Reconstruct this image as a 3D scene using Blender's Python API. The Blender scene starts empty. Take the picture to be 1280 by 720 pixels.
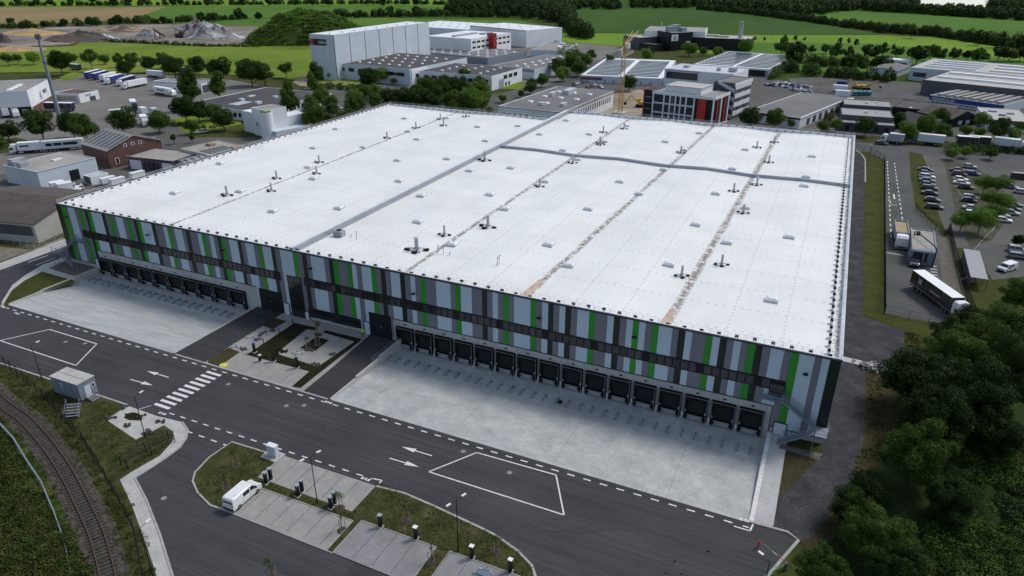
import bpy, math, random
from mathutils import Vector, Matrix, noise as mnoise
SC=bpy.context.scene
COL=SC.collection
rnd=random.Random(7)
R=math.radians
# ------------------------------------------------------------------ camera calibration (metres)
FPX=870.874; PITCH=0.438135; ROLL=0.0011712; YAW=-0.4297325
CAM=Vector((154.2141,-92.5792,62.8262))
_f=Vector((math.sin(YAW),math.cos(YAW),0)); _r=Vector((math.cos(YAW),-math.sin(YAW),0)); _u=Vector((0,0,1))
FW=_f*math.cos(PITCH)-_u*math.sin(PITCH); UP0=_u*math.cos(PITCH)+_f*math.sin(PITCH)
RT=_r*math.cos(ROLL)+UP0*math.sin(ROLL); UP=UP0*math.cos(ROLL)-_r*math.sin(ROLL)
def ray(px,py): return FW+RT*((px-640)/FPX)-UP*((py-360)/FPX)
def G(px,py,z=0.0):
    d=ray(px,py); t=(z-CAM.z)/d.z
    return CAM+d*t
def PX(P):
    d=Vector(P)-CAM; w=d.dot(FW)
    return 640+FPX*d.dot(RT)/w, 360-FPX*d.dot(UP)/w
def hz(px_top,ground):
    """height of the point above `ground` (x,y,0) seen at pixel px_top (uses the pixel row)"""
    lo,hi=0.0,90.0
    for _ in range(40):
        m=(lo+hi)/2
        if PX((ground.x,ground.y,m))[1]>px_top[1]: lo=m
        else: hi=m
    return lo
cam=bpy.data.cameras.new('camera'); camo=bpy.data.objects.new('camera',cam); COL.objects.link(camo)
M=Matrix((( RT.x,UP.x,-FW.x),(RT.y,UP.y,-FW.y),(RT.z,UP.z,-FW.z)))
camo.matrix_world=Matrix.Translation(CAM)@M.to_4x4()
cam.sensor_width=36; cam.lens=FPX/1280*36; cam.clip_start=1; cam.clip_end=12000
SC.camera=camo
# ------------------------------------------------------------------ materials
def nt(name):
    m=bpy.data.materials.new(name); m.use_nodes=True
    t=m.node_tree; return m,t,t.nodes,t.links,t.nodes['Principled BSDF']
def c4(c): return (c[0],c[1],c[2],1)
def mul(c,k): return tuple(max(0,min(1,v*k)) for v in c)
def pm(name,c1,c2=None,scale=1.0,rough=.8,metal=0,bump=0,fine=0,stretch=(1,1,1),contrast=(.35,.65),spec=.5,perobj=0,coat=0,trans=0):
    m,t,N,L,B=nt(name)
    B.inputs['Roughness'].default_value=rough; B.inputs['Metallic'].default_value=metal
    B.inputs['Specular IOR Level'].default_value=spec
    if coat: B.inputs['Coat Weight'].default_value=coat; B.inputs['Coat Roughness'].default_value=.08
    if c2 is None: c2=mul(c1,.82)
    tc=N.new('ShaderNodeTexCoord'); mp=N.new('ShaderNodeMapping'); mp.inputs['Scale'].default_value=stretch
    L.new(tc.outputs['Object'],mp.inputs['Vector'])
    n1=N.new('ShaderNodeTexNoise'); n1.inputs['Scale'].default_value=scale; n1.inputs['Detail'].default_value=6; n1.inputs['Roughness'].default_value=.6
    L.new(mp.outputs[0],n1.inputs['Vector'])
    rp=N.new('ShaderNodeMapRange'); rp.inputs['From Min'].default_value=contrast[0]; rp.inputs['From Max'].default_value=contrast[1]
    L.new(n1.outputs['Fac'],rp.inputs['Value'])
    mx=N.new('ShaderNodeMix'); mx.data_type='RGBA'; mx.inputs[6].default_value=c4(c1); mx.inputs[7].default_value=c4(c2)
    L.new(rp.outputs[0],mx.inputs[0]); out=mx.outputs[2]
    if fine:
        n2=N.new('ShaderNodeTexNoise'); n2.inputs['Scale'].default_value=scale*9; n2.inputs['Detail'].default_value=4
        L.new(mp.outputs[0],n2.inputs['Vector'])
        mr=N.new('ShaderNodeMapRange'); mr.inputs['From Min'].default_value=.3; mr.inputs['From Max'].default_value=.7
        mr.inputs['To Min'].default_value=1-fine; mr.inputs['To Max'].default_value=1+fine
        L.new(n2.outputs['Fac'],mr.inputs['Value'])
        h=N.new('ShaderNodeVectorMath'); h.operation='SCALE'; L.new(out,h.inputs[0]); L.new(mr.outputs[0],h.inputs['Scale']); out=h.outputs[0]
    if perobj:
        oi=N.new('ShaderNodeObjectInfo'); mr=N.new('ShaderNodeMapRange'); mr.inputs['To Min'].default_value=1-perobj; mr.inputs['To Max'].default_value=1+perobj
        L.new(oi.outputs['Random'],mr.inputs['Value'])
        h=N.new('ShaderNodeVectorMath'); h.operation='SCALE'; L.new(out,h.inputs[0]); L.new(mr.outputs[0],h.inputs['Scale']); out=h.outputs[0]
    L.new(out,B.inputs['Base Color'])
    if bump:
        b=N.new('ShaderNodeBump'); b.inputs['Strength'].default_value=.6; b.inputs['Distance'].default_value=bump
        L.new(n1.outputs['Fac'],b.inputs['Height']); L.new(b.outputs[0],B.inputs['Normal'])
    return m
def leafmat(name,c1,c2,perobj=.25):
    m,t,N,L,B=nt(name)
    tc=N.new('ShaderNodeTexCoord')
    n1=N.new('ShaderNodeTexNoise'); n1.inputs['Scale'].default_value=.45; n1.inputs['Detail'].default_value=3
    L.new(tc.outputs['Object'],n1.inputs['Vector'])
    g=N.new('ShaderNodeNewGeometry')
    ad=N.new('ShaderNodeMath'); ad.operation='ADD'; L.new(n1.outputs['Fac'],ad.inputs[0])
    ml=N.new('ShaderNodeMath'); ml.operation='MULTIPLY_ADD'; ml.inputs[1].default_value=.5; ml.inputs[2].default_value=-.25
    L.new(g.outputs['Random Per Island'],ml.inputs[0]); L.new(ml.outputs[0],ad.inputs[1])
    rp=N.new('ShaderNodeMapRange'); rp.inputs['From Min'].default_value=.3; rp.inputs['From Max'].default_value=.75
    L.new(ad.outputs[0],rp.inputs['Value'])
    mx=N.new('ShaderNodeMix'); mx.data_type='RGBA'; mx.inputs[6].default_value=c4(c1); mx.inputs[7].default_value=c4(c2)
    L.new(rp.outputs[0],mx.inputs[0])
    oi=N.new('ShaderNodeObjectInfo'); mr=N.new('ShaderNodeMapRange'); mr.inputs['To Min'].default_value=1-perobj; mr.inputs['To Max'].default_value=1+perobj
    L.new(oi.outputs['Random'],mr.inputs['Value'])
    h=N.new('ShaderNodeVectorMath'); h.operation='SCALE'; L.new(mx.outputs[2],h.inputs[0]); L.new(mr.outputs[0],h.inputs['Scale'])
    L.new(h.outputs[0],B.inputs['Base Color']); B.inputs['Roughness'].default_value=.65; B.inputs['Specular IOR Level'].default_value=.12
    tr=N.new('ShaderNodeBsdfTranslucent'); L.new(h.outputs[0],tr.inputs['Color'])
    ms=N.new('ShaderNodeMixShader'); ms.inputs[0].default_value=.22
    L.new(B.outputs[0],ms.inputs[1]); L.new(tr.outputs[0],ms.inputs[2])
    L.new(ms.outputs[0],N['Material Output'].inputs['Surface'])
    return m
MT={}
def mk(k,*a,**kw): MT[k]=pm(k,*a,**kw); return MT[k]
mk('white_paint',(.78,.79,.8),(.66,.68,.7),.15,.6)
mk('roof_metal',(.55,.57,.6),(.42,.44,.48),.4,.45,metal=.3)
mk('wall_white',(.72,.74,.77),(.62,.65,.68),.12,.6)
mk('wall_pale',(.52,.58,.64),(.46,.52,.58),.1,.55)
mk('wall_grey',(.3,.33,.36),(.25,.28,.31),.1,.6)
mk('wall_cream',(.42,.42,.39),(.34,.34,.32),.15,.8)
mk('wall_dark',(.014,.015,.019),(.01,.011,.014),.2,.5,spec=.25)
mk('wall_slate',(.07,.075,.09),(.055,.06,.075),.2,.5)
mk('concrete',(.42,.43,.43),(.34,.35,.35),.3,.85,fine=.1)
mk('concrete_pale',(.42,.42,.4),(.33,.33,.32),.5,.85,fine=.12)
mk('gravel_roof',(.27,.26,.25),(.2,.195,.19),.12,.95,fine=.15)
mk('bitumen',(.062,.06,.062),(.045,.044,.046),.1,.9,fine=.2)
mk('bitumen_grey',(.16,.16,.16),(.12,.12,.12),.08,.9,fine=.15)
mk('roof_tan',(.34,.32,.29),(.27,.255,.235),.08,.9,fine=.1)
mk('roof_brown',(.085,.07,.062),(.055,.047,.043),.2,.9,fine=.25)
mk('corrugated',(.27,.27,.26),(.19,.19,.185),.2,.6,stretch=(1,.2,1))
mk('translucent_sheet',(.03,.034,.036),(.02,.022,.024),.3,.3)
mk('brick_red',(.16,.075,.058),(.11,.055,.045),.6,.9,fine=.25)
mk('glass_dark',(.012,.014,.018),(.02,.022,.028),.5,.12,spec=.6)
mk('glass_grey',(.036,.036,.042),(.02,.02,.025),.5,.14,spec=.5,perobj=.6)  # tone varies per window to stand in for brighter reflections
mk('glass_blue',(.035,.05,.07),(.02,.03,.045),.5,.1,spec=.7)
mk('black_rubber',(.008,.008,.009),(.012,.012,.013),2,.85,spec=.15)
mk('black_metal',(.008,.008,.01),(.014,.014,.016),2,.5,spec=.25)
mk('navy_trim',(.012,.02,.04),(.009,.015,.03),1,.5)
mk('galvanised',(.4,.42,.45),(.3,.32,.35),1.5,.4,metal=.6)
mk('steel_blue',(.2,.235,.28),(.16,.19,.23),.5,.5)
mk('cross_metal',(.36,.39,.43),(.28,.3,.34),.5,.5)
mk('white_metal',(.72,.73,.74),(.62,.63,.64),.8,.35)
mk('red_paint',(.42,.02,.015),(.34,.018,.014),.4,.5)
mk('signal_red',(.5,.03,.03),(.4,.03,.03),1,.5)
mk('crane_yellow',(.5,.3,.06),(.4,.23,.05),.6,.5)
mk('digger_yellow',(.5,.36,.03),(.4,.28,.03),.6,.5)
mk('blue_tarp',(.03,.13,.5),(.02,.09,.38),.5,.4)
mk('sign_blue',(.02,.035,.2),(.018,.03,.16),.5,.4)
mk('lemon',(.6,.6,.08),(.5,.5,.07),1,.7)
mk('wood_light',(.35,.25,.15),(.26,.18,.1),1,.8)
mk('rust',(.12,.07,.05),(.08,.05,.04),1,.9)
mk('bark',(.06,.048,.038),(.04,.033,.027),2,.95)
mk('sleeper',(.055,.05,.045),(.035,.032,.028),1.5,.95,fine=.3)
mk('line_white',(.66,.66,.66),(.42,.42,.42),2.2,.7,contrast=(.42,.75),fine=.12)
mk('kerb',(.36,.36,.34),(.27,.27,.26),.7,.85)
mk('tyre',(.012,.012,.012),(.02,.02,.02),3,.85)
mk('rim',(.25,.26,.27),(.2,.2,.21),3,.35,metal=.7)
mk('headlight',(.6,.62,.65),(.5,.5,.55),3,.15)
mk('taillight',(.35,.01,.01),(.3,.01,.01),3,.25)
mk('skin',(.45,.28,.2),(.4,.24,.17),3,.6)
mk('hivis',(.5,.65,.03),(.4,.55,.03),3,.7)
mk('cloth_dark',(.02,.022,.03),(.03,.032,.04),3,.9)
mk('solar',(.09,.105,.13),(.06,.07,.09),.3,.2,spec=.6)
mk('lime_green_panel',(.02,.27,.02),(.018,.23,.018),.08,.45)
mk('dark_green_panel',(.007,.018,.014),(.006,.014,.011),.08,.45)
mk('light_panel',(.46,.56,.65),(.42,.52,.61),.05,.45)
mk('mauve_panel',(.17,.17,.21),(.15,.15,.185),.05,.45)
for k,c in dict(black=(.01,.01,.012),darkgrey=(.03,.032,.036),silver=(.4,.41,.43),white=(.72,.73,.74),red=(.25,.01,.012),maroon=(.07,.008,.02),blue=(.015,.04,.2),navy=(.01,.016,.05),bluegrey=(.1,.14,.19),grey=(.14,.15,.16)).items():
    mk('paint_'+k,c,mul(c,.9),.6,.25,coat=.6)
mk('green_paint',(.02,.3,.12),(.02,.24,.1),1,.5)
mk('teal_paint',(.02,.16,.18),(.015,.12,.14),1,.5)
mk('silt',(.55,.43,.35),(.38,.27,.2),1.1,.95,fine=.2)
L1=leafmat('leaf_mid',(.036,.075,.012),(.09,.15,.024))
L2=leafmat('leaf_dark',(.02,.044,.009),(.052,.095,.017))
L3=leafmat('leaf_light',(.075,.15,.02),(.14,.23,.035))
L4=leafmat('leaf_verydark',(.013,.03,.007),(.034,.066,.013),.2)  # very dark leaf colour stands in for shade over the lower right trees
L6=leafmat('leaf_straw',(.09,.075,.035),(.17,.14,.07))
L5=leafmat('leaf_olive',(.045,.06,.014),(.09,.1,.025))
# ------------------------------------------------------------------ mesh builder
class MB:
    def __init__(s): s.v=[]; s.f=[]; s.m=[]; s.mats=[]
    def mi(s,m):
        if isinstance(m,str): m=MT[m]
        if m not in s.mats: s.mats.append(m)
        return s.mats.index(m)
    def add(s,vs,fs,m):
        o=len(s.v); s.v+= [tuple(v) for v in vs]; k=s.mi(m)
        for f in fs: s.f.append(tuple(o+i for i in f)); s.m.append(k)
    def quad(s,a,b,c,d,m): s.add([a,b,c,d],[(0,1,2,3)],m)
    def poly(s,pts,m): s.add(pts,[tuple(range(len(pts)))],m)
    def box(s,x0,y0,z0,x1,y1,z1,m):
        s.add([(x0,y0,z0),(x1,y0,z0),(x1,y1,z0),(x0,y1,z0),(x0,y0,z1),(x1,y0,z1),(x1,y1,z1),(x0,y1,z1)],
              [(3,2,1,0),(4,5,6,7),(0,1,5,4),(1,2,6,5),(2,3,7,6),(3,0,4,7)],m)
    def obox(s,c,sz,rz,m,rx=0):
        Mx=Matrix.Translation(c)@Matrix.Rotation(rz,4,'Z')@Matrix.Rotation(rx,4,'X'); a,b,d=sz[0]/2,sz[1]/2,sz[2]/2
        vs=[Mx@Vector(p) for p in [(-a,-b,-d),(a,-b,-d),(a,b,-d),(-a,b,-d),(-a,-b,d),(a,-b,d),(a,b,d),(-a,b,d)]]
        s.add(vs,[(3,2,1,0),(4,5,6,7),(0,1,5,4),(1,2,6,5),(2,3,7,6),(3,0,4,7)],m)
    def prism(s,pts,z0,z1,m,mtop=None):
        ar=sum(pts[i][0]*pts[(i+1)%len(pts)][1]-pts[(i+1)%len(pts)][0]*pts[i][1] for i in range(len(pts)))
        if ar<0: pts=pts[::-1]
        n=len(pts); lo=[(p[0],p[1],z0) for p in pts]; hi=[(p[0],p[1],z1) for p in pts]
        s.add(lo+hi,[tuple(range(n-1,-1,-1))]+[(i,(i+1)%n,n+(i+1)%n,n+i) for i in range(n)],m)
        s.add(hi,[tuple(range(n))],mtop or m)
    def cyl(s,p0,p1,r0,r1=None,n=8,m=None,cap=True):
        if r1 is None: r1=r0
        p0=Vector(p0); p1=Vector(p1); d=(p1-p0).normalized()
        a=d.cross(Vector((0,0,1))) if abs(d.z)<.95 else d.cross(Vector((1,0,0))); a.normalize(); b=d.cross(a)
        vs=[]
        for p,r in ((p0,r0),(p1,r1)):
            for i in range(n):
                t=2*math.pi*i/n; vs.append(p+a*(r*math.cos(t))+b*(r*math.sin(t)))
        fs=[(i,n+i,n+(i+1)%n,(i+1)%n) for i in range(n)]
        if cap: fs+=[tuple(range(n)),tuple(range(2*n-1,n-1,-1))]
        s.add(vs,fs,m)
    def tube(s,pts,r,n,m):
        for a,b in zip(pts[:-1],pts[1:]): s.cyl(a,b,r,r,n,m)
    def ribbon(s,pts,w,z,m,h=0):
        """flat band (or a kerb of height h) along a polyline of (x,y)"""
        P=[Vector((p[0],p[1])) for p in pts]; Lf=[];Rt=[]
        for i,p in enumerate(P):
            a=P[max(0,i-1)]; b=P[min(len(P)-1,i+1)]; d=(b-a).normalized(); nn=Vector((-d.y,d.x))*w/2
            Lf.append(p+nn); Rt.append(p-nn)
        for i in range(len(P)-1):
            q=[(Rt[i].x,Rt[i].y),(Rt[i+1].x,Rt[i+1].y),(Lf[i+1].x,Lf[i+1].y),(Lf[i].x,Lf[i].y)]
            if h: s.prism(q,z,z+h,m)
            else: s.poly([(x,y,z) for x,y in q],m)
    def build(s,name,parent=None,smooth=False,loc=None,rz=0):
        me=bpy.data.meshes.new(name); me.from_pydata(s.v,[],s.f)
        for m in s.mats: me.materials.append(m)
        me.polygons.foreach_set('material_index',s.m)
        if smooth: me.polygons.foreach_set('use_smooth',[True]*len(s.f))
        me.update()
        o=bpy.data.objects.new(name,me); COL.objects.link(o)
        if parent is not None: o.parent=parent
        if loc is not None: o.location=loc
        if rz: o.rotation_euler=(0,0,rz)
        return o
def tag(o,label=None,cat=None,group=None,kind=None):
    if label: o['label']=label
    if cat: o['category']=cat
    if group: o['group']=group
    if kind: o['kind']=kind
    return o
def thing(name,label,cat,loc=(0,0,0),rz=0,group=None,sc=1):
    o=bpy.data.objects.new(name,None); COL.objects.link(o); o.location=loc; o.rotation_euler=(0,0,rz); o.scale=(sc,sc,sc)
    o.empty_display_size=.5
    return tag(o,label,cat,group)
def struct(mb,name): return tag(mb.build(name),kind='structure')
def dup(root,loc,rz,label,group=None,sc=None,mats=None):
    r=root.copy(); COL.objects.link(r); r.location=loc; r.rotation_euler=(0,0,rz); r['label']=label
    if sc: r.scale=sc if isinstance(sc,tuple) else (sc,sc,sc)
    if group: r['group']=group
    def rec(a,b):
        for ch in a.children:
            c=ch.copy(); COL.objects.link(c); c.parent=b; rec(ch,c)
    rec(root,r); return r
ORD=['first','second','third','fourth','fifth','sixth','seventh','eighth','ninth','tenth','eleventh','twelfth','thirteenth','fourteenth','fifteenth','sixteenth','seventeenth','eighteenth','nineteenth','twentieth','twenty-first','twenty-second','twenty-third','twenty-fourth','twenty-fifth']
def gp(px): return [G(*p) for p in px]
def ang(a,b): return math.atan2(b.y-a.y,b.x-a.x)
# ================================================================== world, sun
SUN_EL=52; SUN_AZ_DIR=Vector((.42,.55,0)).normalized()   # horizontal direction towards the sun
w=bpy.data.worlds.new('World'); SC.world=w; w.use_nodes=True
N=w.node_tree.nodes; Lk=w.node_tree.links
sky=N.new('ShaderNodeTexSky'); sky.sky_type='NISHITA'; sky.sun_disc=False
sky.sun_elevation=R(SUN_EL); sky.sun_rotation=math.atan2(SUN_AZ_DIR.x,SUN_AZ_DIR.y); sky.air_density=1; sky.dust_density=1.5
hs=N.new('ShaderNodeHueSaturation'); hs.inputs['Saturation'].default_value=.75; Lk.new(sky.outputs[0],hs.inputs['Color'])
bg=N['Background']; Lk.new(hs.outputs[0],bg.inputs[0]); bg.inputs[1].default_value=.115
sl=bpy.data.lights.new('sun','SUN'); sl.energy=1.7; sl.angle=R(15); sl.color=(1,.95,.88)
so=bpy.data.objects.new('sun',sl); COL.objects.link(so)
sd=Vector((SUN_AZ_DIR.x*math.cos(R(SUN_EL)),SUN_AZ_DIR.y*math.cos(R(SUN_EL)),math.sin(R(SUN_EL))))
so.rotation_euler=(-sd).to_track_quat('-Z','Y').to_euler()
vs=SC.view_settings; vs.view_transform='Standard'; vs.look='None'; vs.exposure=.42; vs.gamma=1
# ================================================================== ground materials
def ground_mat(name,cols,scale,fine,rough=.95,bump=.05,stretch=(1,1,1),rot=0):
    m,t,N,L,B=nt(name)
    tc=N.new('ShaderNodeTexCoord'); mp=N.new('ShaderNodeMapping'); mp.inputs['Scale'].default_value=stretch; mp.inputs['Rotation'].default_value=(0,0,rot)
    L.new(tc.outputs['Object'],mp.inputs[0])
    n1=N.new('ShaderNodeTexNoise'); n1.inputs['Scale'].default_value=scale; n1.inputs['Detail'].default_value=8; n1.inputs['Roughness'].default_value=.65; L.new(mp.outputs[0],n1.inputs[0])
    cr=N.new('ShaderNodeValToRGB'); e=cr.color_ramp; e.elements[0].position=.3; e.elements[1].position=.7
    e.elements[0].color=c4(cols[0]); e.elements[1].color=c4(cols[-1])
    for i,c in enumerate(cols[1:-1]): q=e.elements.new(.3+.4*(i+1)/(len(cols)-1)); q.color=c4(c)
    L.new(n1.outputs[0],cr.inputs[0])
    n2=N.new('ShaderNodeTexNoise'); n2.inputs['Scale'].default_value=scale*14; n2.inputs['Detail'].default_value=5; n2.inputs['Roughness'].default_value=.7; L.new(mp.outputs[0],n2.inputs[0])
    mr=N.new('ShaderNodeMapRange'); mr.inputs['From Min'].default_value=.3; mr.inputs['From Max'].default_value=.7; mr.inputs['To Min'].default_value=1-fine; mr.inputs['To Max'].default_value=1+fine
    L.new(n2.outputs[0],mr.inputs[0])
    h=N.new('ShaderNodeVectorMath'); h.operation='SCALE'; L.new(cr.outputs[0],h.inputs[0]); L.new(mr.outputs[0],h.inputs['Scale'])
    L.new(h.outputs[0],B.inputs['Base Color']); B.inputs['Roughness'].default_value=rough; B.inputs['Specular IOR Level'].default_value=.04 if rough>.5 else .4
    if bump:
        b=N.new('ShaderNodeBump'); b.inputs['Strength'].default_value=.7; b.inputs['Distance'].default_value=bump; L.new(n2.outputs[0],b.inputs['Height']); L.new(b.outputs[0],B.inputs['Normal'])
    MT[name]=m; return m
ground_mat('rough_grass',[(.03,.045,.012),(.055,.065,.02),(.09,.085,.035)],.12,.3)
ground_mat('lawn',[(.03,.036,.012),(.05,.055,.02),(.09,.08,.04)],.35,.35)
ground_mat('lawn_new',[(.035,.042,.012),(.05,.058,.016),(.065,.072,.022)],.25,.2)
ground_mat('field_green',[(.055,.13,.02),(.075,.15,.024),(.1,.17,.03)],.006,.07,bump=0,stretch=(1,.25,1),rot=.4)
ground_mat('field_deep',[(.03,.07,.016),(.042,.088,.018),(.06,.11,.02)],.006,.07,bump=0,stretch=(1,.2,1),rot=.3)
ground_mat('field_bright',[(.1,.19,.022),(.13,.225,.028),(.16,.24,.035)],.01,.08,bump=0,stretch=(1,.25,1),rot=.5)
ground_mat('field_tan',[(.13,.14,.045),(.22,.17,.085),(.27,.2,.11)],.006,.08,bump=0,stretch=(1,.3,1),rot=.4)
ground_mat('meadow',[(.07,.13,.015),(.13,.19,.028),(.2,.22,.05)],.015,.12,bump=0)
ground_mat('sand_yard',[(.2,.16,.11),(.3,.25,.19),(.38,.34,.28)],.03,.2,bump=0)
ground_mat('old_asphalt',[(.085,.085,.082),(.105,.105,.1),(.13,.128,.12)],.06,.12,bump=0)
ground_mat('yard_asphalt',[(.13,.125,.118),(.165,.16,.15),(.2,.195,.185)],.05,.12,bump=0)
ground_mat('old_road',[(.07,.075,.075),(.09,.095,.095),(.11,.113,.112)],.08,.1,bump=0)
ground_mat('dark_gravel',[(.034,.035,.038),(.05,.051,.055),(.075,.076,.08)],.3,.5,bump=.04)
ground_mat('pad_gravel',[(.1,.095,.08),(.13,.12,.105),(.16,.15,.13)],.8,.4,bump=.03)
ground_mat('brown_soil',[(.032,.03,.014),(.05,.043,.022),(.065,.058,.03)],.15,.35)
ground_mat('bed_soil',[(.012,.011,.008),(.02,.02,.01),(.028,.03,.012)],.6,.4)
ground_mat('ballast',[(.05,.045,.04),(.075,.066,.06),(.11,.1,.09)],1.2,.5,bump=.05)
ground_mat('dry_verge',[(.05,.055,.02),(.085,.08,.04),(.17,.155,.11)],.3,.4,bump=.06)
ground_mat('weeds',[(.025,.05,.012),(.04,.07,.016),(.08,.08,.025)],.2,.4,bump=.08)
ground_mat('water_mat',[(.35,.4,.42),(.38,.43,.45),(.42,.46,.48)],.02,.03,rough=.12,bump=0)
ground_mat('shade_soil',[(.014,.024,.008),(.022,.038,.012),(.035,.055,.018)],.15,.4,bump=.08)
def asphalt(name,rot=0,arc=None,base=.04):
    m,t,N,L,B=nt(name)
    tc=N.new('ShaderNodeTexCoord')
    def mapd(sc):
        mp=N.new('ShaderNodeMapping'); mp.inputs['Scale'].default_value=sc; mp.inputs['Rotation'].default_value=(0,0,rot); L.new(tc.outputs['Object'],mp.inputs[0]); return mp
    def noise(v,sc,d=5,r=.6):
        n=N.new('ShaderNodeTexNoise'); n.inputs['Scale'].default_value=sc; n.inputs['Detail'].default_value=d; n.inputs['Roughness'].default_value=r
        if v is not None: L.new(v,n.inputs[0])
        return n.outputs[0]
    a=noise(mapd((.04,3.4,1)).outputs[0],1.0,5,.8)      # paver streaks
    b=noise(mapd((1,1,1)).outputs[0],.09,6,.6)            # large patches
    c=noise(mapd((1,1,1)).outputs[0],5,3,.8)
    d=noise(mapd((.02,.35,1)).outputs[0],1.0,3,.5)        # wide lanes
    def mr(v,lo,hi,f0=.3,f1=.7):
        x=N.new('ShaderNodeMapRange'); x.inputs['From Min'].default_value=f0; x.inputs['From Max'].default_value=f1; x.inputs['To Min'].default_value=lo; x.inputs['To Max'].default_value=hi; L.new(v,x.inputs[0]); return x.outputs[0]
    def mlt(p,q):
        x=N.new('ShaderNodeMath'); x.operation='MULTIPLY'; L.new(p,x.inputs[0]); L.new(q,x.inputs[1]); return x.outputs[0]
    v=mlt(mlt(mr(a,.62,1.5),mr(b,.85,1.18)),mlt(mr(c,.9,1.1),mr(d,.85,1.15)))
    h=N.new('ShaderNodeVectorMath'); h.operation='SCALE'; h.inputs[0].default_value=(base,base*1.03,base*1.12); L.new(v,h.inputs['Scale'])
    L.new(h.outputs[0],B.inputs['Base Color']); B.inputs['Roughness'].default_value=.82; B.inputs['Specular IOR Level'].default_value=.3
    MT[name]=m
asphalt('asphalt'); asphalt('asphalt_turned',rot=R(-62)); asphalt('asphalt_ramp',rot=R(90),base=.034)
def yard_mat(name,stretch,joint):
    m,t,N,L,B=nt(name)
    tc=N.new('ShaderNodeTexCoord')
    mp=N.new('ShaderNodeMapping'); mp.inputs['Scale'].default_value=stretch; mp.inputs['Rotation'].default_value=(0,0,R(28)); L.new(tc.outputs['Object'],mp.inputs[0])
    n1=N.new('ShaderNodeTexNoise'); n1.inputs['Scale'].default_value=.3; n1.inputs['Detail'].default_value=9; n1.inputs['Roughness'].default_value=.72; n1.inputs['Distortion'].default_value=.3; L.new(mp.outputs[0],n1.inputs[0])
    cr=N.new('ShaderNodeValToRGB'); e=cr.color_ramp; e.elements[0].position=.3; e.elements[0].color=(.27,.29,.295,1); e.elements[1].position=.72; e.elements[1].color=(.47,.485,.48,1)
    q=e.elements.new(.5); q.color=(.36,.375,.375,1)
    L.new(n1.outputs[0],cr.inputs[0])
    # swirling power-trowel / tyre scuffs
    mp2=N.new('ShaderNodeMapping'); mp2.inputs['Scale'].default_value=(.32,.32,1); L.new(tc.outputs['Object'],mp2.inputs[0])
    n2=N.new('ShaderNodeTexNoise'); n2.inputs['Scale'].default_value=.8; n2.inputs['Detail'].default_value=2; n2.inputs['Distortion'].default_value=3.5; L.new(mp2.outputs[0],n2.inputs[0])
    m1=N.new('ShaderNodeMath'); m1.operation='SUBTRACT'; m1.inputs[1].default_value=.5; L.new(n2.outputs[0],m1.inputs[0])
    m2=N.new('ShaderNodeMath'); m2.operation='ABSOLUTE'; L.new(m1.outputs[0],m2.inputs[0])
    mr=N.new('ShaderNodeMapRange'); mr.inputs['From Min'].default_value=0; mr.inputs['From Max'].default_value=.025; mr.inputs['To Min'].default_value=1.13; mr.inputs['To Max'].default_value=1; L.new(m2.outputs[0],mr.inputs[0])
    sx=N.new('ShaderNodeSeparateXYZ'); L.new(tc.outputs['Object'],sx.inputs[0])
    def joint_at(o,p,wd):
        a=N.new('ShaderNodeMath'); a.operation='DIVIDE'; a.inputs[1].default_value=p; L.new(o,a.inputs[0])
        b=N.new('ShaderNodeMath'); b.operation='FRACT'; L.new(a.outputs[0],b.inputs[0])
        c=N.new('ShaderNodeMath'); c.operation='LESS_THAN'; c.inputs[1].default_value=wd/p; L.new(b.outputs[0],c.inputs[0]); return c.outputs[0]
    j=N.new('ShaderNodeMath'); j.operation='MAXIMUM'; L.new(joint_at(sx.outputs[0],joint,.09),j.inputs[0]); L.new(joint_at(sx.outputs[1],6.6,.06),j.inputs[1])
    jm=N.new('ShaderNodeMath'); jm.operation='MULTIPLY_ADD'; jm.inputs[1].default_value=-.32; jm.inputs[2].default_value=1; L.new(j.outputs[0],jm.inputs[0])
    n3=N.new('ShaderNodeTexNoise'); n3.inputs['Scale'].default_value=3; n3.inputs['Detail'].default_value=5; L.new(tc.outputs['Object'],n3.inputs[0])
    m3=N.new('ShaderNodeMapRange'); m3.inputs['From Min'].default_value=.3; m3.inputs['From Max'].default_value=.7; m3.inputs['To Min'].default_value=.9; m3.inputs['To Max'].default_value=1.1; L.new(n3.outputs[0],m3.inputs[0])
    p=N.new('ShaderNodeMath'); p.operation='MULTIPLY'; L.new(mr.outputs[0],p.inputs[0]); L.new(jm.outputs[0],p.inputs[1])
    p2=N.new('ShaderNodeMath'); p2.operation='MULTIPLY'; L.new(p.outputs[0],p2.inputs[0]); L.new(m3.outputs[0],p2.inputs[1])
    h=N.new('ShaderNodeVectorMath'); h.operation='SCALE'; L.new(cr.outputs[0],h.inputs[0]); L.new(p2.outputs[0],h.inputs['Scale'])
    L.new(h.outputs[0],B.inputs['Base Color']); B.inputs['Roughness'].default_value=.6
    MT[name]=m
yard_mat('yard_right_mat',(1,1,1),15.9); yard_mat('yard_left_mat',(.35,2.2,1),22.6)
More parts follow.
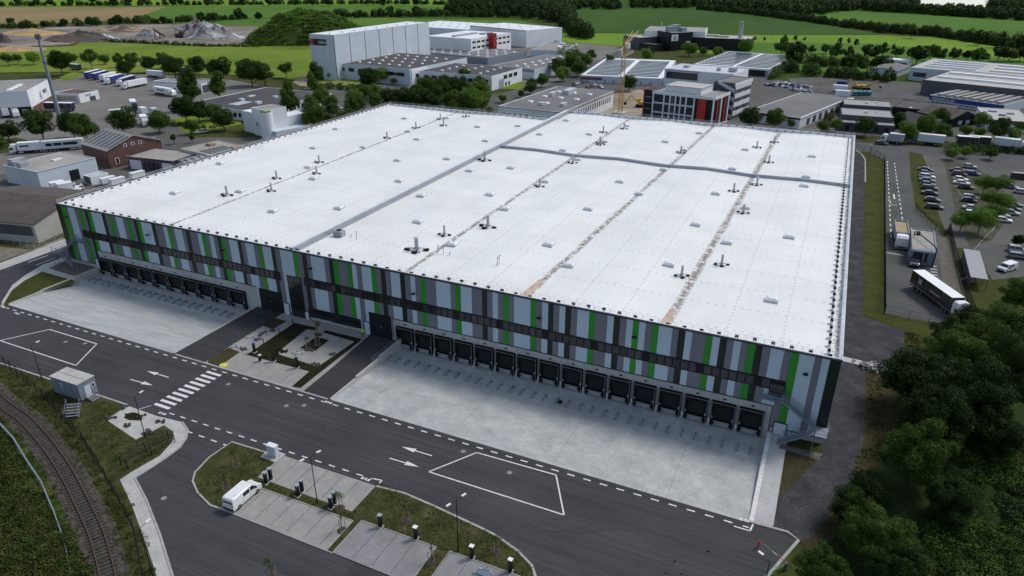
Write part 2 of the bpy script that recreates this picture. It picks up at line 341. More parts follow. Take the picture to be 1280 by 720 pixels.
def paver(name,base):
    m,t,N,L,B=nt(name)
    tc=N.new('ShaderNodeTexCoord'); b=N.new('ShaderNodeTexBrick'); b.inputs['Scale'].default_value=1
    b.inputs['Brick Width'].default_value=.4; b.inputs['Row Height'].default_value=.2; b.inputs['Mortar Size'].default_value=.012
    b.inputs['Color1'].default_value=c4(base); b.inputs['Color2'].default_value=c4(mul(base,.86)); b.inputs['Mortar'].default_value=c4(mul(base,.6))
    L.new(tc.outputs['Object'],b.inputs['Vector'])
    n=N.new('ShaderNodeTexNoise'); n.inputs['Scale'].default_value=.35; n.inputs['Detail'].default_value=6; L.new(tc.outputs['Object'],n.inputs[0])
    mr=N.new('ShaderNodeMapRange'); mr.inputs['From Min'].default_value=.3; mr.inputs['From Max'].default_value=.7; mr.inputs['To Min'].default_value=.86; mr.inputs['To Max'].default_value=1.12; L.new(n.outputs[0],mr.inputs[0])
    h=N.new('ShaderNodeVectorMath'); h.operation='SCALE'; L.new(b.outputs[0],h.inputs[0]); L.new(mr.outputs[0],h.inputs['Scale']); L.new(h.outputs[0],B.inputs['Base Color']); B.inputs['Roughness'].default_value=.85
    MT[name]=m
paver('pavers',(.3,.295,.28)); paver('pavers_grey',(.235,.235,.24))
# roof membrane
def roof_membrane():
    m,t,N,L,B=nt('roof_membrane')
    tc=N.new('ShaderNodeTexCoord'); sx=N.new('ShaderNodeSeparateXYZ'); L.new(tc.outputs['Object'],sx.inputs[0])
    def mt(op,a,b=None,c=None):
        x=N.new('ShaderNodeMath'); x.operation=op
        for i,v in enumerate((a,b,c)):
            if v is None: continue
            if isinstance(v,(int,float)): x.inputs[i].default_value=v
            else: L.new(v,x.inputs[i])
        return x.outputs[0]
    def nz(sc,d=5,st=(1,1,1)):
        mp=N.new('ShaderNodeMapping'); mp.inputs['Scale'].default_value=st; L.new(tc.outputs['Object'],mp.inputs[0])
        n=N.new('ShaderNodeTexNoise'); n.inputs['Scale'].default_value=sc; n.inputs['Detail'].default_value=d; n.inputs['Roughness'].default_value=.65; L.new(mp.outputs[0],n.inputs[0]); return n.outputs[0]
    X,Y=sx.outputs[0],sx.outputs[1]
    def dots(a,pa,b,pb,r):   # line of dots on lines a=k*pa, spaced pb along b
        da=mt('ABSOLUTE',mt('MULTIPLY',mt('SUBTRACT',mt('FRACT',mt('DIVIDE',a,pa)),.5),pa))
        db=mt('ABSOLUTE',mt('MULTIPLY',mt('SUBTRACT',mt('FRACT',mt('DIVIDE',b,pb)),.5),pb))
        return mt('MULTIPLY',mt('LESS_THAN',da,r),mt('LESS_THAN',db,r*1.3))
    dd=mt('MAXIMUM',dots(X,7.85,Y,1.3,.14),dots(Y,7.9,X,1.3,.14))
    seam=mt('LESS_THAN',mt('ABSOLUTE',mt('MULTIPLY',mt('SUBTRACT',mt('FRACT',mt('DIVIDE',X,3.925)),.5),3.925)),.045)
    seam=mt('MULTIPLY',seam,.12)
    # dirt in the four valleys
    n=nz(.5,6,(1,.25,1)); n2=nz(1.1,5); nb=nz(.06,3)
    dirt=None
    for i,(x0,wd,ks) in enumerate([(32.4,.5,-.027),(90.0,.6,-.006),(113.3,.75,.032),(136.5,.85,.016)]):
        d=mt('ABSOLUTE',mt('SUBTRACT',mt('SUBTRACT',X,mt('MULTIPLY',Y,ks)),mt('ADD',x0-.5,n)))
        f=mt('SUBTRACT',1.0,mt('DIVIDE',d,wd))
        f=mt('MAXIMUM',f,0); dirt=f if dirt is None else mt('MAXIMUM',dirt,f)
    dm=N.new('ShaderNodeMapRange'); dm.inputs['From Min'].default_value=.4; dm.inputs['From Max'].default_value=.5; L.new(n2,dm.inputs[0])
    dirt=mt('MULTIPLY',mt('MULTIPLY',mt('POWER',dirt,.5),dm.outputs[0]),.95)
    big=N.new('ShaderNodeMapRange'); big.inputs['From Min'].default_value=.32; big.inputs['From Max'].default_value=.6; big.inputs['To Min'].default_value=.9; big.inputs['To Max'].default_value=1.03; L.new(nz(.07,8),big.inputs[0])
    h=N.new('ShaderNodeVectorMath'); h.operation='SCALE'; h.inputs[0].default_value=(.7,.715,.7); L.new(big.outputs[0],h.inputs['Scale'])
    mx=N.new('ShaderNodeMix'); mx.data_type='RGBA'; L.new(h.outputs[0],mx.inputs[6]); mx.inputs[7].default_value=(.17,.13,.105,1); L.new(dirt,mx.inputs[0])
    m2=N.new('ShaderNodeMix'); m2.data_type='RGBA'; L.new(mx.outputs[2],m2.inputs[6]); m2.inputs[7].default_value=(.16,.16,.17,1); L.new(mt('MAXIMUM',mt('MULTIPLY',dd,.48),seam),m2.inputs[0])
    L.new(m2.outputs[2],B.inputs['Base Color']); B.inputs['Roughness'].default_value=.55; B.inputs['Specular IOR Level'].default_value=.3
    MT['roof_membrane']=m
roof_membrane()
# ================================================================== ground sheet (with the sunken yards left out)
Hh=4000
g=MB()
def rect(mb,x0,y0,x1,y1,z,m): mb.poly([(x0,y0,z),(x1,y0,z),(x1,y1,z),(x0,y1,z)],m)
rect(g,-Hh,-Hh,Hh,-20.6,0,'rough_grass'); rect(g,-Hh,-20.6,9.3,.3,0,'rough_grass'); rect(g,153.6,-20.6,Hh,.3,0,'rough_grass'); rect(g,55.3,-20.6,89.6,.3,0,'rough_grass'); rect(g,-Hh,.3,Hh,Hh,0,'rough_grass')
struct(g,'ground')
Z0=.02
def sheet(name,px,m,z=Z0): 
    b=MB(); b.poly([(p.x,p.y,z) for p in gp(px)],m); return struct(b,name)
def wsheet(name,pts,m,z=Z0):
    b=MB(); b.poly([(x,y,z) for x,y in pts],m); return struct(b,name)
# --- front road and its branches, in metres
def xy(px,py): v=G(px,py); return (v.x,v.y)
wsheet('front_road',[xy(-60,356),xy(0,338),xy(82.5,308),(1.5,4),(-1.5,1.5),xy(73,324),xy(53.5,331),xy(30.6,345),xy(15,357),xy(2,378),(9.4,-20.6),(153.4,-20.6),(157.9,-20.3),xy(998,676),xy(950,730),(150,-52),(113,-52),(113,-34.9),(62,-35.1),(43.7,-35.3),(30.9,-35.5),xy(-60,436)],'asphalt',.02)
wsheet('side_road',[(62.0,-35.1),(62.3,-34.9),xy(300,545),(113,-34.9),(113,-75),(83.5,-75),xy(219,730),xy(200,668),xy(183,625),xy(169,598),xy(200,578),xy(225,560),xy(233,548),xy(235,538),xy(228,528)],'asphalt_turned',.026)
# pavements
wsheet('pavement_outer',[xy(-60,346),xy(0,329),xy(81,299),xy(86,303),xy(82.5,308),xy(0,338),xy(-60,356)],'concrete_pale',.06)
wsheet('pavement_inner',[xy(2,378),xy(15,357),xy(30.6,345),xy(53.5,331),xy(73,324),xy(80,321),xy(84,325),xy(61,335.5),xy(95,346),xy(92.5,351),xy(52.7,339.7),xy(30.6,351),xy(15,363),xy(4,381),xy(8,385.5),xy(2,385)],'concrete_pale',.06)
wsheet('pavement_side',[xy(160,507.5),xy(195,520),xy(228,528),xy(235,538),xy(233,548),xy(225,560),xy(200,578),xy(169,598),xy(183,625),xy(200,668),xy(219,730),xy(199,730),xy(186,690),xy(165,632),xy(150,600),xy(165,590),xy(200,570),xy(216,552),xy(217,540),xy(205,532),xy(170,550),xy(133,525),xy(154,511)],'concrete_pale',.06)
wsheet('lawn_left',[xy(2.3,382.5),xy(15,363),xy(30.6,351),xy(52.7,339.7),xy(92.5,350.5),xy(93,353),(9.2,-14),(9.2,-20.3),xy(8,385),xy(4,381)],'lawn_new',.05)
wsheet('gravel_pad',[xy(61,335.5),xy(84,325),(1,-.2),(9,-.2),(9,-6),xy(95,346)],'pad_gravel',.03)
wsheet('verge_south',[xy(-60,441),(30.9,-35.7),(43.7,-35.5),(62,-35.3),xy(133,525),xy(170,550),xy(205,532),xy(216,540),xy(215,552),xy(200,570),xy(165,590),xy(150,600),xy(165,632),xy(199,730),xy(160,730),xy(120,600),xy(60,540),xy(-60,480)],'lawn',.03)
wsheet('dry_verge',[xy(-60,475),xy(40,535),xy(100,580),xy(140,640),xy(170,735),xy(152,735),xy(115,650),xy(75,580),xy(30,525),xy(-60,468)],'dry_verge',.05)
wsheet('weed_bank',[xy(-80,500),xy(0,525),xy(50,560),xy(95,640),xy(125,740),(60,-110),(-20,-90)],'weeds',.035)
# kerbs
k=MB()
k.ribbon([(30.9,-35.5),(43.7,-35.3),(54.6,-35.15),(62,-35.1)],.3,0,'kerb',.12)
k.ribbon([xy(228,528),xy(235,538),xy(233,548),xy(225,560),xy(200,578),xy(169,598),xy(183,625),xy(200,668),xy(219,730)],.25,0,'kerb',.13)
k.ribbon([(153.5,-20.45),(158,-20.3),xy(998,676),xy(953,728)],.35,0,'kerb',.14)
k.ribbon([(56,-20.7),(89.2,-20.7)],.3,0,'kerb',.1)
struct(k,'kerbs')
# --- yards
def yard(x0,x1,name,m):
    b=MB(); n=12
    for i in range(n):
        for j in range(8):
            xa,xb=x0+(x1-x0)*i/n,x0+(x1-x0)*(i+1)/n
            def zz(y): t=max(0,min(1,(y+20.6)/17.5)); return .02-1.2*t
            ya,yb=-20.6+21*j/8,-20.6+21*(j+1)/8
            b.quad((xa,ya,zz(ya)),(xb,ya,zz(ya)),(xb,yb,zz(yb)),(xa,yb,zz(yb)),m)
    return struct(b,name)
yard(9.3,55.3,'dock_yard','yard_left_mat'); yard(89.6,153.6,'dock_yard','yard_right_mat')
# ================================================================== warehouse
WL,WD=161.0,148.5
WH=thing('warehouse','vast white roofed logistics warehouse with green and grey striped cladding along its dock front','warehouse')
H=14.0
body=MB()
B2=132.9
body.prism([(.15,.15),(160.85,.15),(160.85,WD-.15),(66.2,WD-.15),(66.2,B2-.15),(.15,B2-.15)],-1.6,12.9,'wall_pale')
body.build('wall',WH)
# concrete base band in front
cb=MB()
cb.box(10.3,-.12,-1.4,56.3,.14,4.55,'concrete')
for x in range(0,11): cb.box(10.25+4.29*x,-.135,-1.3,10.29+4.29*x,-.12,4.5,'mauve_panel')
cb.box(88.2,-.12,-1.4,153.6,.14,4.45,'concrete')
for x in range(0,17): cb.box(88.55+4.01*x,-.135,-1.3,88.59+4.01*x,-.12,4.4,'mauve_panel')
cb.box(153.6,-.1,-1.2,161.0,.14,.95,'concrete'); cb.box(0,-.1,-.2,10.3,.14,.9,'concrete'); cb.box(56.3,-.1,-.2,88.2,.14,.55,'concrete_pale')
cb.build('concrete_base',WH)
# striped cladding
TOP=[(70.3,'K'),(76.1,'G'),(82.4,'P'),(84.4,'W'),(92.8,'P'),(97.6,'G'),(102.5,'P'),(105.7,'K'),(109.4,'G'),(113.9,'W'),(127,'K'),(131.4,'P'),(135.8,'G'),(140.7,'P'),(144.4,'W'),(153.2,'P'),(158.3,'G'),(163,'P'),(167,'K'),(171.2,'G'),(176,'W'),(189.3,'K'),(193.9,'P'),(203.9,'W'),(208.8,'G'),(213.6,'P'),(217.8,'W'),(227.5,'P'),(232,'K'),(237.2,'P'),(247,'W'),(251.8,'G'),(257.6,'P'),(261.5,'W'),(266.8,'P'),(271.5,'K'),(276.1,'G'),(281.7,'P'),(286.3,'W'),(297,'K'),(301.5,'P'),(306.7,'W'),(317,'P'),(322.5,'G'),(328,'W'),(338.8,'K'),(343.6,'P'),(349.9,'W'),(365.8,'G'),(371.4,'P'),(377.6,'K'),(382.9,'P'),(388,'W'),(405.1,'P'),(411,'K'),(416.3,'G'),(422.5,'P'),(433.8,'G'),(439.7,'W'),(445.6,'P'),(451.8,'W'),(463.8,'G'),(470,'P'),(475.8,'K'),(481.7,'P'),(488.3,'W'),(500,'K'),(506,'P'),(513,'W'),(519,'P'),(525.4,'G'),(531.7,'P'),(545,'W'),(563.2,'P'),(569.4,'G'),(576,'W'),(589.9,'P'),(602.8,'K'),(609.3,'P'),(616,'W'),(622.9,'P'),(629.4,'G'),(636.4,'P'),(643,'W'),(663.9,'G'),(671.3,'P'),(678.3,'W'),(686,'K'),(692.6,'P'),(700,'W'),(707.5,'K'),(714.7,'P'),(722.4,'W'),(737.4,'G'),(745,'P'),(760,'W'),(768.3,'K'),(776,'P'),(784.2,'W'),(792.2,'G'),(799.8,'W'),(808,'P'),(816,'G'),(824.3,'W'),(841.4,'P'),(849.3,'K'),(857.8,'W'),(866.4,'P'),(883.3,'G'),(891.8,'W'),(901,'K'),(909.9,'P'),(918.3,'W'),(927.6,'P'),(935.9,'G'),(945.5,'K'),(954.4,'P'),(964.3,'W'),(981.4,'P'),(990.2,'G'),(1000.3,'W'),(1019.7,'P'),(1028.7,'W'),(1038.6,'K'),(1053.1,None)]
def facx(px):
    py=254.5+.1991*(px-70.3); d=ray(px,py); t=-CAM.y/d.y; return CAM.x+d.x*t
xs=[max(0,min(WL,facx(a))) for a,_ in TOP]; xs[0]=0; xs[-1]=WL
PM={'K':'dark_green_panel','G':'lime_green_panel','W':'light_panel','P':'mauve_panel'}
def zbot(x):
    if x<10.2: return .92
    if x<56.3: return 4.62
    if x<88.2: return .6
    if x<153.6: return 4.52
    return 1.0
cl=MB(); cuts=[10.2,56.3,88.2,153.6]
for i in range(len(TOP)-1):
    seg=[xs[i]]+[c for c in cuts if xs[i]<c<xs[i+1]]+[xs[i+1]]
    for a,b in zip(seg[:-1],seg[1:]):
        zb=zbot((a+b)/2)
        yo=-.16-.004*(i%2)
        cl.box(a+.012,yo,zb,b-.012,.1,13.86,PM[TOP[i][1]])
cl.build('cladding',WH)
tr=MB()
tr.box(10.2,-.2,4.5,56.3,-.1,4.66,'navy_trim'); tr.box(88.2,-.2,4.4,153.6,-.1,4.56,'navy_trim'); tr.box(153.45,-.2,-.2,153.6,-.1,4.5,'navy_trim')
tr.box(153.6,-.2,.88,160.9,-.1,1.03,'navy_trim'); tr.box(.1,-.2,.82,10.2,-.1,.95,'navy_trim'); tr.box(0,-.24,13.8,161.05,.1,14.0,'navy_trim')
tr.build('trim',WH)
# window ribbons: dark band with single windows
rb=MB()
BZ0,BZ1=7.2,8.95
rb.box(7.0,-.24,BZ0,63.0,-.1,BZ1,'black_metal'); rb.box(68.7,-.24,BZ0,154.6,-.1,BZ1,'black_metal'); rb.build('window_band',WH)
fm=MB(); fm.box(0,-.03,0,1.08,0,1.45,'navy_trim'); fm.box(.09,-.045,.09,.99,-.03,1.36,'glass_grey')
fm=fm.build('window',WH,loc=(7.3,-.24,BZ0+.15))
tag(fm); wn=0
spots=[]
for (a,b) in ((7.3,62.6),(69.0,153.2)):
    x=a; k=0
    while x+1.1<b:
        if k%7!=6: spots.append(x)
        x+=1.2 if k%7!=6 else 1.05
        k+=1
spots=sorted(spots,key=lambda x:-x)
hidden_pat=set()
for i,x in enumerate(spots[:96]):
    if i==0: fm.location=(x,-.24,BZ0+.15); continue
    c=fm.copy(); COL.objects.link(c); c.location=(x,-.24,BZ0+.15)
def panel_window(name,x0,z0,x1,z1,nx,nz,m='glass_dark',y=-.2,fr='black_metal'):
    b=MB(); b.box(x0,y-.06,z0,x1,y+.1,z1,fr)
    for i in range(nx):
        for j in range(nz):
            a=x0+.1+(x1-x0-.1)*i/nx; c=x0+(x1-x0-.1)*(i+1)/nx
            d=z0+.1+(z1-z0-.1)*j/nz; e=z0+(z1-z0-.1)*(j+1)/nz
            b.box(a,y-.075,d,c,y-.06,e,m)
    return b.build(name,WH)
panel_window('stair_window',64.6,.1,68.0,8.7,2,6,'glass_dark')
panel_window('office_window',68.9,.75,81.0,2.7,8,1,'glass_dark')
panel_window('corner_window',152.6,6.4,154.7,8.35,1,2,'glass_grey',y=-.27)
# sectional gates
for x0,x1,z1 in ((57.0,62.3,4.3),(83.2,87.6,4.6)):
    b=MB(); b.box(x0-.15,-.26,0,x1+.15,.05,z1+.15,'black_metal')
    gt=b.build('gate',WH)
    b=MB()
    for j in range(8): b.box(x0,-.33+.004*(j%2),.05+(z1-.1)*j/8+.02,x1,-.262,.05+(z1-.1)*(j+1)/8-.01,'wall_dark')
    b.box((x0+x1)/2+.1,-.36,2.1,(x0+x1)/2+.35,-.33,2.3,'galvanised'); b.build('gate_leaf',gt)
# personnel doors
for x0,x1,z0,z1,c in ((62.9,64.1,0,2.4,'wall_pale'),(81.9,83.0,0,2.5,'light_panel'),(154.2,155.8,-.6,1.9,'wall_pale'),(9.0,10.1,0,2.3,'wall_pale'),(68.05,68.8,0,1.6,'wall_pale')):
    b=MB(); b.box(x0-.12,-.3,z0,x1+.12,-.05,z1+.12,'navy_trim'); fr=b.build('door',WH)
    b=MB(); b.box(x0,-.34,z0+.03,x1,-.3,z1,c); b.box(x1-.25,-.38,(z0+z1)/2,x1-.1,-.34,(z0+z1)/2+.08,'black_metal'); b.build('door_leaf',fr)
# dock doors
def dock(x,wd,zt,first=None):
    o=MB()   # shelter: head and two cheeks standing off the wall
    zb=-.95; d=-.75
    o.box(0,d,zt-.75,wd,-.12,zt,'black_rubber'); o.box(0,d,zb,.38,-.12,zt-.75,'black_rubber'); o.box(wd-.38,d,zb,wd,-.12,zt-.75,'black_rubber')
    o.box(.04,d-.03,zt-.1,wd-.04,d,zt-.05,'wall_grey')
    for q in (.06,wd-.1): o.box(q,d-.03,zb,q+.04,d,zt-.1,'wall_grey')
    sh=o.build('dock_door',WH,loc=(x,0,0))
    o=MB(); o.box(.38,-.3,.1,wd-.38,-.13,zt-.75,'wall_dark'); o.build('door_leaf',sh)
    o=MB(); o.box(.3,-.7,-.22,wd-.3,-.13,0,'black_metal'); o.box(.5,-.78,-.2,wd-.5,-.7,-.02,'galvanised'); o.build('dock_leveller',sh)
    for q in (.35,wd-.65):
        o=MB(); o.box(q,-.85,-.62,q+.3,-.12,-.1,'black_rubber'); o.build('bumper',sh)
    o=MB(); o.box(wd/2-.22,-.16,zt+.35,wd/2+.22,-.12,zt+.6,'wall_dark'); o.build('number_plate',sh)
    o=MB(); o.box(-.32,-.5,-1.1,-.02,-.12,.05,'white_metal'); o.box(-.5,-.62,-1.2,.16,-.12,-.75,'concrete_pale'); o.build('corner_post',sh)
    for q in (.25,wd-.3):
        o=MB(); o.box(q,-.81,.45,q+.1,-.76,.8,'headlight'); o.build('marker_light',sh)
    return sh
def copies(root,n,dx):
    for i in range(1,n):
        r=root.copy(); COL.objects.link(r); r.location.x+=dx*i
        for ch in root.children: c=ch.copy(); COL.objects.link(c); c.parent=r
copies(dock(10.4,4.0,2.9),10,4.29); copies(dock(88.95,3.5,3.22),16,4.01)
# wall lamps / cameras
for x,z in ((3.2,11.4),(28.6,11.2),(49.5,11.3),(71.0,11.3),(93.2,10.6),(116.8,11),(132.5,11.2),(156.9,11)):
    b=MB(); b.box(x-.08,-.55,z,x+.08,-.15,z+.1,'black_metal'); b.box(x-.35,-.95,z-.05,x+.35,-.5,z+.12,'black_metal'); b.build('wall_lamp',WH)
# roof deck
rf=MB()
vall=[0,31,48,66,78,90,102.5,115,126,137.4,150,161]; lev=[.2,-.25,.2,-.05,.15,-.25,.22,-.25,.22,-.25,.12,-.1]
def rz_(x):
    for a,b,c,d in zip(vall[:-1],vall[1:],lev[:-1],lev[1:]):
        if a<=x<=b: return 13.25+c+(d-c)*(x-a)/(b-a)
    return 13.25
ys=[.3+(WD-.6)*i/10 for i in range(11)]
for i in range(len(vall)-1):
    a,b=vall[i],vall[i+1]; yb=(B2-.3) if b<=66 else (WD-.3)
    aa=max(a,.3); bb=min(b,160.7)
    for j in range(10):
        y0=.3+(yb-.3)*j/10; y1=.3+(yb-.3)*(j+1)/10
        rf.quad((aa,y0,rz_(aa)),(bb,y0,rz_(bb)),(bb,y1,rz_(bb)),(aa,y1,rz_(aa)),'roof_membrane')
rf.build('roof',WH)
# parapet : inner upstand of membrane and metal capping
pp=MB()
def cap(x0,y0,x1,y1):
    pp.box(x0,y0,12.8,x1,y1,13.93,'white_paint'); pp.box(x0-.04,y0-.04,13.93,x1+.04,y1+.04,14.0,'roof_metal')
cap(-.02,-.1,161.02,.32); cap(160.6,.37,161.05,WD-.37); cap(-.05,.37,.4,B2-.37); cap(-.05,B2-.32,65.6,B2+.05); cap(66.6,WD-.32,161.05,WD+.05)
pp.build('parapet',WH)
fw=MB()
n=24
fw.box(65.6,.4,12.6,66.6,WD-.4,14.3,'wall_grey'); fw.box(65.55,.36,14.3,66.2,WD-.36,14.36,'white_metal'); fw.box(66.2,.36,14.3,66.65,WD-.36,14.35,'roof_metal')
fw.build('fire_wall',WH)
fw=MB()
for i in range(48):
    a=66.7+(160.5-66.7)*i/48; b=66.7+(160.5-66.7)*(i+1)/48
    za,zb_=rz_(a)+.72,rz_(b)+.72
    fw.add([(a,90.6,12.6),(b,90.6,12.6),(b,91.2,12.6),(a,91.2,12.6),(a,90.6,za),(b,90.6,zb_),(b,91.2,zb_),(a,91.2,za)],[(4,5,6,7),(0,1,5,4),(2,3,7,6)],'cross_metal')
fw.build('cross_fire_wall',WH)
# gutters stains at the front outlets
st=MB()
def on_roof(px,py):
    z=13.4
    for _ in range(4):
        p=G(px,py,z); z=rz_(min(max(p.x,0),161))
    p=G(px,py,z); return p.x,p.y,z
for x0,w0,y1 in ((113.2,1.9,9.0),(136.4,1.9,7.5),(89.8,1.4,9)):
    for i in range(9):
        ya=.5+(y1-.5)*i/9; yb=.5+(y1-.5)*(i+1)/9; wa=w0*(1-.55*i/9); wb=w0*(1-.55*(i+1)/9)
        st.quad((x0-wa/2,ya,rz_(x0-wa/2)+.02),(x0+wa/2,ya,rz_(x0+wa/2)+.02),(x0+wb/2,yb,rz_(x0+wb/2)+.02),(x0-wb/2,yb,rz_(x0-wb/2)+.02),'silt')  if x0!=89.8 else None
st.build('silt_stain',WH) if st.v else None
# skylight hatches
SKY=[(276,204),(219,241),(301,239),(392.5,184.5),(455,183.7),(386,208.7),(392.5,223),(497.5,200),(559.5,198),(499.5,226),(587.5,213),(527,244.5),(342,263.7),(424,260),(523,277),(613,243),(632,261),(566,305.7),(639,209.5),(704,187.5),(722.5,199),(682,226.7),(775,226.7),(830,211.7),(799.5,242),(736,261),(686,305.7),(711.7,331.7),(915.7,210.7),(931.7,186.7),(895,241.7),(870,280.5),(932,259.5),(909,303),(836.7,330.5),(855,187),(1015,195),(1008,220.7),(1005.5,232),(987,296),(965,375),(506,147.5),(420.5,160.7),(511,163.7),(522,173.7),(558.7,147),(597.5,158),(607.5,175.7),(648,157),(708,150),(675,167.5),(737,167.5),(756,176.7),(784,157),(832,176.7),(874.5,166)]
s0=None
for i,(a,b) in enumerate(SKY):
    x,y,z=on_roof(a,b+1)
    if s0 is None:
        o=MB(); o.box(-.95,-.75,0,.95,.75,.32,'white_paint'); o.prism([(-1.05,-.85),(1.05,-.85),(1.05,.85),(-1.05,.85)],.32,.4,'roof_metal')
        s0=o.build('skylight',WH,loc=(x,y,z))
        o=MB(); o.add([(-.9,-.7,.4),(.9,-.7,.4),(.9,.7,.4),(-.9,.7,.4),(-.6,-.45,.62),(.6,-.45,.62),(.6,.45,.62),(-.6,.45,.62)],[(4,5,6,7),(0,1,5,4),(1,2,6,5),(2,3,7,6),(3,0,4,7)],'white_metal'); o.build('dome',s0)
    else:
        c=s0.copy(); COL.objects.link(c); c.location=(x,y,z)
        d=s0.children[0].copy(); COL.objects.link(d); d.parent=c
# smoke-extract stacks
STK=[(284,244),(346,223),(339.5,238.7),(399,203),(396,217),(555.5,293.7),(606,200.5),(610,283.7),(716,203.7),(674.5,233),(751,181),(851,191),(946,184.5),(946,231),(917,239),(929,266),(961,203),(902,331),(852,345),(550.5,149),(554.5,157),(520,160),(484,172.5),(582.5,146),(754,165.5),(780,161),(750,179),(968,178),(521,312.5)]
s0=None
for i,(a,b) in enumerate(STK):
    x,y,z=on_roof(a,b)
    if s0 is None:
        o=MB(); o.box(-.28,-.28,0,.28,.28,.4,'galvanised'); o.cyl((0,0,.4),(0,0,2.1),.26,.26,10,'galvanised'); o.cyl((0,0,2.1),(0,0,2.25),.33,.33,10,'roof_metal')
        s0=o.build('vent_stack',WH,loc=(x,y,z))
        for q in ((-1.25,-.3),(1.25,.2),(0.1,-1.1)):
            o=MB(); o.box(q[0]-.33,q[1]-.24,0,q[0]+.33,q[1]+.24,.28,'black_rubber'); o.box(min(0,q[0])-.04,min(0,q[1])-.04,.34,max(0,q[0])+.04,max(0,q[1])+.04,.4,'wall_grey'); o.build('ballast_foot',s0)
        o=MB(); o.box(.5,-.8,0,.8,-.5,.35,'white_metal'); o.build('roof_drain',s0)
    else:
        c=s0.copy(); COL.objects.link(c); c.location=(x,y,z); c.rotation_euler=(0,0,rnd.uniform(-.3,.3)); c.scale=(.85,.85,.9)
        if i==len(STK)-1: c.scale=(1.45,1.45,1.15)
        elif i in (6,7): c.scale=(1.2,1.2,1.15)
        for ch in s0.children: d=ch.copy(); COL.objects.link(d); d.parent=c
o=MB(); x,y,z=on_roof(424.5,295); o.box(-1,-.7,.15,1,.7,1.2,'wall_grey'); o.cyl((0,0,1.2),(0,0,1.35),.5,.5,12,'black_metal'); o.build('roof_unit',WH,loc=(x,y,z))
for (a,b) in ((446,300),(439,297.5),(547.5,317.5),(554.5,317.5),(562,319.5),(621.7,332.5),(624,330)):
    x,y,z=on_roof(a,b); h=1.7 if a not in (439,562) else .6
    o=MB(); o.cyl((0,0,0),(0,0,h),.06,.06,6,'wall_grey'); o.cyl((0,0,h),(.35,0,h+.1),.07,.07,6,'wall_grey'); o.build('vent_pipe',WH,loc=(x,y,z))
# edge ballast anchors with guard rail
o=MB(); o.box(-.26,-.2,.48,.26,.2,.8,'black_rubber'); o.box(-.2,-.2,0,.2,.2,.48,'white_paint'); o.box(-.05,-.8,.55,.05,0,.65,'white_metal'); a0=o.build('rail_anchor',WH,loc=(2,1.0,rz_(2)))
cnt=1; extra=MB()
def anchor(x,y,rz):
    global cnt
    z=rz_(x)
    if cnt==1 and False: pass
    if cnt<100:
        c=a0.copy(); COL.objects.link(c); c.location=(x,y,z); c.rotation_euler=(0,0,rz); cnt+=1
    else:
        extra.obox((x,y,z+.62),(.5,.36,.3),rz,'wall_slate')
for i in range(1,64): anchor(2+2.5*i,1.0,0)
for i in range(58): anchor(159.3,2.5+2.5*i,R(90))
for i in range(52): anchor(1.4,3+2.5*i,R(90))
for i in range(26): anchor(2+2.5*i,B2-1.2,0)
for i in range(37): anchor(68+2.5*i,WD-1.2,0)
for i in range(6): anchor(67.8,B2+1.5+2.4*i,R(90))
tag(extra.build('rail_anchor_row',WH),kind='stuff')
gr=MB()
def rail(a,b,n):
    for i in range(n+1):
        t=i/n; x=a[0]+(b[0]-a[0])*t; y=a[1]+(b[1]-a[1])*t; gr.cyl((x,y,13.9),(x,y,14.75),.025,.025,4,'white_metal',cap=False)
    for z in (14.4,14.75): gr.cyl((a[0],a[1],z),(b[0],b[1],z),.02,.02,4,'white_metal',cap=False)
rail((.2,.2),(160.9,.2),64); rail((160.8,.2),(160.8,WD-.2),58); rail((.2,.3),(.2,B2),52); rail((.2,B2),(65.8,B2),26); rail((66.8,WD-.1),(160.8,WD-.1),37)
gr.build('guard_rail',WH)
# coping clutter of the right edge
sp=MB()
for i in range(240):
    y=rnd.uniform(1,WD-1); x=160.15+rnd.uniform(-.3,.3); sp.box(x,y,rz_(x),x+rnd.uniform(.1,.35),y+rnd.uniform(.1,.5),rz_(x)+.06,'silt')
tag(sp.build('gutter_debris',WH),kind='stuff')
# back-left gutter walkway pipes
gw=MB(); gw.box(-1.3,1,13.2,-.2,B2,13.3,'roof_metal'); gw.box(-1.35,1,13.3,-1.25,B2,13.8,'black_metal'); gw.build('gutter',WH)
# external stairs
def stair(name,x0,y0,z0,x1,z1,wd,steps,m='steel_blue'):
    b=MB()
    for s in (0,wd):
        dx=(x1-x0); b.add([(x0,y0-s-.04,z0),(x1,y0-s-.04,z1),(x1,y0-s-.04,z1+.25),(x0,y0-s-.04,z0+.25),(x0,y0-s+.04,z0),(x1,y0-s+.04,z1),(x1,y0-s+.04,z1+.25),(x0,y0-s+.04,z0+.25)],[(0,1,2,3),(7,6,5,4),(3,2,6,7),(0,4,5,1)],m)
        b.cyl((x0,y0-s,z0+1.2),(x1,y0-s,z1+1.2),.035,.035,5,m); b.cyl((x0,y0-s,z0+.75),(x1,y0-s,z1+.75),.025,.025,5,m)
        for i in range(6):
            t=i/5; x=x0+dx*t; z=z0+(z1-z0)*t; b.cyl((x,y0-s,z),(x,y0-s,z+1.2),.025,.025,4,m)
    for i in range(steps):
        t=(i+.5)/steps; x=x0+(x1-x0)*t; z=z0+(z1-z0)*t; b.box(x-.14,y0-wd,z,x+.14,y0,z+.04,m)
    return b.build(name,SR)
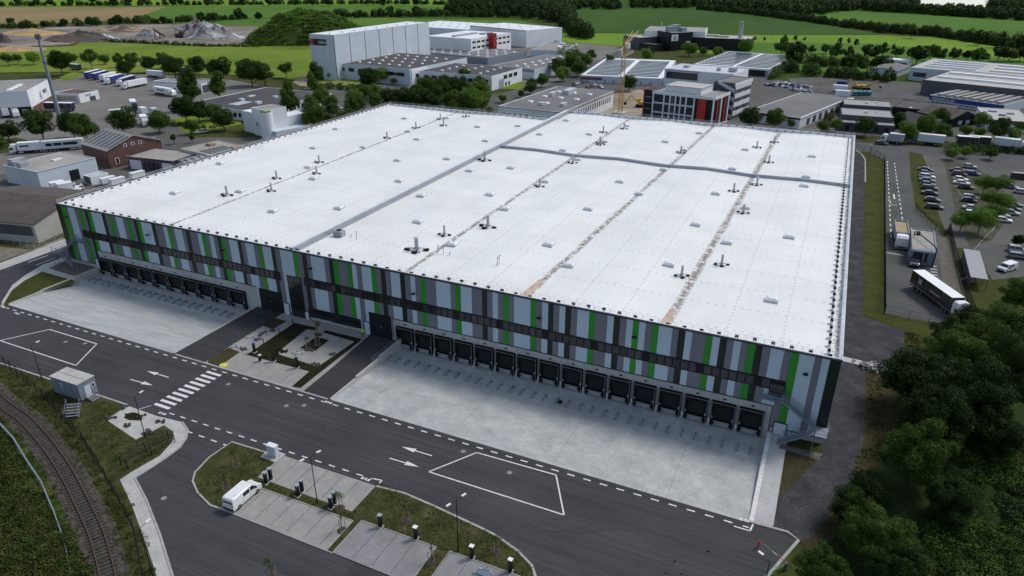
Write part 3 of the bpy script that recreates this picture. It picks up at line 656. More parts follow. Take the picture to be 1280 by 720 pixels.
def landing(x0,y0,x1,y1,z,zl=0,m='steel_blue',rails='fblr'):
    b=MB(); b.box(x0,y0,z-.12,x1,y1,z,m)
    for (x,y) in ((x0+.05,y0+.05),(x1-.05,y0+.05)): b.cyl((x,y,zl),(x,y,z+1.15),.06,.06,6,m)
    for q in (.5,1.1):
        if 'f' in rails: b.cyl((x0,y0,z+q),(x1,y0,z+q),.03,.03,5,m)
        if 'l' in rails: b.cyl((x0,y0,z+q),(x0,y1,z+q),.03,.03,5,m)
        if 'r' in rails: b.cyl((x1,y0,z+q),(x1,y1,z+q),.03,.03,5,m)
    return b.build('landing',SR)
SR=MB(); SR.box(151.9,-1.6,6.15,154.7,-.25,6.25,'steel_blue'); SR=SR.build('fire_stair',WH)
landing(152.0,-1.6,154.6,-.3,6.3,6.0,rails='fl'); stair('flight',154.6,-.45,6.3,159.5,3.0,1.1,16); landing(159.5,-3.0,161.2,-.4,3.0,0,rails='fr'); stair('flight',159.5,-1.85,3.0,155.0,0.0,1.1,15)
SR=MB(); SR.box(4.7,-1.6,6.3,8.3,-.25,6.4,'steel_blue'); SR=SR.build('fire_stair',WH)
landing(5.0,-1.6,8.2,-.3,6.45,0,rails='fr'); stair('flight',5.0,-.45,6.45,.2,3.2,1.1,16); landing(-1.6,-3.0,.2,-.4,3.2,0,rails='fl'); stair('flight',.2,-1.85,3.2,4.6,0,1.1,15)
# ================================================================== foliage
import numpy as np
def crown_mesh(name,seed,h,rx,z0,nb,nleaf,leaf,mats,top=1.0,flat=.85,jit=.55):
    """crown of small leaf faces: blobs fill an uneven ellipsoid from z0 to h"""
    r=np.random.RandomState(seed); cz=(h+z0)/2; rz_=(h-z0)/2
    bc=[];br=[]
    for i in range(nb):
        d=r.normal(size=3); d/=np.linalg.norm(d); k=r.uniform(.35,.8) if nb<60 else r.uniform(.3,.95)
        if d[2]<-.3: d[2]*=.6
        t=(d[2]+1)/2; sh=1-(1-top)*t
        bc.append((d[0]*rx*k*sh*1.08,d[1]*rx*k*sh,cz+d[2]*rz_*k)); br.append(rx*(r.uniform(.24,.42) if nb<60 else r.uniform(.12,.3))*(.8+.2*sh))
    bc=np.array(bc); br=np.array(br)
    w=br**2; w/=w.sum(); idx=r.choice(nb,nleaf,p=w)
    d=r.normal(size=(nleaf,3)); d[:,2]+=.25; d/=np.linalg.norm(d,axis=1)[:,None]
    rad=br[idx]*r.uniform(.66,1.16,nleaf)
    P=bc[idx]+d*rad[:,None]*np.array([1,1,flat])
    nrm=d+r.normal(size=(nleaf,3))*jit; nrm/=np.linalg.norm(nrm,axis=1)[:,None]
    a=np.cross(nrm,r.normal(size=(nleaf,3))); a/=np.linalg.norm(a,axis=1)[:,None]; b=np.cross(nrm,a)
    s=(leaf*r.uniform(.55,1.2,nleaf))[:,None]
    V=np.stack([P-a*s*.5,P+b*s*.33,P+a*s*.5,P-b*s*.33],1).reshape(-1,3)
    F=np.arange(nleaf*4).reshape(-1,4)
    me=bpy.data.meshes.new(name); me.vertices.add(len(V)); me.vertices.foreach_set('co',V.ravel())
    me.loops.add(nleaf*4); me.loops.foreach_set('vertex_index',F.ravel()); me.polygons.add(nleaf)
    me.polygons.foreach_set('loop_start',np.arange(0,nleaf*4,4)); me.polygons.foreach_set('loop_total',np.full(nleaf,4))
    me.materials.append(mats); me.update(calc_edges=True); return me
def trunk_mesh(name,seed,h,r0,z0,rx):
    q=random.Random(seed); b=MB(); lean=(q.uniform(-.04,.04)*h,q.uniform(-.04,.04)*h)
    b.cyl((0,0,-.1),(lean[0]*.4,lean[1]*.4,z0),r0,r0*.7,7,'bark'); top=(lean[0],lean[1],z0+(h-z0)*.6)
    b.cyl((lean[0]*.4,lean[1]*.4,z0),top,r0*.7,r0*.25,6,'bark')
    for i in range(6):
        a=q.uniform(0,6.28); z=z0+(h-z0)*q.uniform(0,.35); t=(z-z0)/((h-z0)*.6)
        s=(lean[0]*(.4+.6*t),lean[1]*(.4+.6*t),z); b.cyl(s,(s[0]+math.cos(a)*rx*.6,s[1]+math.sin(a)*rx*.6,z+rx*q.uniform(.3,.7)),r0*.35,r0*.08,5,'bark')
    o=b.build(name); me=o.data; bpy.data.objects.remove(o); return me
PROTO={}
def proto(k,seed,h,rx,z0,nb,nl,leaf,mat,r0,top=1.0,flat=.85):
    PROTO[k]=[(crown_mesh('crown',seed+i*7,h,rx,z0,nb,nl,leaf,mat,top,flat),trunk_mesh('trunk',seed+i,h,r0,z0,rx),h,rx,z0) for i in range(2)]
proto('street',11,7.6,3.2,1.3,20,4200,.45,L1,.16)
proto('round',21,10,5.0,.4,32,8000,.55,L1,.28)
proto('dark',31,11,5.4,.4,32,8000,.6,L2,.3)
proto('light',41,8,4.0,.4,26,6000,.5,L3,.2)
proto('tall',51,14,4.2,.4,30,7000,.6,L1,.3,top=.7)
proto('cone',61,4.2,1.3,.1,10,1500,.28,L2,.1,top=.25)
proto('bush',71,2.6,2.0,0,12,1300,.4,L1,.08)
proto('far',81,10,4.8,.2,14,1100,1.5,L2,.3)
proto('fart',91,14,4.2,.6,14,900,1.5,L2,.3)
proto('farl',95,9,4.4,.2,14,1100,1.4,L1,.25)
proto('near',101,12,6.0,.3,95,42000,.34,L2,.4,1.0,.8)
proto('neardark',111,15,7.0,.3,110,48000,.38,L4,.45,1.0,.8)
proto('nearlight',105,12,6.0,.3,95,42000,.32,L1,.4,1.0,.8)
proto('nearbush',121,6,4.0,0,30,13000,.32,L4,.2)
proto('carpark',131,8,4.4,1.8,26,9000,.36,L3,.2)
TREES=[]
def tree_at(cx,cy,r,kind,label,group,name='tree',cat='tree',sc_z=1.0):
    if not kind.startswith(('near','carp','cone')): r=r*1.22
    cr,tk,h,rx,z0=PROTO[kind][len(TREES)%2]
    D=150
    for _ in range(8):
        s=(r*D/FPX)/rx; zc=(h+z0)/2*s*sc_z
        p=G(cx,cy,zc); D=(p-CAM).dot(FW)
    t=thing(name,label,cat,(p.x,p.y,0),rnd.uniform(0,6.28),group); t.scale=(s*rnd.uniform(.88,1.12),s*rnd.uniform(.88,1.12),s*sc_z*rnd.uniform(.9,1.14))
    for nm,me in (('crown',cr),('trunk',tk)):
        o=bpy.data.objects.new(nm,me); COL.objects.link(o); o.parent=t
    TREES.append(t); return t
def tree_row(lst,kind,desc,group,name='tree',where='from the left'):
    """lst of (cx,cy,r[,kind]); the label counts them in order"""
    n=len(lst); lst=sorted(lst,key=lambda q:q[0])
    for i,q in enumerate(lst):
        k=q[3] if len(q)>3 else kind
        tree_at(q[0],q[1],q[2],k,f"{ORD[i]} from the left, {desc}" if n>1 else desc,group if n>1 else None,name)
def leaf_mass(name,pts,mat,leaf,per,seed=1,kind='stuff',h=1.0,label=None):
    """ground cover, hedges, far woods: leaf faces heaped on blobs; pts = (x,y,radius,height)"""
    r=np.random.RandomState(seed); V=[]
    for (x,y,rad,hh) in pts:
        n=per; d=r.normal(size=(n,3)); d[:,2]=np.abs(d[:,2])*.9; d/=np.linalg.norm(d,axis=1)[:,None]
        P=np.array([x,y,hh*.12])+d*np.array([rad,rad,hh*.9])*r.uniform(.75,1.05,(n,1))
        nr=d+r.normal(size=(n,3))*.5; nr/=np.linalg.norm(nr,axis=1)[:,None]
        a=np.cross(nr,r.normal(size=(n,3))); a/=np.linalg.norm(a,axis=1)[:,None]; b=np.cross(nr,a); s=(leaf*r.uniform(.6,1.2,n))[:,None]
        V.append(np.stack([P-a*s*.5,P+b*s*.4,P+a*s*.5,P-b*s*.4],1).reshape(-1,3))
    V=np.concatenate(V); nf=len(V)//4
    me=bpy.data.meshes.new(name); me.vertices.add(len(V)); me.vertices.foreach_set('co',V.ravel()); me.loops.add(nf*4); me.loops.foreach_set('vertex_index',np.arange(nf*4))
    me.polygons.add(nf); me.polygons.foreach_set('loop_start',np.arange(0,nf*4,4)); me.polygons.foreach_set('loop_total',np.full(nf,4)); me.materials.append(mat); me.update(calc_edges=True)
    o=bpy.data.objects.new(name,me); COL.objects.link(o)
    if kind: o['kind']=kind
    if label: o['label']=label
    return o
# ================================================================== vehicles (x = forward)
def lofted(mb,secs,m,n=10,p=3.2):
    """rounded box lofted along x; secs=(x,halfwidth,z0,z1)"""
    vs=[];N_=n*2
    for (x,hw,za,zb) in secs:
        for i in range(N_):
            t=2*math.pi*(i+.5)/N_; c,s=math.cos(t),math.sin(t)
            k=(abs(c)**p+abs(s)**p)**(-1/p); vs.append((x,hw*c*k,(za+zb)/2+(zb-za)/2*s*k))
    fs=[]
    for j in range(len(secs)-1):
        for i in range(N_): a=j*N_+i; b=j*N_+(i+1)%N_; fs.append((a,a+N_,b+N_,b))
    fs.append(tuple(range(N_))); fs.append(tuple(range(len(secs)*N_-1,(len(secs)-1)*N_-1,-1)))
    mb.add(vs,fs,m)
def wheel(t,x,y,r=.33,w=.22):
    s=1 if y>0 else -1
    b=MB(); b.cyl((x,y-s*w,r),(x,y,r),r,r,12,'tyre'); o=b.build('wheel',t)
    b=MB(); b.cyl((x,y,r),(x,y+s*.015,r),r*.62,r*.55,10,'rim'); b.build('rim',o)
def lamps(t,x,hw,z,m,name,w=.3):
    for s in (-1,1):
        b=MB(); b.obox((x,s*hw,z),(.1,w,.16),0,m); b.build(name,t)
def make_car(label,paint,loc,rz,kind='hatch',group=None):
    t=thing('parked_car',label,'car',loc,rz,group)
    L_=dict(hatch=4.2,saloon=4.7,suv=4.5,estate=4.7)[kind]; hh=dict(hatch=1.48,saloon=1.43,suv=1.66,estate=1.5)[kind]; a=L_/2
    b=MB(); lofted(b,[(-a,.72,.42,.85),(-a+.12,.84,.3,.95),(-a+.9,.9,.22,1.0),(0,.9,.2,.98),(a-1.2,.9,.22,.95),(a-.35,.86,.26,.82),(a,.66,.36,.66)],paint)
    # roof panel and pillars
    xr0={'hatch':-a+.55,'saloon':-a+1.25,'suv':-a+.4,'estate':-a+.35}[kind]; xb0={'hatch':-a+.12,'saloon':-a+.65,'suv':-a+.1,'estate':-a+.08}[kind]
    xr1=a-1.95; xb1=a-1.15
    b.add([(xr0,-.6,hh-.05),(xr1,-.6,hh-.05),(xr1,.6,hh-.05),(xr0,.6,hh-.05),(xr0+.1,-.5,hh),(xr1-.1,-.5,hh),(xr1-.1,.5,hh),(xr0+.1,.5,hh)],[(4,5,6,7),(0,1,5,4),(1,2,6,5),(2,3,7,6),(3,0,4,7)],paint)
    for s in (-1,1):
        for (u,v) in ((xb0,xr0),((xb0+xb1)/2-.1,(xr0+xr1)/2-.1),(xb1,xr1)): b.cyl((u,s*.81,.93),(v,s*.615,hh-.06),.045,.04,5,paint)
        b.obox((xb1-.25,s*.98,1.0),(.16,.18,.14),0,paint)
    b.build('body',t,smooth=False)
    g=MB(); z0=.93; z1=hh-.055
    g.add([(xb0,-.8,z0),(xb1,-.8,z0),(xb1,.8,z0),(xb0,.8,z0),(xr0,-.6,z1),(xr1,-.6,z1),(xr1,.6,z1),(xr0,.6,z1)],[(0,1,5,4),(1,2,6,5),(2,3,7,6),(3,0,4,7),(4,5,6,7)],'glass_dark'); g.build('window',t)
    for x in (-a+.8,a-.85):
        for y in (-.88,.88): wheel(t,x,y)
    lamps(t,a-.14,.62,.66,'headlight','headlight'); lamps(t,-a+.05,.66,.8,'taillight','taillight')
    return t
def make_van(label,paint,loc,rz,L_=5.0,h=1.95,name='parked_van',glazed=True):
    t=thing(name,label,'van',loc,rz)
    a=L_/2; prof=[(-a,.38),(-a-.02,.9),(-a+.04,1.35),(-a+.12,h-.12),(-a+.3,h),(a-1.7,h),(a-1.4,h-.06),(a-.75,1.22),(a-.15,1.02),(a,.75),(a,.38)]
    b=MB(); n=len(prof)
    def hw(z): return .95 if z<1.1 else .95-.1*(z-1.1)/(h-1.1)
    vs=[];
    for (x,z) in prof: vs+=[(x,-hw(z)+.05,z),(x,hw(z)-.05,z)]
    fs=[]
    vo=[(x+(0.04 if x<0 else -.04),-hw(z),z-.03 if z>1.3 else z) for x,z in prof]+[(x+(0.04 if x<0 else -.04),hw(z),z-.03 if z>1.3 else z) for x,z in prof]
    b.add(vs+vo,[(2*i,2*i+1,2*((i+1)%n)+1,2*((i+1)%n)) for i in range(n)]
        +[(2*i,2*((i+1)%n),2*n+(i+1)%n,2*n+i) for i in range(n)]+[(2*i+1,3*n+i,3*n+(i+1)%n,2*((i+1)%n)+1) for i in range(n)]
        +[tuple(2*n+i for i in range(n)),tuple(3*n+i for i in range(n-1,-1,-1))],paint)
    b.box(-a-.05,-.85,.35,-a,.85,.55,'black_rubber'); b.box(a-.02,-.8,.35,a+.05,.8,.6,'black_rubber')
    for s in (-1,1): b.obox((a-1.15,s*1.08,1.3),(.12,.22,.28),0,'black_rubber')
    b.build('body',t)
    # glass: windscreen and side windows stand 4 mm proud
    def gl(pts,nm='window'):
        g=MB(); g.poly(pts,'glass_dark'); g.build(nm,t)
    x0,z0,x1,z1=a-1.4,h-.1,a-.78,1.26
    nx,nz=.74,.67
    gl([(x0+.02,-.76,z0+.012),(x1+.02,-.84,z1+.012),(x1+.02,.84,z1+.012),(x0+.02,.76,z0+.012)],'windscreen')
    for s in (-1,1):
        def q(x,z): return (x,s*(hw(z)+.006),z)
        P=[q(a-1.95,1.2),q(a-1.05,1.2),q(a-1.45,h-.22),q(a-1.95,h-.22)]; gl(P if s<0 else P[::-1])
        if glazed:
            P=[q(a-3.15,1.22),q(a-2.1,1.22),q(a-2.1,h-.24),q(a-3.15,h-.24)]; gl(P if s<0 else P[::-1])
        g=MB(); 
        for xx in (a-2.02,a-3.22): g.box(xx-.01,s*(.95)-.008,.5,xx+.01,s*.95+.008,1.15,'black_rubber')
        g.build('door_seam',t)
    g=MB(); g.poly([(-a+.1,.7,h-.3),(-a+.02,.75,1.3),(-a+.02,-.75,1.3),(-a+.1,-.7,h-.3)][::-1],'glass_dark') if glazed else g.box(-a-.04,-.012,.6,-a+.02,.012,1.7,'black_rubber'); g.build('rear_window' if glazed else 'door_seam',t)
    for x in (-a+.95,a-.9):
        for y in (-.96,.96): wheel(t,x,y,.34)
    lamps(t,a-.02,.72,.85,'headlight','headlight',.28); lamps(t,-a+.01,.83,1.15,'taillight','taillight',.14)
    return t
def cab(t,x0,paint,h=3.6,hw=1.24,L_=2.2):
    """truck cab: front at x0"""
    b=MB(); lofted(b,[(x0-L_,hw,.9,h-.15),(x0-L_+.1,hw,.8,h),(x0-.7,hw,.6,h),(x0-.15,hw,.45,2.75),(x0,hw*.96,.4,1.6),(x0+.02,hw*.93,.42,.9)],paint,10,7)
    c=b.build('cab',t)
    g=MB(); g.poly([(x0-.03,-1.1,1.75),(x0-.03,1.1,1.75),(x0-.22,1.05,2.65),(x0-.22,-1.05,2.65)],'glass_dark')
    for s in (-1,1): g.poly([(x0-1.3,s*(hw+.008),1.7),(x0-.35,s*(hw+.008),1.7),(x0-.45,s*(hw+.008),2.45),(x0-1.3,s*(hw+.008),2.45)][::s],'glass_dark')
    g.build('window',c)
    g=MB(); g.box(x0-.02,-1.1,.5,x0+.06,1.1,.95,'wall_slate'); g.build('grille',c)
    for s in (-1,1):
        g=MB(); g.box(x0+.0,s*.95-.18,.62,x0+.07,s*.95+.18,.82,'headlight'); g.build('headlight',c)
        g=MB(); g.box(x0-.5,s*1.5-.12,1.8,x0-.35,s*1.5+.12,2.5,'black_rubber'); g.build('mirror',c)
def twheels(t,xs,hw=1.25,r=.5):
    for x in xs:
        for s in (-1,1): wheel(t,x,s*hw,r,.3)
def make_truck(label,loc,rz,cabp='paint_white',side='paint_white',top='white_metal',L_=13.6,semi=True,logo=None,name='semi_truck',group=None,hcab=3.6,tip=False,nocab=False):
    t=thing(name,label,'truck' if not nocab else 'trailer',loc,rz,group)
    xt=L_/2
    b=MB(); b.box(-xt,-1.28,1.2,xt,1.28,3.95,side)
    if tip: 
        b=MB(); 
        for (p) in ((-xt,-1.28,xt,-1.16),(-xt,1.16,xt,1.28),(-xt,-1.16,-xt+.1,1.16),(xt-.1,-1.16,xt,1.16)): b.box(p[0],p[1],1.3,p[2],p[3],3.3,side)
        b.box(-xt,-1.16,1.3,xt,1.16,2.95,'tan_load')
    bx=b.build('trailer_body' if semi else 'cargo_box',t)
    if not tip:
        g=MB(); g.box(-xt-.01,-1.29,3.95,xt+.01,1.29,4.0,top); g.build('roof',bx)
        g=MB()
        for s in (-1,1): g.box(-xt,s*1.285-.02,1.16,xt,s*1.285+.02,1.3,'galvanised')
        for i in range(6):
            x=-xt+.02+ (L_-.04)*i/5; 
            for s in (-1,1): g.box(x-.02,s*1.285-.015,1.3,x+.02,s*1.285+.015,3.95,'galvanised')
        g.build('frame',bx)
    if logo:
        for s in (-1,1):
            g=MB()
            for (x0,x1,z0,z1) in logo: g.box(x0,s*1.31-.012,z0,x1,s*1.31+.012,z1,'wall_dark' if side not in('paint_black','paint_navy') else 'wall_grey')
            g.build('lettering',bx)
    ch=MB(); ch.box(-xt+.3,-.5,.75,xt-.2+(0 if nocab else 2.2),.5,1.16,'black_metal'); ch.box(-xt+.0,-1.1,.5,-xt+.1,1.1,.7,'black_metal')
    for s in (-1,1): ch.box(-1.5,s*1.1-.05,.45,2.2,s*1.1+.05,1.05,'black_metal')
    ch.build('chassis',t)
    if semi: twheels(t,[-xt+1.6,-xt+2.9,-xt+4.2]+([] if nocab else [xt-.9,xt+1.9]))
    else: twheels(t,[-xt+1.8,xt+1.1])
    if nocab:
        g=MB(); 
        for s in (-.8,.8): g.box(xt-2.6,s-.06,0,xt-2.45,s+.06,1.2,'black_metal')
        g.build('landing_leg',t)
    else: cab(t,xt+2.75,cabp,hcab)
    return t
mk('tan_load',(.36,.3,.18),(.28,.23,.14),1.2,.95,fine=.3)
# ================================================================== street furniture
def lamp(label,px,hpx,heads=1,rz=0,group='tall dark street lamps along the new roads'):
    p=G(*px); h=hz(hpx,p)
    t=thing('street_lamp',label,'street lamp',(p.x,p.y,0),rz,group)
    b=MB(); b.cyl((0,0,0),(0,0,1),.1,.09,8,'black_metal'); b.cyl((0,0,1),(0,0,h),.07,.045,8,'black_metal'); b.build('pole',t)
    for s in ([1] if heads==1 else [1,-1]):
        b=MB(); b.cyl((0,0,h-.05),(0,s*.9,h+.12),.035,.03,6,'black_metal'); b.build('arm',t)
        b=MB(); b.obox((0,s*1.15,h+.14),(.26,.62,.09),0,'white_metal'); b.build('lamp_head',t)
    return t
def wire_fence(name,label,pts,h,px=True,post='black_metal',mesh='fence_mesh',step=2.5,group=None,dense=False):
    P=[G(*q) for q in pts] if px else [Vector((q[0],q[1],0)) for q in pts]
    t=thing(name,label,'fence',(P[0].x,P[0].y,0),0,group); o=P[0]
    n=0
    for i,(a,b) in enumerate(zip(P[:-1],P[1:])):
        a=a-o;b=b-o; m=MB(); d=(b-a).normalized(); nn=Vector((-d.y,d.x,0))*.02
        L_=(b-a).length
        k=max(1,int(L_/step))
        for q in (.05,h*.5,h-.05): m.cyl((a.x,a.y,q),(b.x,b.y,q),.022,.022,4,post,cap=False)
        w=max(2,int(L_/(.14 if dense else .3)))
        if w<900:
            for j in range(w):
                p=a+(b-a)*(j/w); m.box(p.x-.006,p.y-.006,.05,p.x+.006,p.y+.006,h,post)
        m.build('mesh_panel',t)
        for j in range(k+(1 if i==len(P)-2 else 0)):
            if n>95: break
            p=a+(b-a)*(j/k); m=MB(); m.box(p.x-.04,p.y-.04,0,p.x+.04,p.y+.04,h+.08,post); m.build('post',t); n+=1
    return t
def figure(loc,rz):
    """one continuous skinned body standing with a slight stride"""
    me=bpy.data.meshes.new('person')
    V=[(0,0,.95),(0,0,1.2),(0,0,1.42),(0,.02,1.52),(0,.03,1.66),(.1,0,.88),(.11,.06,.5),(.11,.02,.08),(.11,.16,.04),(-.1,0,.88),(-.12,-.06,.5),(-.12,-.14,.08),(-.12,0,.04),
       (.19,0,1.4),(.24,-.02,1.12),(.22,.14,.9),(-.19,0,1.4),(-.24,.03,1.12),(-.2,.18,.95)]
    E_=[(0,1),(1,2),(2,3),(3,4),(0,5),(5,6),(6,7),(7,8),(0,9),(9,10),(10,11),(11,12),(2,13),(13,14),(14,15),(2,16),(16,17),(17,18)]
    rad=[.15,.15,.14,.06,.1,.1,.07,.05,.05,.1,.07,.05,.05,.07,.05,.04,.07,.05,.04]
    me.from_pydata(V,E_,[]); o=bpy.data.objects.new('person',me); COL.objects.link(o)
    mod=o.modifiers.new('s','SKIN'); sk=me.skin_vertices[0].data
    for i,r_ in enumerate(rad): sk[i].radius=(r_,r_)
    sk[0].use_root=True
    o.modifiers.new('u','SUBSURF').levels=1
    dg=bpy.context.evaluated_depsgraph_get(); em=bpy.data.meshes.new_from_object(o.evaluated_get(dg)); o.modifiers.clear(); o.data=em
    for m in ('cloth_dark','hivis','skin'): em.materials.append(MT[m])
    for p in em.polygons:
        z=p.center.z; p.material_index=2 if (z>1.5 or (abs(p.center.x)>.17 and z<.98)) else (1 if z>.93 else 0)
        p.use_smooth=True
    o.location=loc; o.rotation_euler=(0,0,rz); return o
# ================================================================== foreground
def scatter(polys,n,seed,r0,r1,excl=()):
    q=random.Random(seed); out=[]
    def ins(P,x,y):
        c=False; j=len(P)-1
        for i in range(len(P)):
            if (P[i][1]>y)!=(P[j][1]>y) and x<(P[j][0]-P[i][0])*(y-P[i][1])/(P[j][1]-P[i][1])+P[i][0]: c=not c
            j=i
        return c
    for P in polys:
        xs_=[p[0] for p in P]; ys_=[p[1] for p in P]; k=0
        for _ in range(n*4):
            x=q.uniform(min(xs_),max(xs_)); y=q.uniform(min(ys_),max(ys_))
            if ins(P,x,y) and not any(a<x<c and b<y<d for a,b,c,d in excl) and mnoise.noise(Vector((x*.35,y*.35,seed)))>-.15:
                r_=q.uniform(r0,r1); out.append((x,y,r_,r_*.45)); k+=1
                if k>=n: break
    return out
mk('fence_mesh',(.03,.032,.032),(.02,.02,.02),1,.7)
LB='leftmost'
# --- road markings (paint on the asphalt)
mkb=MB(); ZM=.046
def line(a,b,w=.15,z=ZM): mkb.ribbon([a,b],w,z,'line_white')
def dashes(a,b,on,off,w=.15):
    A=Vector(a);Bv=Vector(b);L_=(Bv-A).length;d=(Bv-A)/L_;x=0
    while x<L_: 
        e=min(L_,x+on); line(tuple(A+d*x),tuple(A+d*e),w); x+=on+off
dashes((7,-23.0),(53.6,-21.7),1.0,1.1,.22) if False else None
dashes((8,-21.6),(153.6,-21.5),1.05,1.25,.22)
dashes((69.5,-33.9),(106.5,-33.4),1.05,1.25,.2)
dashes((66,-36.0),(86,-36.2),1.1,1.3,.2)
line((151.9,-22.0),(153.8,-22.0),.2); line((153.8,-22.0),(154.0,-20.7),.22); line((106.6,-33.3),(107.9,-33.1),.2); line((107.9,-33.1),(107.8,-34.7),.2)
def loop(px):
    P=[xy(*q) for q in px]
    for a,b in zip(P,P[1:]+P[:1]): line(a,b,.2)
loop([(0,426),(62,412),(121,430),(95,457)]); loop([(536,590),(596,566),(695,594),(705,644)])
# zebra crossing
A0=Vector(xy(188,508));B0=Vector(xy(258,465))
for i in range(10):
    t=i/9; y=-33.3+(-22.9+33.3)*t; x0=65.4
    mkb.poly([(x0,y,ZM),(x0+3.2,y,ZM),(x0+3.2,y+.55,ZM),(x0,y+.55,ZM)],'line_white')
line((65.3,-33.6),(64.4,-35.1),.12)
def arrow(p,q):
    A=Vector(xy(*p));Bv=Vector(xy(*q)); d=(Bv-A).normalized(); n=Vector((-d.y,d.x)); L_=(Bv-A).length
    T=A+d*(L_*.55)
    mkb.poly([(*(A+n*.09),ZM),(*(A-n*.09),ZM),(*(T-n*.09),ZM),(*(T+n*.09),ZM)],'line_white'); mkb.poly([(*(T+n*.42),ZM),(*(T-n*.42),ZM),(*Bv,ZM)],'line_white')
arrow((211,472),(184,464)); arrow((163,474.5),(191,482)); arrow((540,570),(502,558.5)); arrow((487,573),(524,584))
for a in ((22,392),(932,650.5),(204,517),(411,503),(458,599)):
    p=xy(*a)
    for k in range(3): mkb.poly([(p[0]-.8+.5*k,p[1]-.25+.1*(k%2),ZM),(p[0]-.45+.5*k,p[1]-.3,ZM),(p[0]-.4+.5*k,p[1]+.2,ZM),(p[0]-.75+.5*k,p[1]+.1,ZM)],'line_white')
ZM=.05
for a,b in (((35,328),(60,319.5)),((44,332),(69,322.5))): line(xy(*a),xy(*b),.25)
struct(mkb,'road_markings')
# rubber marks of turning lorries
mk('tyre_mark',(.018,.019,.021),(.04,.042,.047),1.2,.8,contrast=(.3,.7)); tm=MB()
def arcm(cx,cy,r,a0,a1,w): tm.ribbon([(cx+r*math.cos(R(a0+(a1-a0)*i/16)),cy+r*math.sin(R(a0+(a1-a0)*i/16))) for i in range(17)],w,.036,'tyre_mark')
for q in ((126,-20,13.5,-78,-8,.22),(126,-20,11.4,-70,-8,.2),(150,-41,11,95,175,.2),(150,-41,9.2,95,170,.2),(146,-44,17,60,130,.22),(141,-30,7,190,350,.18),(152,-33,6,110,250,.2)): arcm(*q)
struct(tm,'tyre_marks')
# manhole covers
def disc(p,r,m,name,z=.05):
    b=MB(); b.cyl((p[0],p[1],z-.02),(p[0],p[1],z),r,r,16,m); return b
mh=[(285.5,480.5),(82,427.5),(106.5,429.5),(358,507.5),(380,507),(205,623),(579,564.5),(637,591),(700,502)]
mlab=['pale round manhole cover beside the zebra crossing','pale manhole cover inside the left road box, left of two','pale manhole cover inside the left road box, right of two','small manhole cover below the charging bays, left of two','manhole cover below the charging bays, right of two','pale manhole cover in the curved side road','manhole cover right of the long white arrows','manhole cover inside the right road box','dark round drain cover in the right dock yard']
for a,l in zip(mh,mlab):
    p=G(*a); b=MB(); z=.05
    if a[0]==700: z=-.78; p=G(a[0],a[1],z)
    b.cyl((0,0,-.05),(0,0,z if z>0 else .03),.4,.4,16,'bitumen_grey' if a[0]!=700 else 'black_metal'); b.cyl((0,0,z if z>0 else .03),(0,0,(z if z>0 else .03)+.008),.33,.33,14,'gravel_roof' if a[0]!=700 else 'black_rubber')
    tag(b.build('manhole_cover',loc=(p.x,p.y,0 if z>0 else z)),l,'manhole cover','round covers set in the paving')
# --- ramps between yards and forecourt, retaining walls
rp=MB(); rp.poly([(55.6,-20.6,.06),(62.8,-20.6,.06),(62.3,-.26,.06),(56.0,-.26,.06)],'asphalt_ramp'); struct(rp,'gate_ramp')
rp=MB(); rp.poly([(84.4,-20.6,.06),(89.3,-20.6,.06),(89.2,-.26,.06),(83.0,-.26,.06)],'asphalt_ramp'); struct(rp,'gate_ramp')
def ret_wall(x,y0,y1,m,label,h0=.12,h1=.95,w=.3):
    b=MB(); n=3
    for i in range(n):
        a=y0+(y1-y0)*i/n; c=y0+(y1-y0)*(i+1)/n; h=h0+(h1-h0)*i/n
        b.box(x-w/2,a,-1.5,x+w/2,c-.01,h,m)
    return tag(b.build('retaining_wall'),label,'retaining wall')
ret_wall(55.45,-20.5,-.2,'concrete','low concrete kerb wall between the left dock yard and the ramp to the left gate',.1,.16,.35)
ret_wall(89.6,-20.5,-.2,'concrete_pale','stepped concrete wall between the dark ramp and the right dock yard',.12,.9,.4)
ret_wall(9.2,-20.3,-.2,'concrete_pale','low concrete wall along the lawn beside the left dock yard',.1,.5,.35)
b=MB(); b.box(153.45,-20.4,-1.4,154.0,-.3,.1,'line_white'); tag(b.build('retaining_wall'),'white edged concrete wall closing the right end of the dock yard','retaining wall')
b=MB(); b.box(154.0,-20.4,-.1,156.3,-.3,.05,'concrete'); struct(b,'service_path')
def handrail(name,label,a,b_,z0,h,m='galvanised',posts=4,group=None):
    b=MB(); A=Vector(a);Bv=Vector(b_)
    for q in (h*.5,h): b.cyl((A.x,A.y,z0+q),(Bv.x,Bv.y,z0+q),.03 if h<1.4 else .07,.03 if h<1.4 else .07,5,m)
    for i in range(posts+1):
        p=A+(Bv-A)*(i/posts); b.cyl((p.x,p.y,z0),(p.x,p.y,z0+h),.03 if h<1.4 else .07,.03 if h<1.4 else .07,5,m)
    return tag(b.build(name),label,'handrail',group)
handrail('handrail','galvanised handrail on top of the wall beside the dark ramp',(89.55,-9),(89.55,-1),.3,1.2)
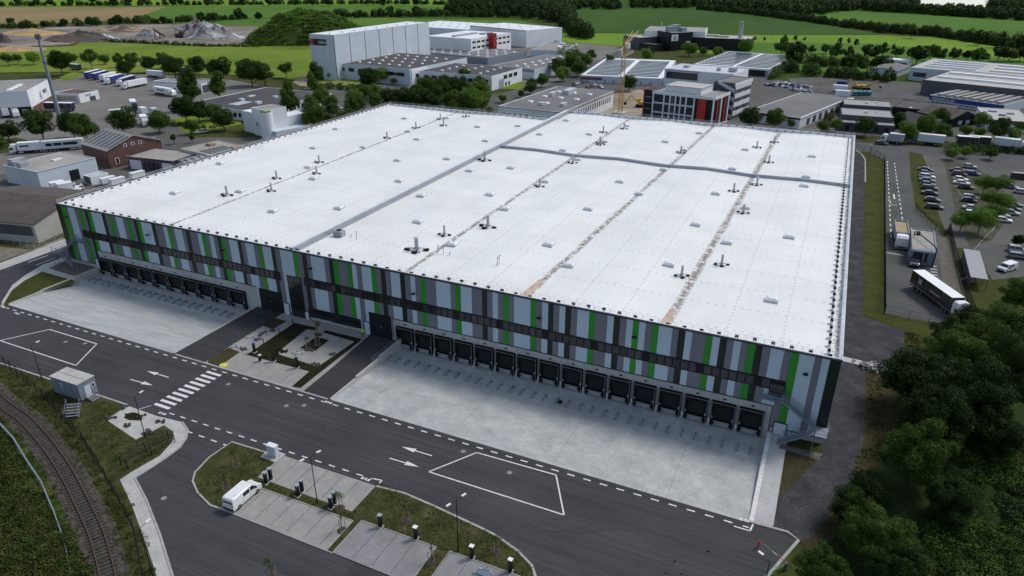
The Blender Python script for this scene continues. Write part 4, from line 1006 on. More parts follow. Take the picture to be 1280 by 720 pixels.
# wheel guides before each dock
def guide_src():
    b=MB(); pts=[(0,0,.0),(0,.1,.3),(0,.3,.38),(0,1.5,.38),(0,1.75,.3),(0,1.85,0)]
    b.tube(pts,.14,6,'steel_blue'); b.box(-.14,.0,0,.14,.3,.03,'wall_slate'); b.box(-.14,1.6,0,.14,1.9,.03,'wall_slate'); return b
def yz(y): t=max(0,min(1,(y+20.6)/17.5)); return .02-1.2*t
src=None
for (x0,dx,n,wd,side) in ((10.4,4.29,10,4.0,'left'),(88.95,4.01,16,3.5,'right')):
    for i in range(n):
        for k,sx in enumerate((wd/2-.95,wd/2+.95)):
            lab=f"bent steel wheel guide, {'left' if k==0 else 'right'} of the pair before the {ORD[i]} dock door of the {side} yard"
            lab=f"{'left' if k==0 else 'right'} steel wheel guide before the {ORD[i]} dock door from the left, {side} yard"
            loc=(x0+dx*i+sx,-5.6 if side=='right' else -4.8,yz(-5))
            if src is None: src=tag(guide_src().build('wheel_guide',loc=loc),lab,'wheel guide','steel wheel guides on the dock yards')
            else:
                o=src.copy(); COL.objects.link(o); o.location=loc; o['label']=lab
            if k==1: (o if not(i==0 and side=='left' and k==0) else src).scale.x=-1
# --- forecourt between the ramps
wsheet('forecourt',[(62.8,-20.55),(84.2,-20.55),(83.3,-.3),(62.3,-.3)],'pavers',.06)
def bed(pts,m='bed_soil',z=.085): 
    b=MB(); b.prism(pts,0,z,m); return struct(b,'planting_bed')
hp=lambda x,y:xy(260+x/6.4,390+y/6.4)
bed([hp(690,90),hp(870,128),hp(868,150),hp(790,140),hp(545,335),hp(880,440),hp(1172,240),hp(920,165),hp(940,148),hp(1235,220),hp(740,610),hp(670,600),hp(812,478),hp(310,345)])
bed([hp(865,200),hp(968,228),hp(860,312),hp(735,292)])
bed([hp(535,50),hp(630,75),hp(520,140),hp(430,108)],'brown_soil',.075); bed([hp(165,288),hp(255,322),hp(90,440),hp(0,420),hp(0,385)],'brown_soil',.075)
b=MB()
for p0 in ((400,395),(520,410),(610,432),(705,460)):
    A=Vector(hp(*p0)); Bv=Vector(hp(p0[0]-140,p0[1]+118)); L_=(Bv-A).length
    n=int(L_/.45)
    for i in range(n): q=A+(Bv-A)*(i/n); b.box(q.x-.06,q.y-.1,.06,q.x+.06,q.y+.1,.068,'wall_slate')
struct(b,'bay_dots')
def charger(label,p,top='white_metal',h=1.85,group='dark electric charging posts with light lids',single=True):
    t=thing('charging_post',label,'charger',(p[0],p[1],.05),0,group)
    b=MB(); b.box(-.3,-.35,0,.3,.35,.12,'concrete_pale'); b.build('base',t)
    b=MB(); b.box(-.2,-.17,.12,.2,.17,h,'black_metal'); b.box(-.16,-.19,.9,.16,-.17,1.5,'glass_dark'); b.build('housing',t)
    b=MB(); b.box(-.27,-.25,h,.27,.25,h+.1,top); b.build('lid',t)
    b=MB(); b.tube([(.2,-.05,1.2),(.34,-.12,.9),(.3,-.1,.5),(.22,-.05,.75)],.025,5,'black_rubber'); b.build('cable',t)
    return t
CH=[((333,605),'grey','rear post of the left pair of chargers between the two rows of bays'),((339,600),'grey','front post of the left pair of chargers between the two rows of bays'),
((373,621),'grey','rear post of the middle pair of chargers between the two rows of bays'),((378,615),'grey','front post of the middle pair of chargers between the two rows of bays'),
((414,636),'grey','rear post of the right pair of chargers between the two rows of bays'),((419,630),'grey','front post of the right pair of chargers between the two rows of bays'),
((476,659),'grey','grey lidded charging post on the left of the middle grey bays'),((520,674),'white','white lidded charging post on the right of the middle grey bays'),((590,698),'white','white lidded charging post on the left of the bottom bays'),((638,715),'white','white lidded charging post beside the parked car at the bottom edge'),
((318.5,441),'black','black post with blue cover beside the forecourt hedge bed'),((342.5,452),'black','left black post behind the forecourt parking bays'),((371.7,460),'black','right black post behind the forecourt parking bays'),((325.5,452),'white','pale post at the front corner of the forecourt bed')]
for p,c,l in CH: charger(l,xy(*p),{'grey':'wall_grey','white':'white_paint','black':'black_metal'}[c] if '318.5' not in str(p) else 'blue_tarp',1.85 if p[0] not in (325.5,) else 1.2)
for a,l in (((349,416),'upper thin dark bollard on the forecourt paving'),((329.5,430),'lower thin dark bollard on the forecourt paving'),((366,405),'dark bollard beside the entrance window of the warehouse')):
    p=G(*a); b=MB(); b.cyl((0,0,0),(0,0,1.1),.08,.08,8,'black_metal'); b.cyl((0,0,1.1),(0,0,1.18),.1,.06,8,'wall_grey'); tag(b.build('bollard',loc=(p.x,p.y,.06)),l,'bollard','bollards on the forecourt')
# clutter piles on the paving
def pile(a,r,m,label,cat,name,h=.35,n=9):
    p=G(*a); b=MB(); q=random.Random(int(a[0]*7+a[1]))
    for i in range(n):
        x,y=q.gauss(0,r*.45),q.gauss(0,r*.35); s=q.uniform(.15,.4)*r; b.obox((x,y,h*.3*q.uniform(.5,1.5)),(s*1.6,s,h*q.uniform(.4,1)),q.uniform(0,3),m)
    return tag(b.build(name,loc=(p.x,p.y,.06)),label,cat)
for a,r,m,l in (((329,417),1.1,'wall_slate','heap of dark paving stones near the upper forecourt bollard'),((322,425),.9,'wall_slate','small dark heap of paving stones by the forecourt kerb'),((311.5,422),.8,'concrete','pale broken slabs beside the left gate ramp'),((297,434),1.0,'concrete','pile of pale kerb stones above the brown bed'),((304,437),.8,'wall_slate','dark kerb stones at the brown bed'),((341,413.5),.8,'wall_slate','dark slabs beside the upper bollard'),((351,441.5),1.3,'bed_soil','low flat heap of dark soil on the forecourt island'),((371,442.5),1,'concrete','flat heap of grey sand on the forecourt island'),((390,439),.7,'wall_slate','small dark heap by the square planting bed'),((415,443.5),.6,'wall_slate','small black tool bag near the right forecourt bed'),((391,456),.6,'wall_slate','left small heap at the bottom of the forecourt island'),((398,457),.6,'wall_slate','right small heap at the bottom of the forecourt island'),
 ((155,510),.7,'wall_slate','dark shrub pot heap nearest the lamp at the road edge'),((137,523),.9,'bark','brushwood heap on the left corner of the pale pad'),((161,533),.8,'bark','brushwood heap on the lower edge of the pale pad'),((178,522),.7,'bark','brushwood heap in the middle of the pale pad'),((201,528),1.0,'bark','brushwood heap on the right of the pale pad'),((186,541),1.1,'bark','brushwood heap at the foot of the lamp post')):
    pile(a,r,m,l,'rubble heap','rubble_heap')
b=MB(); p=G(166,521); 
for i in range(14): t=i*.45; 
b.prism([(1.5*math.cos(i*.45)*(1+.2*math.sin(3*i)),.9*math.sin(i*.45)) for i in range(14)],.0,.03,'bed_soil'); tag(b.build('soil_patch',loc=(p.x,p.y,.06)),'flat dark patch of spilled soil on the pale pad','soil patch')
b=MB(); p=G(279,457); b.cyl((0,0,0),(0,0,.12),.7,.6,14,'lemon'); b.cyl((0,0,.12),(0,0,.22),.3,.1,10,'lemon'); tag(b.build('hose_coil',loc=(p.x,p.y,.06)),'yellow coiled hose lying on the corner of the brown bed','hose')
# saplings with stakes
def sapling(px,label,h=3.2,leafy=1.0,group='young staked trees'):
    p=G(*px); t=thing('young_tree',label,'young tree',(p.x,p.y,.1),rnd.uniform(0,6),group)
    b=MB(); b.cyl((0,0,0),(.03,.02,h*.75),.05,.03,6,'bark')
    for i in range(7): a=i*2.3; z=h*(.4+.07*i); b.cyl((0,0,z),(math.cos(a)*.5,math.sin(a)*.5,z+.45),.02,.008,4,'bark')
    b.build('trunk',t)
    if leafy>0:
        me=crown_mesh('crown',int(px[0]),h,.8*leafy,h*.35,10,int(260*leafy),.16,L1,.6); o=bpy.data.objects.new('crown',me); COL.objects.link(o); o.parent=t
    for s in (0,2.1,4.2):
        b=MB(); b.cyl((math.cos(s)*.45,math.sin(s)*.45,0),(math.cos(s)*.4,math.sin(s)*.4,1.6),.045,.045,6,'wood_light'); b.build('stake',t)
    b=MB(); b.cyl((0,0,0),(0,0,.06),.7,.55,12,'bark'); b.build('mulch',t)
for a,l,k in (((295,582),'young staked tree on the island above the white van',.9),((283,612),'young staked tree on the grass just left of the white van',.5),((428,664),'young staked tree between the left and middle grey bays',0.3),((508,652),'thin young tree with pale stakes in the middle of the island grass',.4),((540,703),'young staked tree right of the middle grey bays',.25),((620,690),'leafy young tree by the curving kerb of the island',1.0),((425,636),'small leafy tree beside the right pair of chargers',1.1),((341,722),'young tree at the bottom edge in the side road',1.1),
 ((385,437),'staked young tree at the left of the square forecourt bed',.6),((397,431),'staked young tree at the right of the square forecourt bed',.4),((398,419),'young tree close to the office windows of the warehouse',.9)): sapling(a,l,leafy=k)
# --- charging car park island
b=MB(); isl=[xy(290,553),xy(262,572),xy(244,591),xy(241,602),xy(247,616),xy(263,632),xy(277,637),(93.2,-46.1),(109.0,-46.1),(109.3,-46.1),(120.6,-46.2),(136,-46.4),xy(672,730),xy(665,708),xy(648,690),xy(620,670),xy(600,660),xy(570,646),xy(540,632),xy(505,617),xy(470,603),(107.8,-34.55),(92.4,-34.7)]
b.prism(isl,0,.1,'lawn'); struct(b,'island_lawn')
k=MB(); k.ribbon([xy(345,570),xy(290,553),xy(262,572),xy(244,591),xy(241,602),xy(247,616),xy(263,632),xy(277,637),xy(290,641)],.25,0,'kerb',.14)
k.ribbon([(107.9,-34.4),xy(505,617),xy(540,632),xy(570,646),xy(600,660),xy(620,670),xy(648,690),xy(665,708),xy(672,730)],.3,0,'kerb',.14); 
def lotp(name,pts,m):
    b=MB(); b.prism(pts,0,.112,m); struct(b,name)
    for a,c in zip(pts,pts[1:]+pts[:1]):
        pass
A1=[(92.6,-34.6),(107.8,-34.4),(107.8,-39.6),(92.6,-39.6)]; lotp('parking_bays',A1,'pavers')
A2=[(92.3,-41.2),(108.9,-41.0),(108.9,-46.1),(92.3,-46.1)]; lotp('parking_bays',A2,'pavers')
A3=[(109.9,-40.5),(120.4,-40.4),(120.4,-46.15),(109.9,-46.1)]; lotp('parking_bays',A3,'pavers_grey')
A4=[(122.3,-40.3),(134.8,-40.2),(134.8,-46.4),(122.3,-46.3)]; lotp('parking_bays',A4,'pavers_grey')
k.ribbon([(92.3,-46.1),(92.3,-41.1),(108.95,-40.9),(108.95,-46.1)],.13,0,'kerb',.17); k.ribbon([(109.85,-46.1),(109.85,-40.4),(120.45,-40.3),(120.45,-46.1)],.13,0,'kerb',.17); k.ribbon([(122.2,-46.2),(122.2,-40.2),(134.8,-40.1)],.13,0,'kerb',.17)
k.ribbon([(92.5,-39.6),(92.5,-34.5)],.13,0,'kerb',.17); k.ribbon([(92.3,-46.15),(109.9,-46.15)],.12,0,'kerb',.125)
struct(k,'kerbs')
b=MB()
def dotrow(x,y0,y1,dx=0):
    n=int(abs(y1-y0)/.4)
    for i in range(n):
        t=i/n; y=y0+(y1-y0)*t; xx=x+dx*t; b.box(xx-.07,y-.1,.112,xx+.07,y+.1,.12,'wall_slate')
for i in range(1,6): dotrow(92.6+2.52*i,-34.8,-39.4,.1)
for i in range(0,6): dotrow(95.1+2.5*i,-41.3,-46,.1)
for i in range(1,4): dotrow(109.9+2.6*i,-40.6,-46)
for i in range(1,5): dotrow(122.3+2.5*i,-40.5,-46)
struct(b,'bay_dots')
a=ang(G(280,637),G(325,608)); c=(G(283,637)+G(322,610))/2
make_van('white delivery van parked nose in at the left end of the charging bays','paint_white',(93.75,-43.6,.115),R(90),5.0,1.98)
make_car('pale grey car cut by the bottom edge of the photo, below the white charging posts','paint_bluegrey',(127.6,-43.6,.115),R(90),'suv')
# cabinet
p=G(341,571); t=thing('electrical_cabinet','pale grey electrical cabinet on the island beside the upper parking bays','cabinet',(p.x,p.y+.2,.1),0)
b=MB(); b.box(-1.5,-1.1,0,1.4,.9,.05,'concrete_pale'); b.build('plinth',t)
b=MB(); b.box(-.75,-.35,.05,.75,.35,1.75,'wall_pale'); b.box(-.02,-.36,.1,.02,-.35,1.7,'wall_grey'); b.build('housing',t)
b=MB(); b.box(-.8,-.42,1.75,.8,.4,1.85,'white_metal'); b.build('lid',t)
lamp('single street lamp on the verge left of the grey site cabin',(53,475),(42,432),1)
lamp('single street lamp at the pale pad near the zebra crossing',(182,547),(173,496),1)
lamp('double headed street lamp between the charging posts and upper bays',(397,630),(391,571),2,R(-20))
lamp('double headed street lamp on the island grass near the curved kerb',(573,690),(573,626),2,R(-20))
lamp('street lamp at the bottom of the railway fence beside the side road',(192,722),(181,661),1)
lamp('street lamp cut by the bottom edge near the red barrier arm',(953,745),(957,701),1,R(60))
lamp('old street lamp beside the fence behind the warehouse right corner',(1084,207),(1087,182),1)
# barrier gate
t=thing('barrier_gate','red, white and green barrier arm lying across the road corner at the bottom right','barrier',(*xy(981,712),0))
o=Vector((*xy(981,712),0))
e=G(949,676,1.1)-o
b=MB(); b.box(-.16,-.16,0,.16,.16,1.1,'wall_slate'); b.build('post',t)
b=MB(); n=6
for i in range(n):
    p0=Vector((0,0,1.1)).lerp(Vector((e.x,e.y,1.1)),i/n); p1=Vector((0,0,1.1)).lerp(Vector((e.x,e.y,1.1)),(i+1)/n); b.cyl(p0,p1,.045,.045,6,['signal_red','line_white','green_paint'][[0,0,1,2,2,0][i]])
b.build('arm',t)
b=MB(); b.box(e.x-.08,e.y-.08,0,e.x+.08,e.y+.08,1.05,'signal_red'); b.build('rest',t)
o2=G(976,722,0); b=MB(); b.cyl((0,0,1),(o2.x-o.x-2,o2.y-o.y-2,1),.05,.05,6,'green_paint'); b.build('counter_arm',t)
# site cabin on the verge
c0=G(74,499.5); 
P0=G(97,504); P1=G(118,493); P2=G(67,488)
h=3.0; rzc=ang(P1,P0)
A=G(96,481,3.3);Bq=G(114,475,3.3);C=G(62,470,3.3)
u=(A-C); Lc=math.hypot(u.x,u.y); rzc=math.atan2(u.y,u.x); Wc=2.9
t=thing('site_cabin','blue grey site cabin with pale roof standing on the verge above the railway','cabin',(C.x,C.y,0),rzc)
b=MB(); b.box(0,0,.35,Lc,Wc,3.2,'steel_blue'); 
for i in range(1,4): b.box(Lc*i/4-.02,-.02,.4,Lc*i/4+.02,0,3.15,'wall_slate')
b.build('wall',t)
b=MB(); b.box(-.08,-.08,3.2,Lc+.08,Wc+.08,3.32,'concrete_pale'); b.box(0,Wc/2-.04,3.32,Lc,Wc/2+.04,3.36,'wood_light'); b.build('roof',t)
b=MB(); b.box(.1,.1,0,Lc-.1,Wc-.1,.35,'wall_slate'); b.build('skirt',t)
b=MB(); b.box(Lc,.9,.4,Lc+.04,1.9,2.4,'wall_pale'); b.build('door',t)
b=MB(); b.box(Lc,2.1,1.6,Lc+.04,2.7,2.3,'white_metal'); b.box(Lc+.04,2.2,1.7,Lc+.05,2.6,2.2,'glass_dark'); b.build('window',t)
b=MB(); b.box(1.9,-.04,1.9,2.5,0,2.5,'white_metal'); b.box(2.0,-.05,2.0,2.4,-.04,2.4,'wall_slate'); b.build('hatch',t)
def steps(name,label,loc,rz,w=1.3,n=5,rise=.2,run=.28,m='galvanised'):
    t=thing(name,label,'steps',loc,rz)
    for i in range(n):
        b=MB(); b.box(-w/2,i*run,0,w/2,i*run+run*.8,.06,m); o=b.build('tread',t); o.location=(0,0,rise*(i+1))
    for s in (-1,1):
        b=MB(); b.cyl((s*w/2,0,0),(s*w/2,n*run,rise*n),.04,.04,5,m); b.cyl((s*w/2,0,.9),(s*w/2,n*run,rise*n+.9),.03,.03,5,m); b.cyl((s*w/2,0,0),(s*w/2,0,.95),.03,.03,5,m); b.cyl((s*w/2,n*run,0),(s*w/2,n*run,rise*n+.95),.03,.03,5,m); b.build('side_rail',t)
    return t
e=Vector((Lc+1.5,1.4,0)); q=Matrix.Rotation(rzc,4,'Z')@e+C; steps('metal_steps','galvanised steps up to the door of the site cabin',(q.x,q.y,0),rzc+R(90),n=2 and 3,rise=.16,run=.45)
q=G(90,523); steps('metal_steps','free standing galvanised steps over the railway fence below the cabin',(q.x,q.y,0),R(35),w=1.9,n=5,rise=.3,run=.35,m='steel_blue')
# railings near the pavement corner
for (a,c,l) in (((152,582),(211,548),'upper dark railing on the verge by the pavement corner'),((160,586),(219,553),'lower dark railing on the verge by the pavement corner')):
    A=G(*a);Bv=G(*c); handrail('railing',l,(A.x,A.y),(Bv.x,Bv.y),0,1.5,'black_metal',2)
# railway
RC=[(-40,458),(0,502),(30,524),(55,551),(80,586),(104,632),(122,672),(137,730),(146,790)]
P=[G(*q) for q in RC]
def smooth(P,n=6):
    out=[]
    for i in range(len(P)-1):
        p0=P[max(0,i-1)];p1=P[i];p2=P[i+1];p3=P[min(len(P)-1,i+2)]
        for k in range(n):
            t=k/n; out.append(.5*((2*p1)+(p2-p0)*t+(2*p0-5*p1+4*p2-p3)*t*t+(3*p1-p0-3*p2+p3)*t**3))
    out.append(P[-1]); return out
P=smooth(P); bl=MB(); bl.ribbon([(p.x,p.y) for p in P],4.2,.07,'ballast'); struct(bl,'ballast_bed')
t=thing('railway_track','curving single railway track with rusty rails and sleepers at the lower left','railway track',(P[0].x,P[0].y,.08)); o=Vector((P[0].x,P[0].y,0))
cum=0; sl_=[];
for a,c in zip(P[:-1],P[1:]):
    L_=(c-a).length; d=(c-a).normalized(); x=(-cum)%.65
    while x<L_: p=a+d*x-o; sl_.append((p,math.atan2(d.y,d.x))); x+=.65
    cum+=L_
sl_.sort(key=lambda s:-(s[0]+o).x)
sp=MB(); sp.box(-.12,-1.25,0,.12,1.25,.1,'sleeper'); s0=None; rest=MB()
for i,(p,r_) in enumerate(sl_):
    if i<100:
        if s0 is None: s0=sp.build('sleeper',t,loc=(p.x,p.y,0),rz=r_)
        else: c=s0.copy(); COL.objects.link(c); c.location=(p.x,p.y,0); c.rotation_euler=(0,0,r_)
    else: rest.obox((p.x,p.y,.05),(.24,2.5,.1),r_,'sleeper')
tag(rest.build('sleeper_row',t),kind='stuff')
for s in (-.75,.75):
    b=MB(); Q=[]
    for i,p in enumerate(P):
        a=P[max(0,i-1)];c=P[min(len(P)-1,i+1)]; d=(c-a).normalized(); Q.append((p.x-o.x-d.y*s,p.y-o.y+d.x*s))
    b.ribbon(Q,.09,.1,'rust',.15); b.build('rail',t)
VS=[xy(0,470),(31.5,-36),(43.7,-35.9),(62,-35.9),xy(133,527),xy(168,552),xy(204,535),xy(214,541),xy(212,551),xy(198,568),xy(163,588),xy(146,600),xy(160,632),xy(190,725),xy(160,725),xy(120,600),xy(60,540)]
EX=[(92.2,-47,109.1,-40.9),(92.2,-39.8,108,-34),(109.7,-47,120.6,-40.2),(122.1,-47,135,-40)]
for sd,mt_,lf in ((41,L5,.13),(42,L1,.12),(43,L6,.12)):
    pp_=scatter([VS],1100,sd,.12,.3)+scatter([isl],700,sd+9,.12,.28,EX)
    leaf_mass('grass_tufts',[(x,y,r_,h_+ (.1 if y>-50 and x>86 else 0)) for x,y,r_,h_ in pp_],mt_,lf,16,sd)
wire_fence('wire_fence','dark wire fence with posts between the verge and the railway',[(-30,440),(0,453),(30,476),(55,499),(85,532),(104,552),(125,586),(150,630),(168,665),(182,735)],2.0,step=2.4)
# grey pipe through the weeds at the left
Q=[G(*q) for q in [(-20,512),(0,533),(18,552),(35,580),(52,605),(68,642),(80,675),(91,725)]]
b=MB(); 
for i,(a,c) in enumerate(zip(Q[:-1],Q[1:])): b.cyl((a.x-Q[0].x,a.y-Q[0].y,.75-.05*i),(c.x-Q[0].x,c.y-Q[0].y,.7-.05*i),.16-.014*i,.15-.014*i,7,'steel_blue')
tag(b.build('cable_pipe',loc=(Q[0].x,Q[0].y,0)),'long grey pipe running through the weeds beside the railway','pipe')
# weeds
q=random.Random(5); pts=[];pl=[]
for i in range(1500):
    px,py=q.uniform(-30,140),q.uniform(525,735)
    xe=55*(py-500)/100+ (10 if py<600 else 0)
    lim=0+ (py-515)*.5+ (0 if py<600 else (py-600)*.15)
    if px>lim-8: continue
    p=G(px,py); r_=q.uniform(.4,1.1); (pts if q.random()<.6 else pl).append((p.x,p.y,r_,r_*q.uniform(.5,1.1)))
leaf_mass('weed_cover',pts[::2],L5,.22,110,3); leaf_mass('weed_cover',pts[1::2],L2,.24,110,6); leaf_mass('weed_cover',pl,L5,.2,110,4); leaf_mass('dry_weeds',[(x+1,y-1,r_*.6,h_*.9) for x,y,r_,h_ in pl[::4]],L6,.15,60,8)
pts=[]
for i in range(420):
    t=q.random(); a=P[int(t*(len(P)-2))]; s=q.choice((q.uniform(2.6,3.8),-q.uniform(2.6,3.6))); k=int(t*(len(P)-2)); d=(P[k+1]-P[k]).normalized(); x=a.x-d.y*s+q.uniform(-1,1); y=a.y+d.x*s+q.uniform(-1,1)
    pts.append((x,y,q.uniform(.25,.6),q.uniform(.2,.5)))
leaf_mass('verge_weeds',pts,L5,.16,40,5)
q=random.Random(77); pts=[]
for i in range(700):
    k=q.randrange(len(P)-1); a=P[k]; d=(P[k+1]-P[k]).normalized(); s=q.gauss(0,.35)+q.choice((-1.9,-1.5,0,1.5,1.9)); e_=q.uniform(0,(P[k+1]-P[k]).length)
    pts.append((a.x+d.x*e_-d.y*s,a.y+d.y*e_+d.x*s,q.uniform(.1,.28),q.uniform(.15,.4)))
leaf_mass('track_weeds',pts,L5,.11,22,78)
# person in a yellow jacket by the right gate
p=G(454,422); f=figure((p.x,p.y,.06),R(30)); f.scale=(1.15,)*3; tag(f,'person in a yellow safety vest and dark trousers standing near the right gate','person')
# ================================================================== background buildings
class Bld: pass
def bld(name,label,Z,A,B,C,wall,roof,h=None,cat='building',para=.35,w=None,d=None,z0=0,af=None):
    o=Bld(); 
    if h is None: h=hz(A,G(*Z))
    a=G(A[0],A[1],h); b=G(B[0],B[1],h); c=G(C[0],C[1],h); o.h=h
    u=Vector((b.x-a.x,b.y-a.y)); v=Vector((c.x-a.x,c.y-a.y)); sg=1 if u.x*v.y-u.y*v.x>0 else -1
    aw=math.atan2(u.y,u.x); bw=math.atan2(v.y,v.x)-sg*math.pi/2; df=(bw-aw+math.pi)%(2*math.pi)-math.pi
    lp=math.hypot(B[0]-A[0],B[1]-A[1]); lq=math.hypot(C[0]-A[0],C[1]-A[1]); f_=lq/(lp+lq) if af is None else (0 if af=='B' else 1); an=aw+df*f_
    uu=Vector((math.cos(an),math.sin(an))); vv=Vector((-uu.y,uu.x))*sg
    o.w=w or u.dot(uu); o.s=sg; o.d=d or v.dot(vv); o.rz=an
    o.t=thing(name,label,cat,(a.x,a.y,0),o.rz); o.roofm=roof
    m=MB(); y0,y1=sorted((0,o.s*o.d)); o.y0,o.y1=y0,y1
    m.box(0,y0,-.2,o.w,y1,h-.3,wall); 
    for q in ((0,y0,o.w,y0+.25),(0,y1-.25,o.w,y1),(0,y0+.25,.25,y1-.25),(o.w-.25,y0+.25,o.w,y1-.25)): m.box(q[0],q[1],h-.3,q[2],q[3],h,wall)
    m.build('wall',o.t)
    m=MB(); m.box(.25,y0+.25,h-.3,o.w-.25,y1-.25,h-.22,roof); m.build('roof',o.t)
    return o
def bface(o,f,a0,a1,z0,z1,mat,name='window',pr=.06,frame=None):
    """a part on face f: 'B' = the wall from A to B, 'C' = the wall from A to C; a0..a1 fractions"""
    m=MB()
    if f=='B': x0,x1=a0*o.w,a1*o.w; y=-o.s*pr; m.box(x0,min(0,y),z0,x1,max(0,y),z1,mat)
    elif f=='C': y0_,y1_=sorted((a0*o.d*o.s,a1*o.d*o.s)); m.box(-pr,y0_,z0,0,y1_,z1,mat)
    elif f=='D': y0_,y1_=sorted((a0*o.d*o.s,a1*o.d*o.s)); m.box(o.w,y0_,z0,o.w+pr,y1_,z1,mat)
    return m.build(name,o.t)
def text_mesh(txt,size,mat,parent,M4,name='lettering',ext=.02):
    cu=bpy.data.curves.new(name,'FONT'); cu.body=txt; cu.size=size; cu.extrude=ext; cu.resolution_u=2
    ob=bpy.data.objects.new(name,cu); COL.objects.link(ob); dg=bpy.context.evaluated_depsgraph_get(); me=bpy.data.meshes.new_from_object(ob.evaluated_get(dg)); bpy.data.objects.remove(ob)
    me.materials.clear(); me.materials.append(MT[mat]); me.transform(M4); o=bpy.data.objects.new(name,me); COL.objects.link(o); o.parent=parent; return o
def btext(o,f,a0,z,size,txt,mat,pr=.1):
    if f=='B':
        if o.s>0: M4=Matrix.Translation((a0*o.w,-pr,z))@Matrix.Rotation(R(90),4,'X')
        else: M4=Matrix.Translation(((1-a0)*o.w,pr,z))@Matrix.Rotation(R(180),4,'Z')@Matrix.Rotation(R(90),4,'X')
    else:
        if o.s>0: M4=Matrix.Translation((-pr,(1-a0)*o.d,z))@Matrix.Rotation(R(-90),4,'Z')@Matrix.Rotation(R(90),4,'X')
        else: M4=Matrix.Translation((-pr,-a0*o.d,z))@Matrix.Rotation(R(-90),4,'Z')@Matrix.Rotation(R(90),4,'X')
    text_mesh(txt,size,mat,o.t,M4)
def wrow(o,f,n,a0,a1,z0,z1,fill=.6,mat='glass_dark'):
    for i in range(n): c=a0+(a1-a0)*(i+.5)/n; k=(a1-a0)/n*fill/2; bface(o,f,c-k,c+k,z0,z1,mat)
def rskies(o,nx,ny,sz=1.6,a=(.08,.92),b=(.1,.9),mat='white_metal',name='skylight',hh=.5,sy=None):
    src=None
    for i in range(nx):
        for j in range(ny):
            x=o.w*(a[0]+(a[1]-a[0])*(i+.5)/nx); y=o.s*o.d*(b[0]+(b[1]-b[0])*(j+.5)/ny)
            if src is None:
                m=MB(); k=sz/2; l=(sy or sz)/2; m.add([(-k,-l,0),(k,-l,0),(k,l,0),(-k,l,0),(-k*.7,-l*.7,hh),(k*.7,-l*.7,hh),(k*.7,l*.7,hh),(-k*.7,l*.7,hh)],[(4,5,6,7),(0,1,5,4),(1,2,6,5),(2,3,7,6),(3,0,4,7)],mat); src=m.build(name,o.t,loc=(x,y,o.h-.22)); 
            else: c=src.copy(); COL.objects.link(c); c.location=(x,y,o.h-.22)
def runits(o,lst,mat='galvanised'):
    for (x,y,a,b_,c) in lst:
        m=MB(); m.box(-a/2,-b_/2,0,a/2,b_/2,c,mat); m.build('roof_unit',o.t,loc=(x*o.w,y*o.s*o.d,o.h-.2))
def strips(o,n,mat='translucent_sheet',along='x',z=None,fill=.45,a=(.05,.95),b=(.08,.92),name='skylight_strip',th=.12):
    z=o.h-.2 if z is None else z
    for i in range(n):
        m=MB()
        if along=='x': y=o.s*o.d*(b[0]+(b[1]-b[0])*(i+.5)/n); k=o.d*(b[1]-b[0])/n*fill/2; m.box(o.w*a[0],y-k,z,o.w*a[1],y+k,z+th,mat)
        else: x=o.w*(a[0]+(a[1]-a[0])*(i+.5)/n); k=o.w*(a[1]-a[0])/n*fill/2; ya,yb=sorted((o.s*o.d*b[0],o.s*o.d*b[1])); m.box(x-k,ya,z,x+k,yb,z+th,mat)
        m.build(name,o.t)
def gable(name,label,Z,A,B,C,wall,roof,h=None,rise=2.5,w=None,d=None,strip=0,cat='building',over=.4):
    """ridge runs along A->C; gable end stands on A->B"""
    o=Bld()
    if h is None: h=hz(A,G(*Z))
    a=G(A[0],A[1],h); b=G(B[0],B[1],h); c=G(C[0],C[1],h); o.h=h
    u=Vector((b.x-a.x,b.y-a.y)); o.w=w or u.length; u.normalize(); n=Vector((-u.y,u.x)); cd=Vector((c.x-a.x,c.y-a.y)).dot(n)
    o.s=1 if cd>0 else -1; o.d=d or abs(cd); o.rz=math.atan2(u.y,u.x); o.t=thing(name,label,cat,(a.x,a.y,0),o.rz)
    W,D=o.w,o.d*o.s; y0,y1=sorted((0,D)); m=MB()
    m.add([(0,y0,-.2),(W,y0,-.2),(W,y0,h),(W/2,y0,h+rise),(0,y0,h),(0,y1,-.2),(W,y1,-.2),(W,y1,h),(W/2,y1,h+rise),(0,y1,h)],
      [(0,1,2,3,4),(9,8,7,6,5),(1,6,7,2),(5,0,4,9)],wall); m.build('wall',o.t)
    k=over/(W/2)*rise; t=.14
    for sx in (0,1):
        m=MB(); e=(-over if sx==0 else W+over); zl=h-k
        ya,yb=y0-over,y1+over
        p=[(e,ya,zl),(W/2,ya,h+rise),(W/2,yb,h+rise),(e,yb,zl)]
        q=[(x,y,z+t) for x,y,z in p]
        m.add(p+q,[(0,1,2,3),(7,6,5,4),(0,4,5,1),(2,6,7,3),(3,7,4,0),(1,5,6,2)],roof)
        rfp=m.build('roof',o.t)
        for i in range(strip):
            yy=ya+(yb-ya)*(i+.5)/strip; kk=(yb-ya)/strip*.22
            P=[(e+(W/2-e)*f_,y_,zl+(h+rise-zl)*f_+t+.03) for f_,y_ in ((.12,yy-kk),(.9,yy-kk),(.9,yy+kk),(.12,yy+kk))]
            m=MB(); m.poly(P,'translucent_sheet'); m.build('skylight_strip',rfp)
    return o
